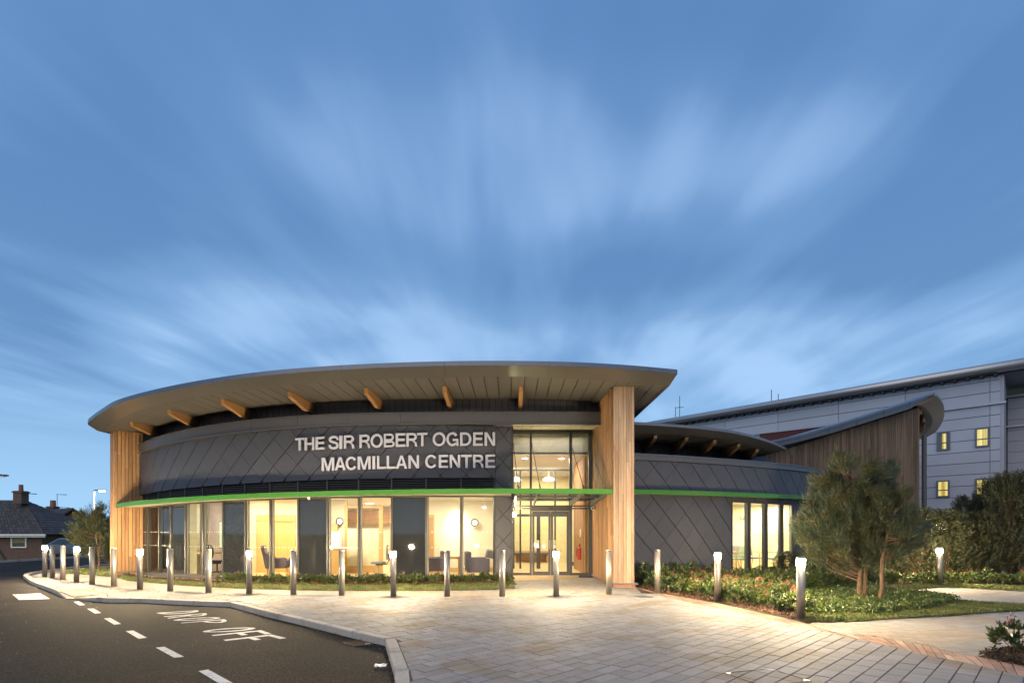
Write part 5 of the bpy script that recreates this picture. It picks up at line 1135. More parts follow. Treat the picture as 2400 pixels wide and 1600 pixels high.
wingchair(at(706, 18.1), -.3, 'purple armchair at the right edge of the oak door room beside the dark panel')
def stool_table(loc, label):
    t = thing('side_table', (0, 0, 0), label, 'side table'); obj('tabletop', MB().box((0, 0, .60), (.42, .42, .025)), MATS['oak_dark'], t, bevel=.005)
    for a in (-1, 1):
        for b in (-1, 1): obj('leg', MB().box((a*.17, b*.17, .295), (.035, .035, .585)), MATS['oak_dark'], t)
    for a in (-1, 1): obj('stretcher', MB().box((a*.17, 0, .2), (.02, .32, .02)), MATS['oak_dark'], t); obj('apron', MB().box((0, a*.17, .56), (.32, .02, .05)), MATS['oak_dark'], t)
    t.location = loc; return t
stool_table(at(1064, 18.4), 'small dark wooden side table between the two purple seats')
def office_chair(loc, rz, label, mt, fr=M_steel):
    t = thing('office_chair', (0, 0, 0), label, 'office chair')
    mb = MB(); mb.lathe([(.10, .43), (.21, .44), (.235, .47), (.225, .50), (.1, .505)], (0, 0, 0), 20); s_ = obj('seat', mb, mt, t, smooth=True)
    v = []; n = 16; prof = [(.02, .55), (.14, .56), (.19, .64), (.21, .78), (.19, .92), (.12, 1.0), (.02, 1.02)]
    ring = [(w, z_) for w, z_ in prof]+[(-w, z_) for w, z_ in reversed(prof)]
    fr_ = [(x, .235+.06*abs(z_-.75)-.25*x*x, z_) for x, z_ in ring]; bk2 = [(x, .295+.06*abs(z_-.75)-.3*x*x, z_) for x, z_ in ring]; mb = MB(); mb.hexa(fr_, bk2); obj('backrest', mb, mt, t, bevel=.012)
    obj('back_bar', MB().tube([(0, .05, .42), (0, .26, .42), (0, .33, .55), (0, .30, .75)], .018, 8), M_black, t)
    obj('column', MB().tube([(0, 0, .10), (0, 0, .44)], .026, 10), fr, t); obj('mechanism', MB().box((0, .02, .41), (.16, .22, .05)), M_black, t, bevel=.01)
    obj('lever', MB().tube([(.05, 0, .41), (.2, -.02, .39)], .006, 6), M_black, t)
    for k in range(5):
        a = k*2*math.pi/5+.3; l = obj('leg', MB().tube([(0, 0, .12), (.13*math.cos(a), .13*math.sin(a), .12), (.28*math.cos(a), .28*math.sin(a), .075)], [.026, .022, .016], 8), fr, t)
        obj('castor', MB().tube([(.28*math.cos(a)-.014*math.sin(a), .28*math.sin(a)+.014*math.cos(a), .03), (.28*math.cos(a)+.014*math.sin(a), .28*math.sin(a)-.014*math.cos(a), .03)], .028, 12), M_black, l)
    t.location = loc; t.rotation_euler = (0, 0, rz); return t
office_chair(at(887, 17.3), -1.35, 'grey office chair on a silver five-star base beside the timber screen', M_gfab)
office_chair(at(509, 18.1), 2.6, 'black office chair in the dim room at the left of the front', M_black, M_black)
# desk unit at the left of room 3
dk = thing('oak_counter', at(792, 18.9), 'oak counter with a white worktop and monitor box under the angled clock', 'counter')
x, y, z_ = at(792, 18.9); obj('cabinet', MB().box((x, y, z_+.42), (.42, .5, .84)), M_oak, dk, bevel=.005); obj('worktop', MB().box((x+.28, y, z_+.88), (1.0, .56, .04)), M_wht, dk, bevel=.004)
obj('cupboard', MB().box((x-.1, y+.15, z_+1.18), (.30, .25, .52)), M_wht, dk, bevel=.004); obj('oak_panel', MB().box((x-.16, y+.20, z_+1.56), (.15, .05, .30)), M_oak, dk)
nb_ = thing('notice_board', (*wallpt(521, 19.4), 1.3), 'pale framed board on the rose wall behind the black office chair', 'notice board')
p = wallpt(521, 19.4); obj('frame', MB().box((p[0], p[1], 1.42), (.22, .04, .95)), M_black, nb_, bevel=.01); obj('sheet', MB().box((p[0], p[1]-.022, 1.42), (.18, .005, .9)), M_mint, nb_)
# waiting chairs in the wing
def wchair(loc, rz, label, mt):
    t = thing('waiting_chair', (0, 0, 0), label, 'chair'); fm = mat('beech_frame', (.58, .36, .14), rough=.5)
    obj('seat', MB().box((0, 0, .44), (.46, .46, .07)), mt, t, bevel=.02); mb = MB(); mb.hexa([(-.22, .21, .52), (.22, .21, .52), (.22, .25, .52), (-.22, .25, .52)], [(-.22, .30, .88), (.22, .30, .88), (.22, .35, .87), (-.22, .35, .87)]); obj('backrest', mb, mt, t, bevel=.012)
    for a in (-1, 1):
        obj('front_leg', MB().tube([(a*.25, -.24, 0), (a*.25, -.22, .62), (a*.25, -.17, .66)], .017, 8), fm, t)
        obj('rear_leg', MB().tube([(a*.25, .32, 0), (a*.25, .22, .44), (a*.25, .34, .90)], .017, 8), fm, t); obj('armrest', MB().tube([(a*.25, -.18, .66), (a*.25, .0, .67), (a*.25, .27, .66)], .018, 8), fm, t)
    obj('rail', MB().box((0, .2, .40), (.48, .02, .04)), fm, t); t.location = loc; t.rotation_euler = (0, 0, rz); return t
wchair(at(1727, 20.6), -1.3, 'mint waiting chair with beech arms by the left edge of the wing window', M_mint)
wchair(at(1758, 21.3), .15, 'dark waiting chair partly behind the first mullion of the wing window', M_gfab)
wchair(at(1800, 20.9), -1.75, 'mint waiting chair standing alone by the third pane of the wing window', M_mint)
wchair(at(1733, 21.9), .1, 'grey waiting chair against the back wall behind the mint chair in the wing', M_gfab)
# lettering on the wall of the wing: Sub W...
sw = thing('wall_lettering', (*wallpt(1742, 22.4), 2.1), 'small dark wall lettering Sub W inside the wing window', 'lettering')
cx_ = 1733.5
for ch, w in (('S', 5.5), ('u', 5), ('b', 5), (' ', 3), ('W', 8)):
    if ch != ' ':
        v, f = textmesh(ch, offset=.01, extrude=.01); hgt = .13 if ch in 'SbW' else .095; pa, pb = wallpt(cx_, 22.42), wallpt(cx_+w-.8, 22.44); vv = [(pa[0]+(pb[0]-pa[0])*a, pa[1]+(pb[1]-pa[1])*a-(.012 if c_ > 0 else 0), 2.02+b*hgt) for a, b, c_ in v]; obj('letter', (vv, f), M_black, sw)
    cx_ += w
# fire extinguisher, notices, keypad, camera, wall lamp at the doors
p = P(1358, 1310, YE+1.15); fe = thing('fire_extinguisher', p, 'red fire extinguisher hanging on the slatted wall behind the right-hand pane of the entrance', 'fire extinguisher')
obj('cylinder', MB().lathe([(.05, -.02), (.085, .0), (.088, .03), (.088, .36), (.07, .42), (.03, .45)], p, 18), M_red, fe, smooth=True); obj('valve', MB().box((p[0], p[1], p[2]+.48), (.04, .04, .06)), M_black, fe); obj('hose', MB().tube([(p[0], p[1], p[2]+.49), (p[0]-.1, p[1]-.03, p[2]+.42), (p[0]-.11, p[1]-.03, p[2]+.1)], .012, 6), M_black, fe); obj('lever', MB().box((p[0]+.03, p[1], p[2]+.525), (.11, .02, .015), ry=.2), M_black, fe)
p = P(1363, 1249, YE+1.25); nt_ = obj('wall_notice', MB().box(p, (.13, .02, .28)), M_wht, base=p, label='narrow white notice above the fire extinguisher', cat='notice', bevel=.003)
p = P(1394, 1203, 17.9); kp = thing('keypad', p, 'small white keypad box on the timber pier beside the doors', 'keypad'); obj('case', MB().box(p, (.05, .10, .13)), M_wht, kp, bevel=.006); obj('buttons', MB().box((p[0]-.027, p[1], p[2]), (.004, .05, .07)), M_gfab, kp)
p = P(1391, 1189.5, 17.5); cc = thing('security_camera', p, 'white security camera on the timber pier just under the canopy', 'security camera'); obj('body', MB().tube([(p[0]+.05, p[1]+.1, p[2]), (p[0]-.04, p[1]-.12, p[2]-.02)], .055, 14), M_wht, cc); obj('lens', MB().tube([(p[0]-.041, p[1]-.121, p[2]-.021), (p[0]-.045, p[1]-.13, p[2]-.022)], .04, 14), M_black, cc); obj('mount', MB().box((p[0]+.07, p[1]+.1, p[2]+.02), (.06, .06, .06)), M_wht, cc)
p = P(724, 1166, 15.75); c2_ = thing('small_security_camera', p, 'small white camera hanging under the green band above the dark panel', 'security camera'); obj('body', MB().box(p, (.07, .16, .06), rx=-.35, rz=.3), M_wht, c2_, bevel=.008); obj('arm', MB().tube([(p[0], p[1]+.02, p[2]), (p[0]-.02, p[1]+.05, p[2]+.1)], .012, 6), M_wht, c2_)
p = P(1205.5, 1204.5, 18.05); wl = thing('wall_lamp', p, 'bright lit wall lamp at the left jamb of the entrance', 'wall lamp'); obj('bulb', MB().lathe([(.02, -.05), (.05, -.035), (.055, 0), (.05, .035), (.02, .05)], p, 14), M_bulb2, wl, smooth=True); obj('backplate', MB().box((p[0], p[1]+.08, p[2]), (.09, .03, .16)), M_steel, wl, bevel=.005)
# ================================================================== bollards
def bollard(lit):
    t = thing('bollard', (0, 0, 0), 'x', 'bollard', 'steel bollards along the paving')
    if lit:
        obj('post', MB().lathe([(.068, 0), (.068, .925), (.060, .93)], n=28), M_steel, t, smooth=True)
        obj('lamp_head', MB().lathe([(.063, .925), (.063, 1.045)], n=20), M_bulb, t, smooth=True)
        for k in range(4): a = k*math.pi/2+.4; obj('strut', MB().box((.066*math.cos(a), .066*math.sin(a), .985), (.007, .007, .114), rz=a), M_steel, t)
        obj('cap', MB().lathe([(.05, 1.046), (.068, 1.046), (.068, 1.075), (.06, 1.082), (.01, 1.084)], n=28), M_steel, t)
    else:
        obj('post', MB().lathe([(.068, 0), (.068, 1.04)], n=28), M_steel, t, smooth=True)
        obj('neck', MB().lathe([(.056, 1.04), (.056, 1.062)], n=20), M_black, t)
        for k in range(10):
            a = k*math.pi/5; obj('neck_rib', MB().box((.062*math.cos(a), .062*math.sin(a), 1.051), (.012, .008, .022), rz=a), M_steel, t)
        obj('cap', MB().lathe([(.05, 1.062), (.068, 1.062), (.068, 1.078), (.062, 1.084), (.01, 1.086)], n=28), M_steel, t)
    obj('base_plate', MB().lathe([(.078, 0.0), (.078, .006), (.07, .008)], n=24), M_steel, t)
    return t
bn = ['lit steel bollard at the far left end of the bollard row', 'unlit steel bollard just right of the leftmost lit one', 'unlit steel bollard just left of the second lit one near the left kerb tip', 'second lit steel bollard from the left, in front of the small pine', 'unlit steel bollard standing in front of the small pine stems', 'unlit steel bollard in front of the left edge of the timber fin', 'third lit steel bollard from the left, in front of the timber fin', 'unlit steel bollard in front of the dark left window panes', 'unlit steel bollard in front of the black office chair', 'lit steel bollard left of the oak double door', 'unlit steel bollard beside the purple wing armchair', 'unlit steel bollard in front of the oak counter', 'lit steel bollard in front of the grey office chair', 'unlit steel bollard beside the small wooden side table', 'unlit steel bollard in front of the corner wall left of the entrance', 'lit steel bollard in the middle of the entrance doors', 'unlit steel bollard in front of the timber entrance pier', 'unlit steel bollard right of the pier at the edge of the shrub bed', 'lit steel bollard in the shrub bed left of the wing window', 'nearest lit steel bollard, at the corner of the turf by the pine', 'lit steel bollard far right on the turf before the dark hedge']
BL, BU = bollard(1), bollard(0); used = {1: 0, 0: 0}
for (p, (_, _, lit), lab) in zip(bpos, BO, bn):
    src = BL if lit else BU
    if not used[lit]: src.location = p; src['label'] = lab; used[lit] = 1; src.rotation_euler = (0, 0, .3)
    else: dup(src, p, random.uniform(0, 3), lab)
# ================================================================== street lamps
def street_lamp(px, base_y, head, Y, lab, lit, arm=.5):
    X = (px-CX)/F*Y; g = -.12+hz(X, Y); hp = P(*head, Y); t = thing('street_lamp', (X, Y, g), lab, 'street lamp')
    obj('post', MB().tube([(X, Y, g), (X, Y, g+1.), (X, Y, hp.z+.05)], [.08, .06, .045], 12), mat('pale_post', (.55, .53, .50), rough=.5), t, smooth=True)
    obj('arm', MB().tube([(X, Y, hp.z+.05), (hp.x, Y, hp.z+.08)], .035, 8), M_greyd, t); obj('head', MB().box((hp.x, Y, hp.z+.05), (.55, .22, .07)), M_greyd, t, bevel=.02)
    obj('lens', MB().box((hp.x+.02, Y, hp.z-.0), (.30, .18, .03)), M_street if lit else M_wht, t); return t
street_lamp(220.5, 1300, (239, 1150), 38., 'lit street lamp on a pale post rising above the small pine on the left', True)
street_lamp(-14, 1300, (3, 1116), 26., 'unlit street lamp head reaching in at the left edge of the view', False)
# ================================================================== beds and lawns
def poly(name, pts, z_, m, **kw): return obj(name, ([(p[0], p[1], z_) for p in pts], [tuple(range(len(pts)))]) if area([tuple(p[:2]) for p in pts]) > 0 else ([(p[0], p[1], z_) for p in pts[::-1]], [tuple(range(len(pts)))]), m, **kw)
glp = [GL.at(q, .05) for q in np.linspace(MS[0]-.3, GL.L-.02, 40)]
left_bed = grass_front[:-1]+[(-.02, 16.95)]+glp[::-1]+[(-13.3, 19.3)]
poly('front_bed', left_bed, .006, M_soil, kind='structure')
gap_poly = [GL.at(q, .06) for q in np.linspace(MS[0], GL.hit(548), 14)]+[GL.at(q, .62) for q in np.linspace(GL.hit(560), MS[0]-.1, 14)]
poly('gravel_margin', gap_poly, .014, M_gravel, kind='structure')
def scatter(pol, n, seed=0, z_=0.):
    r = np.random.default_rng(seed); a = np.array([p[:2] for p in pol]); mn, mx = a.min(0), a.max(0); out_ = []
    while len(out_) < n:
        for x, y in r.uniform(mn, mx, (n, 2)):
            if inside(x, y, pol): out_.append((x, y, z_))
            if len(out_) >= n: break
    return out_
lawn_l = grass_front[:-1]+[(-.4, 16.3)]+[GL.at(q, .66) for q in np.linspace(GL.hit(1150), MS[0]-.3, 30)]
pts = scatter(lawn_l, 9000, 1, .008)
leafobj('grass_strip', leaves(pts, [(0, 0, 1)]*len(pts), 3, .75, .05, .012, .012), M_blade, kind='stuff', label='thin strip of grass between the paving and the planted bed')
# ragged edge of soil lumps along the gravel
pts = [(*GL.at(q, .58+random.uniform(-.06, .06)), .02) for q in np.linspace(MS[0], GL.hit(560), 420)]
leafobj('soil_edge', leaves(pts, [(0, 0, 1)]*len(pts), 4, .9, .06, .05, .02), M_soil, kind='stuff', label='crumbly soil edge between the gravel margin and the grass')
# right-hand side
hiP = [(float(x), float(y)) for x, y in zip(SHI.x[::3], SHI.y[::3])]
hiP = [p for p in hiP if p[1] > 9.15]
right_bed = hiP+[Gd(1902, 1458)[:2]]+[Gd(x, y)[:2] for x, y in ((2004, 1456.5), (2106, 1449), (2208, 1443.8), (2310, 1436), (2400, 1431))]+[(14., 11.8), (14., 12.4), (10.5, 11.5)]+[Gd(x, y)[:2] for x, y in ((2317, 1413.5), (2220, 1405.6), (2141.6, 1395), (2084, 1390))]+[Gd(x, y)[:2] for x, y in ((2134, 1383.4), (2196.6, 1379), (2264.6, 1379.5), (2400, 1387))]+[(16., 13.7), (60, 14), (60, 60), (3.4, 60), (3.4, 15.3)]
poly('planted_ground', right_bed, .004, M_soil, kind='structure')
turf = [Gd(x, y)[:2] for x, y in ((1886, 1456), (1905, 1458), (2004, 1456.5), (2106, 1449), (2208, 1443.8), (2310, 1436), (2400, 1431), (2430, 1428), (2430, 1419), (2317, 1413.5), (2240, 1408), (2160, 1424), (2055, 1436), (1950, 1436), (1893, 1436))]
poly('turf', turf, .008, M_lawn, kind='structure')
pts = scatter(turf, 15000, 2, .01); leafobj('turf_grass', leaves(pts, [(0, 0, 1)]*len(pts), 3, .8, .045, .012, .01), M_blade, kind='stuff', label='short turf curving in front of the ivy under the pine')
ivy = [Gd(x, y)[:2] for x, y in ((1868, 1441), (1893, 1443), (1950, 1441), (2055, 1442), (2160, 1431), (2250, 1411), (2220, 1406), (2141, 1396), (2084, 1391), (2060, 1380), (1990, 1374), (1900, 1376), (1860, 1390))]
pts = scatter(ivy, 8200, 3, .06); pts = [(x, y, .03+.10*(.5+.5*mnoise.noise(Vector((x*2.2, y*2.2, 0))))+random.uniform(-.02, .04)) for x, y, _ in pts]
leafobj('ivy_ground_cover', leaves(pts, [(0, -.15, 1)]*len(pts), 5, .8, .042, .030, .03), M_ivy, kind='stuff', label='glossy ivy ground cover spreading under the pine')
back_turf = [Gd(x, y)[:2] for x, y in ((2080, 1388), (2134, 1382.5), (2196.6, 1378), (2264.6, 1378.5), (2400, 1386), (2430, 1386), (2430, 1377), (2300, 1371), (2200, 1369), (2080, 1374), (1990, 1374), (2060, 1381))]
pts = scatter(back_turf, 7000, 4, .012); leafobj('far_turf_grass', leaves(pts, [(0, 0, 1)]*len(pts), 3, .8, .055, .014, .01), M_blade, kind='stuff', label='turf edge behind the far path in front of the hedge')
poly('far_turf', back_turf, .010, M_lawn, kind='structure')
mulch = [Gd(x, y)[:2] for x, y in ((2293, 1538), (2330, 1527), (2375, 1523), (2450, 1523), (2520, 1580), (2400, 1560))]
poly('mulch_bed', mulch, .006, M_soil, kind='structure')
pts = scatter(mulch, 1500, 5, .03); leafobj('bark_chips', leaves(pts, [(1, 0, .1)]*len(pts), 2, 1.2, .06, .022, .015), M_soil, kind='stuff', label='dark bark chips in the little bed at the bottom right')
edge = [(p[0]+random.uniform(.02, .5), p[1]+random.uniform(-.05, .25), .015) for p in hiP for _ in range(60)]
leafobj('bed_bark_chips', leaves(edge, [(1, 0, .1)]*len(edge), 2, 1.2, .05, .02, .01), mat('tan_chips', (.16, .09, .05), island=.7, rough=.9), kind='stuff', label='bark chips along the edge of the shrub bed')
# shrubs ------------------------------------------------------------
def shrub_proto(seed, h, r, nr, mleaf, flow=0, lab='x', group='x', name='shrub', LL=.085, LW_=.03):
    R = np.random.default_rng(seed); t = thing(name, (0, 0, 0), lab, 'shrub', group)
    ph = R.uniform(0, 2*np.pi, nr); el = np.arccos(R.uniform(-.05, 1, nr)); rad = R.uniform(.55, 1, nr)**.5
    c_ = np.c_[np.cos(ph)*np.sin(el)*r*rad, np.sin(ph)*np.sin(el)*r*rad, h*.28+np.cos(el)*h*.72*rad]
    d = np.c_[np.cos(ph)*np.sin(el)*.6, np.sin(ph)*np.sin(el)*.6, np.ones(nr)*.9]; d /= np.linalg.norm(d, axis=1)[:, None]
    c_[:, 2] = np.maximum(c_[:, 2], .05); leafobj('foliage', leaves(c_-d*.02, d, 11, .62, LL, LW_, .012, R), mleaf, t)
    if flow:
        top = c_[np.argsort(-c_[:, 2])[:flow]]+np.array([0, 0, LL*.7]); leafobj('flower_buds', leaves(top, [(0, 0, 1)]*len(top), 16, .9, .03, .018, .022, R), M_flow, t)
    mb = MB()
    for k in range(5):
        i = R.integers(nr); mb.tube([(0, 0, 0), tuple(c_[i]*.6), tuple(c_[i])], .006, 5)
    obj('stem', mb, M_twig, t); return t
g1 = 'small evergreen shrubs in a row below the curved windows'
protos = [shrub_proto(10+k, .30, .27, 44, M_leaf, 1 if k == 1 else 0, 'low glossy evergreen shrub with reddish tips in the row below the curved front windows', g1, 'evergreen_shrub', .07, .024) for k in range(3)]
a, b = GL.hit(556), GL.hit(1176); n = 26; first = [1, 1, 1]
for i in range(n):
    q = a+(b-a)*i/(n-1); p = (*GL.at(q, .40+random.uniform(-.05, .05)), .0); k = i % 3; s_ = random.uniform(.88, 1.15)
    pxx = CX+F*p[0]/p[1]; lb = 'low glossy shrub below '+[nm for lim, nm in ((580, 'the dark panel left of the oak door window'), (640, 'the left pane of the oak door window'), (700, 'the right pane of the oak door window'), (768, 'the dark panel between the oak door and the counter'), (842, 'the pane with the angled clock'), (918, 'the pane with the grey office chair'), (998, 'the dark panel left of the side table'), (1080, 'the pane left of the clock wall'), (1160, 'the pane showing the wall clock'), (9999, 'the corner wall by the entrance')) if pxx < lim][0]
    if first[k]: protos[k].location = p; first[k] = 0; protos[k]['label'] = lb
    else: dup(protos[k], p, random.uniform(0, 6), lb, scale=s_)
g2 = 'skimmia shrubs in the bed beside the right wing'
skp = [shrub_proto(20+k, .42, .30, 46, M_leaf2, (2, 1, 3)[k], 'evergreen shrub with red flower buds in the bed edge beside the paving', 'flowering shrubs along the bed edge', 'flowering_shrub', .095, .034) for k in range(3)]
dkp = [shrub_proto(30+k, .48, .33, 48, M_leaf, 0, 'dark leafy shrub in the bed in front of the right wing wall', 'dark shrubs before the right wing', 'leafy_shrub', .09, .03) for k in range(2)]
bedp = [(3.62, 15.3), (3.75, 16.55), (5.5, 17.2), (7.6, 18.35), (9.3, 19.5), (10.9, 20.3), (12.0, 17.8), (10.2, 15.4), (8.5, 14.2), (7.4, 13.6), (6.3, 12.7), (5.75, 11.2), (5.5, 10.1), (5.15, 9.95), (4.95, 10.3), (4.68, 11.6), (4.2, 13.2), (3.9, 14.2)]
pos = []; r = random.Random(4); tries = 0
while len(pos) < 150 and tries < 20000:
    tries += 1; x, y = r.uniform(3.5, 12), r.uniform(9.5, 20.5)
    if inside(x, y, bedp) and all((x-a)**2+(y-b)**2 > (.38 if y < 14 else .47)**2 for a, b in pos): pos.append((x, y))
LMK = [(3.6, 15.6, 'right beside the timber pier'), (4.2, 13.4, 'between pier and unlit bollard'), (4.9, 12.2, 'left of the lit bed bollard'), (5.6, 11.4, 'right of the lit bed bollard'), (5.2, 10.1, 'close to the nearest lit bollard'), (6.6, 12.6, 'set back between the two lit bollards'), (5.6, 16., 'by the wall left of the wing window'), (7.6, 17.2, 'under the left panes of the wing window'), (9.2, 18.4, 'under the right panes of the wing window'), (10.8, 18.8, 'behind the pine at the wing corner'), (9.0, 15.2, 'just left of the pine crown'), (7.6, 14.6, 'mid bed before the wing window'), (6.3, 14.2, 'mid bed before the plain diamond wall')]
near_l = lambda x, y, L_=LMK: min(L_, key=lambda q: math.hypot(x-q[0], y-q[1]))[2]
fs, fd = [1]*3, [1]*2
for i, (x, y) in enumerate(pos):
    dedge = min(math.hypot(x-p[0], y-p[1]) for p in hiP)
    if any(math.hypot(x-p[0], y-p[1]) < .2 for p in bpos): continue
    if dedge < 2.1 and y < 15.5:
        k = i % 3; sc = random.uniform(.8, 1.1)*(1. if dedge > .5 else .8)
        lb = 'red budded evergreen shrub '+near_l(x, y)
        if fs[k]: skp[k].location = (x, y, 0); fs[k] = 0; skp[k]['label'] = lb
        else: dup(skp[k], (x, y, 0), r.uniform(0, 6), lb, scale=sc)
    else:
        k = i % 2
        lb = 'dark leafy shrub '+near_l(x, y); lowsc = .62 if y > 15.4 and 1690 < CX+F*x/y < 1880 else 1.
        if fd[k]: dkp[k].location = (x, y, 0); fd[k] = 0; dkp[k]['label'] = lb
        else: dup(dkp[k], (x, y, 0), r.uniform(0, 6), lb, scale=r.uniform(.85, 1.2)*lowsc)
for k, (x, y) in enumerate([(x_, 15.5+.25*math.sin(x_*3)+(x_-9)*.02) for x_ in np.arange(9.2, 17, .5)]+[(x_, 16.0) for x_ in np.arange(9.4, 17, .55)]):
    s_ = dup((skp if k % 3 else dkp)[k % 2], (float(x), float(y), 0), r.uniform(0, 6), 'low hedge foot shrub '+('in the front row ' if k < 16 else 'in the back row ')+('behind the pine stems' if x < 10.5 else 'between pine and far bollard' if x < 12.2 else 'just right of the far bollard' if x < 14 else 'near the right edge'), r.uniform(.75, 1.0)); s_['group'] = 'low shrubs before the hedge'
p = Gd(2385, 1533); sb = dup(skp[0], p, 1.1, 'single evergreen shrub with red buds in the mulch bed at the bottom right', .95); sb['group'] = None if False else 'shrub in the small bed'
p = Gd(1198, 1372); s_ = dup(protos[1], p, .5, 'small reddish shrub at the end of the row by the entrance corner', .55)
# pines ------------------------------------------------------------
def pine(loc, stems, ells, ntuft, seed, label, need=27, nl=.21, wd=.0085, nclump=70, group=None):
    R = np.random.default_rng(seed); t = thing('pine_tree', loc, label, 'pine tree', group); L0 = Vector(loc)
    cl = []
    w = np.array([e[3]*e[4]*e[5] for e in ells]); w /= w.sum()
    while len(cl) < nclump:
        e = ells[R.choice(len(ells), p=w)]; d = R.normal(0, 1, 3); d /= np.linalg.norm(d); rr_ = R.uniform(.35, 1.18)**.6
        cl.append(np.array([e[0], e[1], e[2]])+d*np.array(e[3:6])*rr_)
    tops = [s[-1] for s in stems]
    for s in stems:
        rad = [s_[3] for s_ in s]; obj('trunk', MB().tube([Vector(q[:3])+L0 for q in s], rad, 10), M_bark, t, smooth=True)
    bm_ = MB(); tp, td = [], []
    allst = [Vector(s[i][:3]).lerp(Vector(s[i+1][:3]), k/7) for s in stems for i in range(len(s)-1) for k in range(7)]; allst = [q for q in allst if q.z > .42]
    for c_ in cl:
        cv_ = Vector(c_); cand = [q for q in allst if q.z < cv_.z-.05] or allst; root = min(cand, key=lambda q: (q-cv_).length+.8*abs((cv_.z-q.z)-.55*math.hypot(q.x-cv_.x, q.y-cv_.y))+R.uniform(0, .25))
        mid = root.lerp(cv_, .55)+Vector((R.normal(0, .04), R.normal(0, .04), -.06)); L_ = (cv_-root).length
        bm_.tube([root+L0, mid+L0, cv_+L0], [.016+.006*L_, .011, .005], 5, cap=False); dr_ = (cv_-mid).normalized()
        nt_ = max(3, int(ntuft/nclump)); 
        for _ in range(nt_):
            u_ = R.uniform(.25, 1.)**.7; b_ = mid.lerp(cv_, u_*1.05)+Vector(R.normal(0, .055, 3)); tp.append(b_+L0); dd = (dr_*1.1+Vector((0, 0, .55))+Vector(R.normal(0, .28, 3))).normalized(); td.append(dd)
            if R.random() < .5: bm_.tube([mid.lerp(cv_, u_*.8)+L0, b_+L0], [.005, .003], 4, cap=False)
    obj('branches', bm_, M_bark, t, kind='stuff'); tp = np.array(tp); td = np.array(td)
    # needles in two steps along each shoot
    P2 = np.concatenate([tp-td*.05, tp, tp+td*.05]); D2 = np.concatenate([td]*3)
    leafobj('needles', leaves(P2, D2, need//3, .42, nl, wd, .012, R), M_need, t, kind='stuff'); return t
PX = lambda px, py, Y, X0, Y0: ((px-CX)/F*Y-X0, Y-Y0, H-(py-HY)/F*Y)
pl_ = Gd(2035, 1415); X0, Y0 = pl_.x, pl_.y
def el(px, py, Y, rx, ry): c_ = PX(px, py, Y, X0, Y0); return (*c_, rx/F*Y, .55*rx/F*Y+.1, ry/F*Y)
st1 = [(*PX(2022, 1414, 11.6, X0, Y0), .052), (*PX(2014, 1385, 11.6, X0, Y0), .047), (*PX(2016, 1330, 11.6, X0, Y0), .040), (*PX(2012, 1270, 11.6, X0, Y0), .030), (*PX(2005, 1200, 11.65, X0, Y0), .022), (*PX(1995, 1110, 11.6, X0, Y0), .012)]
st2 = [(*PX(2026, 1412, 11.7, X0, Y0), .042), (*PX(2028, 1370, 11.75, X0, Y0), .036), (*PX(2030, 1310, 11.8, X0, Y0), .03), (*PX(2050, 1230, 11.9, X0, Y0), .02), (*PX(2070, 1150, 12., X0, Y0), .01)]
st3 = [(*PX(2059, 1419, 11.3, X0, Y0), .045), (*PX(2067, 1375, 11.3, X0, Y0), .040), (*PX(2067, 1312, 11.3, X0, Y0), .034), (*PX(2080, 1250, 11.3, X0, Y0), .024), (*PX(2100, 1190, 11.3, X0, Y0), .012)]
ell = [el(2005, 1200, 11.6, 105, 75), el(1985, 1115, 11.6, 62, 52), el(1930, 1250, 11.5, 66, 50), el(2085, 1215, 11.5, 75, 75), el(1975, 1290, 11.5, 80, 32), el(2120, 1260, 11.4, 55, 35), el(1950, 1160, 11.7, 42, 45), el(2060, 1140, 11.7, 50, 50), el(2060, 1290, 11.6, 60, 20), el(1900, 1225, 11.4, 30, 35)]
pine((X0, Y0, 0), [st1, st2, st3], ell, 2900, 5, 'bushy multi-stemmed pine with orange bark beside the right wing', nclump=210)
# a few bare low twigs
pl2 = Gd(232, 1337.5); X0, Y0 = pl2.x, pl2.y
yy = pl2.y
st = [[(*PX(233, 1338, yy, X0, Y0), .05), (*PX(232, 1310, yy, X0, Y0), .04), (*PX(226, 1260, yy, X0, Y0), .03), (*PX(222, 1205, yy, X0, Y0), .012)], [(*PX(225, 1337, yy, X0, Y0), .03), (*PX(222, 1315, yy, X0, Y0), .026), (*PX(238, 1270, yy, X0, Y0), .02), (*PX(240, 1215, yy, X0, Y0), .01)]]
ell = [el(215, 1245, yy, 38, 40), el(235, 1225, yy, 32, 35), el(200, 1275, yy, 32, 28), el(240, 1280, yy, 30, 35), el(186, 1255, yy, 20, 25), el(215, 1210, yy, 20, 24)]
pine((X0, Y0, 0), st, ell, 900, 8, 'small bushy pine beside the left timber fin', need=21, nl=.20, wd=.016, nclump=60)
# bare tree behind the left pine
def bare_tree(loc, h, seed, label):
    R = random.Random(seed); t = thing('bare_tree', loc, label, 'tree'); L0 = Vector(loc); tr = MB(); br = MB()
    tr.tube([L0, L0+Vector((.1, 0, h*.35)), L0+Vector((.0, 0, h*.6))], [.16, .12, .07], 8); obj('trunk', tr, M_bark, t)
    def grow(p, d, l, r_, n):
        e = p+d*l; br.tube([p, e], [r_, r_*.6], 4, cap=False)
        if n:
            for _ in range(3): dd = (d+Vector((R.gauss(0, .45), R.gauss(0, .45), R.gauss(.08, .3)))).normalized(); grow(p.lerp(e, R.uniform(.6, 1)), dd, l*R.uniform(.6, .8), r_*.55, n-1)
    for _ in range(6): grow(L0+Vector((0, 0, h*R.uniform(.3, .6))), Vector((R.gauss(0, .5), R.gauss(0, .5), .8)).normalized(), h*.26, .06, 4)
    obj('crown', br, M_twig, t, kind='stuff'); return t
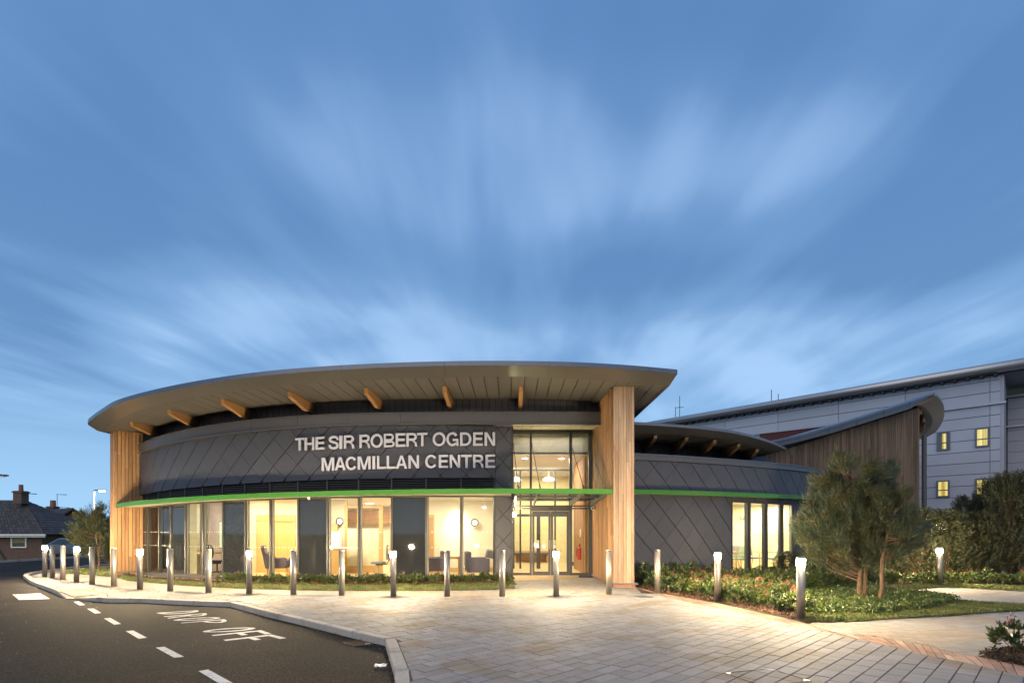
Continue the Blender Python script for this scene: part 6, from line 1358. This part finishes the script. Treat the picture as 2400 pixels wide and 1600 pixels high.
bare_tree((-36., 49., -.7), 5.2, 3, 'bare winter tree rising behind the small pine and lamp post')
# dead grass patch round the small pine
pol = [Gd(x, y)[:2] for x, y in ((150, 1344), (175, 1338), (215, 1334), (262, 1332), (262, 1352), (235, 1349), (200, 1346))]
pts = scatter(pol, 3500, 9, .01); leafobj('pine_grass', leaves(pts, [(0, 0, 1)]*len(pts), 3, .8, .09, .02, .02), M_blade, kind='stuff', label='rough grass round the foot of the small pine')
poly('pine_patch', pol, .004, M_lawn, kind='structure')
pts = scatter([(-27.3, 22), (-27.3, 60), (-70, 60), (-70, 22)], 9000, 12); pts = [(x, y, -.15+hz(x, y)) for x, y, _ in pts]
leafobj('verge_grass', leaves(pts, [(0, 0, 1)]*len(pts), 3, .7, .16, .04, .05), M_blade, kind='stuff', label='rough verge grass in front of the brick houses')
# yew hedge --------------------------------------------------------
def yew(seed, h, r):
    R = np.random.default_rng(seed); t = thing('hedge_shrub', (0, 0, 0), 'x', 'hedge shrub', 'dark hedge shrubs on the right'); n = 950; ph = R.uniform(0, 2*np.pi, n); zz_ = R.uniform(.03, 1, n)**.85; pr_ = np.sqrt(np.clip(1-(zz_*.97)**3.2, 0, 1))*.9+.1
    rad = r*pr_*R.uniform(.5, 1.05, n); c_ = np.c_[np.cos(ph)*rad, np.sin(ph)*rad, zz_*h]; d = np.c_[np.cos(ph)*.7, np.sin(ph)*.7, .9+R.normal(0, .3, n)]; d /= np.linalg.norm(d, axis=1)[:, None]
    pp, dd = [], []
    for k in range(8): pp.append(c_+d*k*.030); dd.append(d)
    leafobj('foliage', leaves(np.concatenate(pp), np.concatenate(dd), 3, .75, .06, .016, .008, R), M_yew, t)
    mb = MB()
    for i in R.integers(0, n, 14): mb.tube([(0, 0, .05), tuple(c_[i]*np.array([.5, .5, .8])), tuple(c_[i]+d[i]*.2)], [.014, .008, .003], 4, cap=False)
    obj('stems', mb, M_twig, t, kind='stuff'); return t
ya, yb_ = yew(41, 2.2, .62), yew(42, 2.2, .60); yl = ['dark hedge shrub right behind the pine', 'dark hedge shrub left of the far bollard', 'dark hedge shrub directly behind the far bollard', 'dark hedge shrub right of the far bollard', 'tall dark hedge shrub near the right edge', 'tallest dark hedge shrub at the right edge']
hs = [(10.6, 17.6, 1.5), (11.5, 17.2, 2.05), (12.4, 16.9, 2.1), (13.3, 16.8, 2.05), (14.2, 16.8, 2.0), (15.1, 16.7, 3.1), (15.9, 16.8, 2.9), (10.2, 17.7, 1.05), (9.75, 18.9, .8), (11.0, 18.3, 1.7), (12.0, 18.1, 2.0), (12.9, 18.0, 2.0), (13.8, 17.9, 2.0), (14.9, 17.9, 2.5), (16.8, 16.9, 3.1), (16.0, 18.2, 3.1)]
for i, (x, y, h_) in enumerate(hs):
    lab = ['dark hedge shrub behind the right side of the pine', 'dark hedge shrub between the pine and the far bollard', 'dark hedge shrub directly behind the far bollard', 'dark hedge shrub just right of the far bollard, below the hospital windows', 'dark hedge shrub below the right hospital windows', 'tall spiky hedge shrub reaching highest near the right edge', 'dark hedge shrub cut by the right edge', 'low dark hedge shrub glimpsed between the pine stems', 'low dark hedge shrub left of the pine stems'][i] if i < 9 else 'dark hedge shrub in the rear row, mostly hidden by the front row'
    src = (ya, yb_)[i % 2]
    if i < 2: src.location = (x, y, 0); src.scale = (1, 1, h_/2.2); src['label'] = lab; src['group'] = 'dark hedge shrubs on the right'
    else: q_ = dup(src, (x, y, 0), i*1.3, lab, (1., 1., h_/2.2))
# glowing panel for a bright spot behind the hedge, source unidentified
mb = MB(); p = P(2203, 1232, 24.); wg = thing('hedge_glow', p, 'bulkhead light glowing through the gaps of the dark hedge', 'outdoor light'); obj('lens', MB().box(p, (1.0, .1, .35)), emat('hedge_light', (1., .88, .66), 7.), wg, bevel=.03); obj('case', MB().box((p[0], p[1]+.08, p[2]), (1.1, .08, .45)), M_greyd, wg)
obj('post', MB().box((p[0], p[1]+.1, p[2]/2-.1), (.1, .06, p[2])), M_greyd, wg)
# ================================================================== hospital block
HC, HD = Vector((31.3, 35.0)), Vector((-.681, .732)); HN = Vector((-.732, -.681))
hb = thing('hospital_block', (31.3, 35, -.1), 'large pale grey clad block with a rounded eave and four yellow-lit windows behind the centre', 'building')
hp_ = lambda t, o_=0.: (HC.x+HD.x*t+HN.x*o_, HC.y+HD.y*t+HN.y*o_)
def th(px): k = (px-CX)/F; return (HC.x-k*HC.y)/(k*HD.y-HD.x)
def zh_(px, py): return H-(py-HY)/F*hp_(th(px))[1]
ZT = 11.62
def hwall(mb, t0, t1, z0, z1, f_, b_): mb.wall(hp_(t1), hp_(t0), z0, z0, z1, z1, f_, b_); return mb
obj('wall', hwall(MB(), 0, 30, -.2, ZT, -.05, .5), mat('cladding_backing', (.17, .18, .21)), hb)
vj = [0.02, .69, 5.22, 9.45, 13.9, 18.4, 22.8, 27.2, 30.]; rows_ = [ZT-.35-.745*k for k in range(16)]; rows_ = [ZT]+rows_
for i in range(len(vj)-1):
    for j in range(len(rows_)-1):
        if rows_[j] < .3: continue
        obj('cladding_panel', hwall(MB(), vj[i]+.018, vj[i+1]-.018, rows_[j+1]+.022, rows_[j]-.022, random.uniform(0, .006), .05), M_hosp, hb)
obj('ledge', hwall(MB(), -.1, 30, 9.70, 9.84, .14, .05), M_hroof, hb)
M_hwin = emat('curtained_light', (1., .76, .16), 1.0)
wm = bpy.data.materials.new('lit_curtain'); wm.use_nodes = True; t_ = wm.node_tree; t_.nodes.clear(); e_ = t_.nodes.new('ShaderNodeEmission'); tc_ = t_.nodes.new('ShaderNodeTexCoord'); wv = t_.nodes.new('ShaderNodeTexNoise'); mp_ = t_.nodes.new('ShaderNodeMapping'); mp_.inputs['Scale'].default_value = (7, 7, .15)
t_.links.new(tc_.outputs['Object'], mp_.inputs[0]); t_.links.new(mp_.outputs[0], wv.inputs['Vector']); wv.inputs['Scale'].default_value = 1.3; cr = t_.nodes.new('ShaderNodeMix'); cr.data_type = 'RGBA'; mr_ = t_.nodes.new('ShaderNodeMapRange'); mr_.inputs[1].default_value = .38; mr_.inputs[2].default_value = .62
t_.links.new(wv.outputs['Fac'], mr_.inputs[0]); t_.links.new(mr_.outputs[0], cr.inputs[0]); cr.inputs[6].default_value = (.50, .33, .05, 1); cr.inputs[7].default_value = (1., .84, .34, 1); t_.links.new(cr.outputs[2], e_.inputs[0]); e_.inputs[1].default_value = 1.0
o_ = t_.nodes.new('ShaderNodeOutputMaterial'); t_.links.new(e_.outputs[0], o_.inputs[0])
M_cur = mat('grey_curtain', (.12, .13, .12), var=.5, nscale=2, stretch=(8, 8, .2))
for x0, x1, y0, y1, dim in ((2196, 2227.5, 1013, 1055, 1), (2286, 2319, 1002.5, 1047, 0), (2195.5, 2226, 1125.5, 1164.5, 0), (2286, 2317.5, 1120.5, 1161.5, 0)):
    ta, tb = th(x1), th(x0); z0, z1 = zh_((x0+x1)/2, y1), zh_((x0+x1)/2, y0); mb = MB(); fw = .09
    for c0, c1, d0, d1 in ((ta, tb, z0, z0+fw), (ta, tb, z1-fw, z1), (ta, ta+fw, z0+fw, z1-fw), (tb-fw, tb, z0+fw, z1-fw), (ta+fw, tb-fw, z0+(z1-z0)*.38, z0+(z1-z0)*.38+.07)): hwall(mb, c0, c1, d0, d1, .09, .0)
    wn = obj('window', mb, mat('window_grey', (.11, .115, .14), rough=.5), hb); mb = hwall(MB(), ta+fw, tb-fw, z0+fw, z1-fw, .03, -.01)
    obj('curtain', mb, M_cur if dim else wm, wn)
    if dim: obj('curtain_gap', hwall(MB(), (ta+tb)/2-.14, (ta+tb)/2+.08, z0+fw, z1-fw, .035, -.03), wm, wn)
    obj('pane', hwall(MB(), ta+fw, tb-fw, z0+fw, z1-fw, .06, -.05), M_glass, wn)
# eave
hr = obj('eave', hwall(MB(), -1.7, 30, ZT+.05, ZT+.62, .55, 9.), M_hroof, hb)
obj('bullnose', MB().tube([(*hp_(t, .55), ZT+.335) for t in (-1.75, 10, 20, 30.3)], .29, 14), M_hroof, hr, smooth=True)
obj('eave_soffit', hwall(MB(), -1.65, 30, ZT-.02, ZT+.045, .5, .0), M_greyd, hr)
for k in range(44):
    t = .3+k*.68; obj('eave_bracket', hwall(MB(), t, t+.16, ZT-.14, ZT+.04, .42, .0), M_greyd, hr)
# right-hand return, gable overhang and set-back block
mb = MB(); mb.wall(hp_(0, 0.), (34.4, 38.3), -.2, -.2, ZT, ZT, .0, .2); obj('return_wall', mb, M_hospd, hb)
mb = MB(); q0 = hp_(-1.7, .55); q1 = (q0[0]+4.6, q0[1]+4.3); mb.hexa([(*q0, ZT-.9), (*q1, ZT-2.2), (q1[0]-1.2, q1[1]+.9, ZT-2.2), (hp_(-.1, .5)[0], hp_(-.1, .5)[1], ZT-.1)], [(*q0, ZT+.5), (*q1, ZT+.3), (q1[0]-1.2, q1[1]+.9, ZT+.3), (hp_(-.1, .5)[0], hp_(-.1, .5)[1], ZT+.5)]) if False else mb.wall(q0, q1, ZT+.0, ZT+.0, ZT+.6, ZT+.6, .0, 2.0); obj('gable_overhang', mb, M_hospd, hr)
sb0 = Vector((34.4, 38.2))
for j in range(15):
    z1 = 10.75-.745*j
    if z1 < .5: break
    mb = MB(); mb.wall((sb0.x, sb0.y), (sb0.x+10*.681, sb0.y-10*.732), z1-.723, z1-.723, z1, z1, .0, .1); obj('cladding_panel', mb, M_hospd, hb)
mb = MB(); mb.wall((sb0.x-.1, sb0.y+.1), (sb0.x+10*.681, sb0.y-10*.732+.1), -.2, -.2, 10.85, 10.85, -.1, 3.); obj('setback_block', mb, M_greyd, hb)
mb = MB(); mb.wall((sb0.x-.1, sb0.y+.1), (sb0.x+10*.681, sb0.y-10*.732+.1), 10.8, 10.8, 10.95, 10.95, .15, 3.); mb.wall((sb0.x-.1, sb0.y+.1), (sb0.x+10*.681, sb0.y-10*.732+.1), 8.75, 8.75, 8.85, 8.85, .22, -.1); obj('setback_coping', mb, M_hroof, hb)
for pts_, lab in (([(1583, 988), (1583, 953)], 'plain aerial rod at the left end of the long roof'), ([(1593, 988), (1593, 928)], 'thin aerial with short cross arms on the long roof'), ([(1808, 946), (1808, 913)], 'single aerial rod standing mid-way along the long roof'), ([(1824, 942), (1824, 923)], 'shorter aerial right of the mid roof one')):
    Yh_ = hp_(th(pts_[0][0]), 0)[1]+1.; a, b = P(*pts_[0], Yh_), P(*pts_[1], Yh_); an = thing('aerial', a, lab, 'aerial'); obj('mast', MB().tube([a-Vector((0, 0, .8)), b], .03, 6), M_greyd, an)
    if pts_[0][0] == 1593:
        m_ = a.lerp(b, .55)
        for k in range(3): obj('arm', MB().tube([m_-Vector((.42*math.cos(k), .42*math.sin(k), 0)), m_+Vector((.42*math.cos(k), .42*math.sin(k), .06))], .015, 5), M_greyd, an)
# ================================================================== houses on the left
def tiles(name, e0, e1, r0, r1, rows, cols, parent, m=None):
    """overlapping tiles between an eaves line e0-e1 and a ridge line r0-r1"""
    e0, e1, r0, r1 = map(Vector, (e0, e1, r0, r1)); mb = MB(); nrm = (e1-e0).cross(r0-e0).normalized(); 
    if nrm.z < 0: nrm = -nrm
    for j in range(rows):
        a, b = j/rows, (j+1)/rows+.12/rows
        for i in range(cols):
            l0, l1 = (i+.04)/cols, (i+.96)/cols; Pq = lambda u_, v_: e0.lerp(e1, u_).lerp(r0.lerp(r1, u_), v_); off_ = .02 if (i+j) % 2 else .03
            q = [Pq(l0, a), Pq(l1, a), Pq(l1, b), Pq(l0, b)]; mb.hexa([q[0]+nrm*off_, q[1]+nrm*off_, q[2], q[3]], [q[0]+nrm*(off_+.05), q[1]+nrm*(off_+.05), q[2]+nrm*.04, q[3]+nrm*.04])
    return obj(name, mb, m or M_slate, parent, kind='stuff')
h1 = thing('brick_bungalow', (-50, 52, -1.1), 'brick bungalow with dark tiled hipped roof and one white window at the far left', 'house')
obj('wall', MB().prism([(-74.5, 48.5), (-41.4, 48.5), (-41.4, 55.5), (-74.5, 55.5)], -1.3, 1.3), M_hbrick, h1)
rf = obj('roof', (lambda mb: (mb.hexa([(-75, 48, 1.28), (-40.7, 48, 1.28), (-40.7, 56, 1.28), (-75, 56, 1.28)], [(-70, 51.9, 4.45), (-46, 51.9, 4.45), (-46, 52.1, 4.45), (-70, 52.1, 4.45)]), mb)[1])(MB()), M_slate, h1)
tiles('roof_tiles', (-60, 47.95, 1.3), (-40.65, 47.95, 1.3), (-60, 52, 4.5), (-46., 52, 4.5), 15, 58, rf); tiles('hip_tiles', (-40.65, 48, 1.3), (-40.65, 56, 1.3), (-46, 52, 4.5), (-46, 52, 4.5), 15, 20, rf)
obj('gutter', MB().tube([(-75, 47.9, 1.27), (-40.6, 47.9, 1.27)], .07, 8), M_wht, rf); obj('fascia', MB().box((-57.8, 48.0, 1.17), (34.2, .04, .18)), M_wht, rf)
x0, x1, z0, z1 = (25.5-CX)/F*48.4, (61.6-CX)/F*48.4, H-(1283-HY)/F*48.4, H-(1256.5-HY)/F*48.4
mb = MB(); fw = .09
for c_, d in ((((x0+x1)/2, z0+fw/2), (x1-x0, fw)), (((x0+x1)/2, z1-fw/2), (x1-x0, fw)), ((x0+fw/2, (z0+z1)/2), (fw, z1-z0-2*fw)), ((x1-fw/2, (z0+z1)/2), (fw, z1-z0-2*fw))): mb.box((c_[0], 48.44, c_[1]), (d[0], .12, d[1]))
wn = obj('window', mb, M_wht, h1); obj('blind', MB().box(((x0+x1)/2, 48.47, z0+(z1-z0)*.68), (x1-x0-.2, .03, (z1-z0)*.5)), mat('tan_blind', (.30, .24, .14)), wn); obj('pane', MB().box(((x0+x1)/2, 48.43, (z0+z1)/2), (x1-x0-.18, .02, z1-z0-.18)), M_opq if False else M_glass, wn); obj('dark_room', MB().box(((x0+x1)/2, 48.49, (z0+z1)/2), (x1-x0-.18, .005, z1-z0-.18)), mat('dim_room', (.10, .09, .07)), wn)
def chimney(px0, px1, yt, yb, Y, parent, potw=.34, poth=.55):
    x0, x1 = (px0-CX)/F*Y, (px1-CX)/F*Y; z1, z0 = H-(yt-HY)/F*Y, H-(yb-HY)/F*Y; c_ = obj('chimney', MB().box(((x0+x1)/2, Y, (z0+z1)/2), (x1-x0, .8, z1-z0)), M_hbrick, parent)
    obj('chimney_cap', MB().box(((x0+x1)/2, Y, z1-.12), (x1-x0+.14, .95, .12)), M_hbrick, c_); obj('pot', MB().lathe([(potw*.55, 0), (potw*.5, poth), (potw*.56, poth+.03)], ((x0+x1)/2, Y, z1), 12), mat('terracotta', (.22, .08, .05)), c_); return (x0+x1)/2, z1
cx1, cz1 = chimney(39.5, 59, 1150, 1180, 51., rf); 
def aerial(x, Y, z0, z1, l, parent, label=None):
    a_ = thing('television_aerial', (x, Y, z0), label, 'aerial'); obj('mast', MB().tube([(x, Y, z0), (x, Y, z1)], .025, 6), M_greyd, a_); obj('boom', MB().tube([(x-.1, Y, z1-.05), (x+l, Y, z1-.1)], .022, 6), M_greyd, a_)
    for k in range(9): obj('element', MB().tube([(x+.1+k*l/10, Y-.18, z1-.06), (x+.1+k*l/10, Y+.18, z1-.06)], .012, 5), M_greyd, a_)
aerial((60-CX)/F*51, 51, H-(1160-HY)/F*51, H-(1155-HY)/F*51, 1.05, rf, 'television aerial on the left bungalow chimney')
h2 = thing('gabled_house', (-46, 58, -1.1), 'second brick house with dark tiles and a brick gable right of the bungalow', 'house')
A, B, Lf, Rf = Vector((-43.8, 55, 3.84)), Vector((-56.7, 65, 3.95)), Vector((-47.0, 54.6, 1.55)), Vector((-40.6, 55.4, 1.55)); AB = B-A
mb = MB(); mb.hexa([Lf+Vector((.2, .2, -2.9)), Rf+Vector((0, .2, -2.9)), Rf+Vector((0, .2, 0)), A+Vector((0, .2, -.12)), Lf+Vector((.2, .2, 0))], [q+AB for q in (Lf+Vector((.2, .2, -2.9)), Rf+Vector((0, .2, -2.9)), Rf+Vector((0, .2, 0)), A+Vector((0, .2, -.12)), Lf+Vector((.2, .2, 0)))]); obj('wall', mb, M_hbrick, h2)
rf2 = obj('roof', (lambda mb: (mb.hexa([Lf, A, A+Vector((0, 0, .08)), Lf+Vector((0, 0, .08))], [Lf+AB, A+AB, A+AB+Vector((0, 0, .08)), Lf+AB+Vector((0, 0, .08))]), mb.hexa([A, Rf, Rf+Vector((0, 0, .08)), A+Vector((0, 0, .08))], [A+AB, Rf+AB, Rf+AB+Vector((0, 0, .08)), A+AB+Vector((0, 0, .08))]), mb)[2])(MB()), M_slate, h2)
tiles('roof_tiles', Lf+AB+Vector((0, 0, .08)), Lf+Vector((0, 0, .08)), A+AB+Vector((0, 0, .08)), A+Vector((0, 0, .08)), 13, 40, rf2); obj('bargeboard', MB().tube([Lf, A, Rf], .05, 6), M_greyd, rf2)
chimney(116, 132.5, 1186, 1200, 60., rf2, .5, .62); aerial((134-CX)/F*60, 60, H-(1200-HY)/F*60, H-(1157-HY)/F*60, 1.05, rf2, 'tall television aerial beside the second house chimney')
aerial((140-CX)/F*60, 60.3, H-(1195-HY)/F*60, H-(1187-HY)/F*60, .8, rf2, 'low television aerial on the ridge of the second house')
# parked car in front of the houses
def car(loc, rz, paint, label):
    t = thing('parked_car', (0, 0, 0), label, 'car'); W_ = .86
    side = [(-2.05, .32), (-2.1, .62), (-1.95, .86), (-1.15, .96), (-.55, 1.40), (.85, 1.44), (1.75, .98), (2.02, .90), (2.08, .45), (2.0, .30)]
    mb = MB(); inn_ = lambda z_: W_-(max(0, z_-.9)*.34); mb.hexa([(x, -inn_(z_), z_) for x, z_ in side], [(x, inn_(z_), z_) for x, z_ in side]); obj('body', mb, paint, t, bevel=.05)
    for s in (-1, 1):
        gl = [(-1.0, .97), (-.50, 1.33), (.80, 1.36), (1.45, 1.0)]; mb = MB(); mb.hexa([(x, s*(inn_(z_)+.003), z_) for x, z_ in gl], [(x, s*(inn_(z_)+.008), z_) for x, z_ in gl]); obj('side_window', mb, M_opq, t)
        for wx in (-1.3, 1.28): w_ = obj('wheel', MB().tube([(wx, s*.70, .31), (wx, s*.88, .31)], .31, 20), M_black, t); obj('rim', MB().tube([(wx, s*.881, .31), (wx, s*.89, .31)], .19, 14), M_steel, w_)
        obj('headlight', MB().box((-2.0, s*.62, .70), (.16, .30, .13)), M_wht, t, bevel=.03); obj('tail_light', MB().box((2.0, s*.66, .80), (.1, .24, .16)), M_red, t, bevel=.02)
    mb = MB(); mb.hexa([(-1.16, -.66, .98), (-1.16, .66, .98), (-.60, .60, 1.385), (-.60, -.60, 1.385)], [(-1.19, -.66, .985), (-1.19, .66, .985), (-.63, .60, 1.39), (-.63, -.60, 1.39)]); obj('windscreen', mb, M_opq, t)
    t.location = loc; t.rotation_euler = (0, 0, rz); return t
M_silver = mat('silver_paint', (.42, .44, .48), rough=.3, metal=.5, coat=.6); M_carw = mat('white_paint', (.62, .63, .64), rough=.3, coat=.6); M_carb = mat('blue_grey_paint', (.09, .11, .15), rough=.3, metal=.4, coat=.6)
X = (182-CX)/F*39.; car((X, 39., -.10+hz(X, 39)+.0), 2.9, M_carb, 'blue-grey hatchback parked before the brick houses behind the left bollards')
# cars parked across the road behind the viewpoint; the dark panels mirror them
for k, (x, y, rz0, m_) in enumerate(((-13.5, -7.5, 1.4, M_carw), (-9.6, -8., 1.5, M_silver), (-5.9, -8.4, 1.6, M_carb), (1.0, -9.0, 1.55, M_carw))):
    car((x, y, -.1), rz0, m_, ['white hatchback parked behind the viewpoint', 'silver hatchback parked behind the viewpoint', 'blue-grey hatchback parked behind the viewpoint', 'white hatchback parked behind the viewpoint, apart from the others'][k])
# leaning timber post by the road at the far left
a, b = P(0, 1290, 29.5), Gd(16, 1313, -.12); lp_ = obj('leaning_post', MB().tube([a+(a-b)*.5, b], .07, 6), M_woodp, base=b, label='short timber post leaning by the verge at the far left', cat='post')
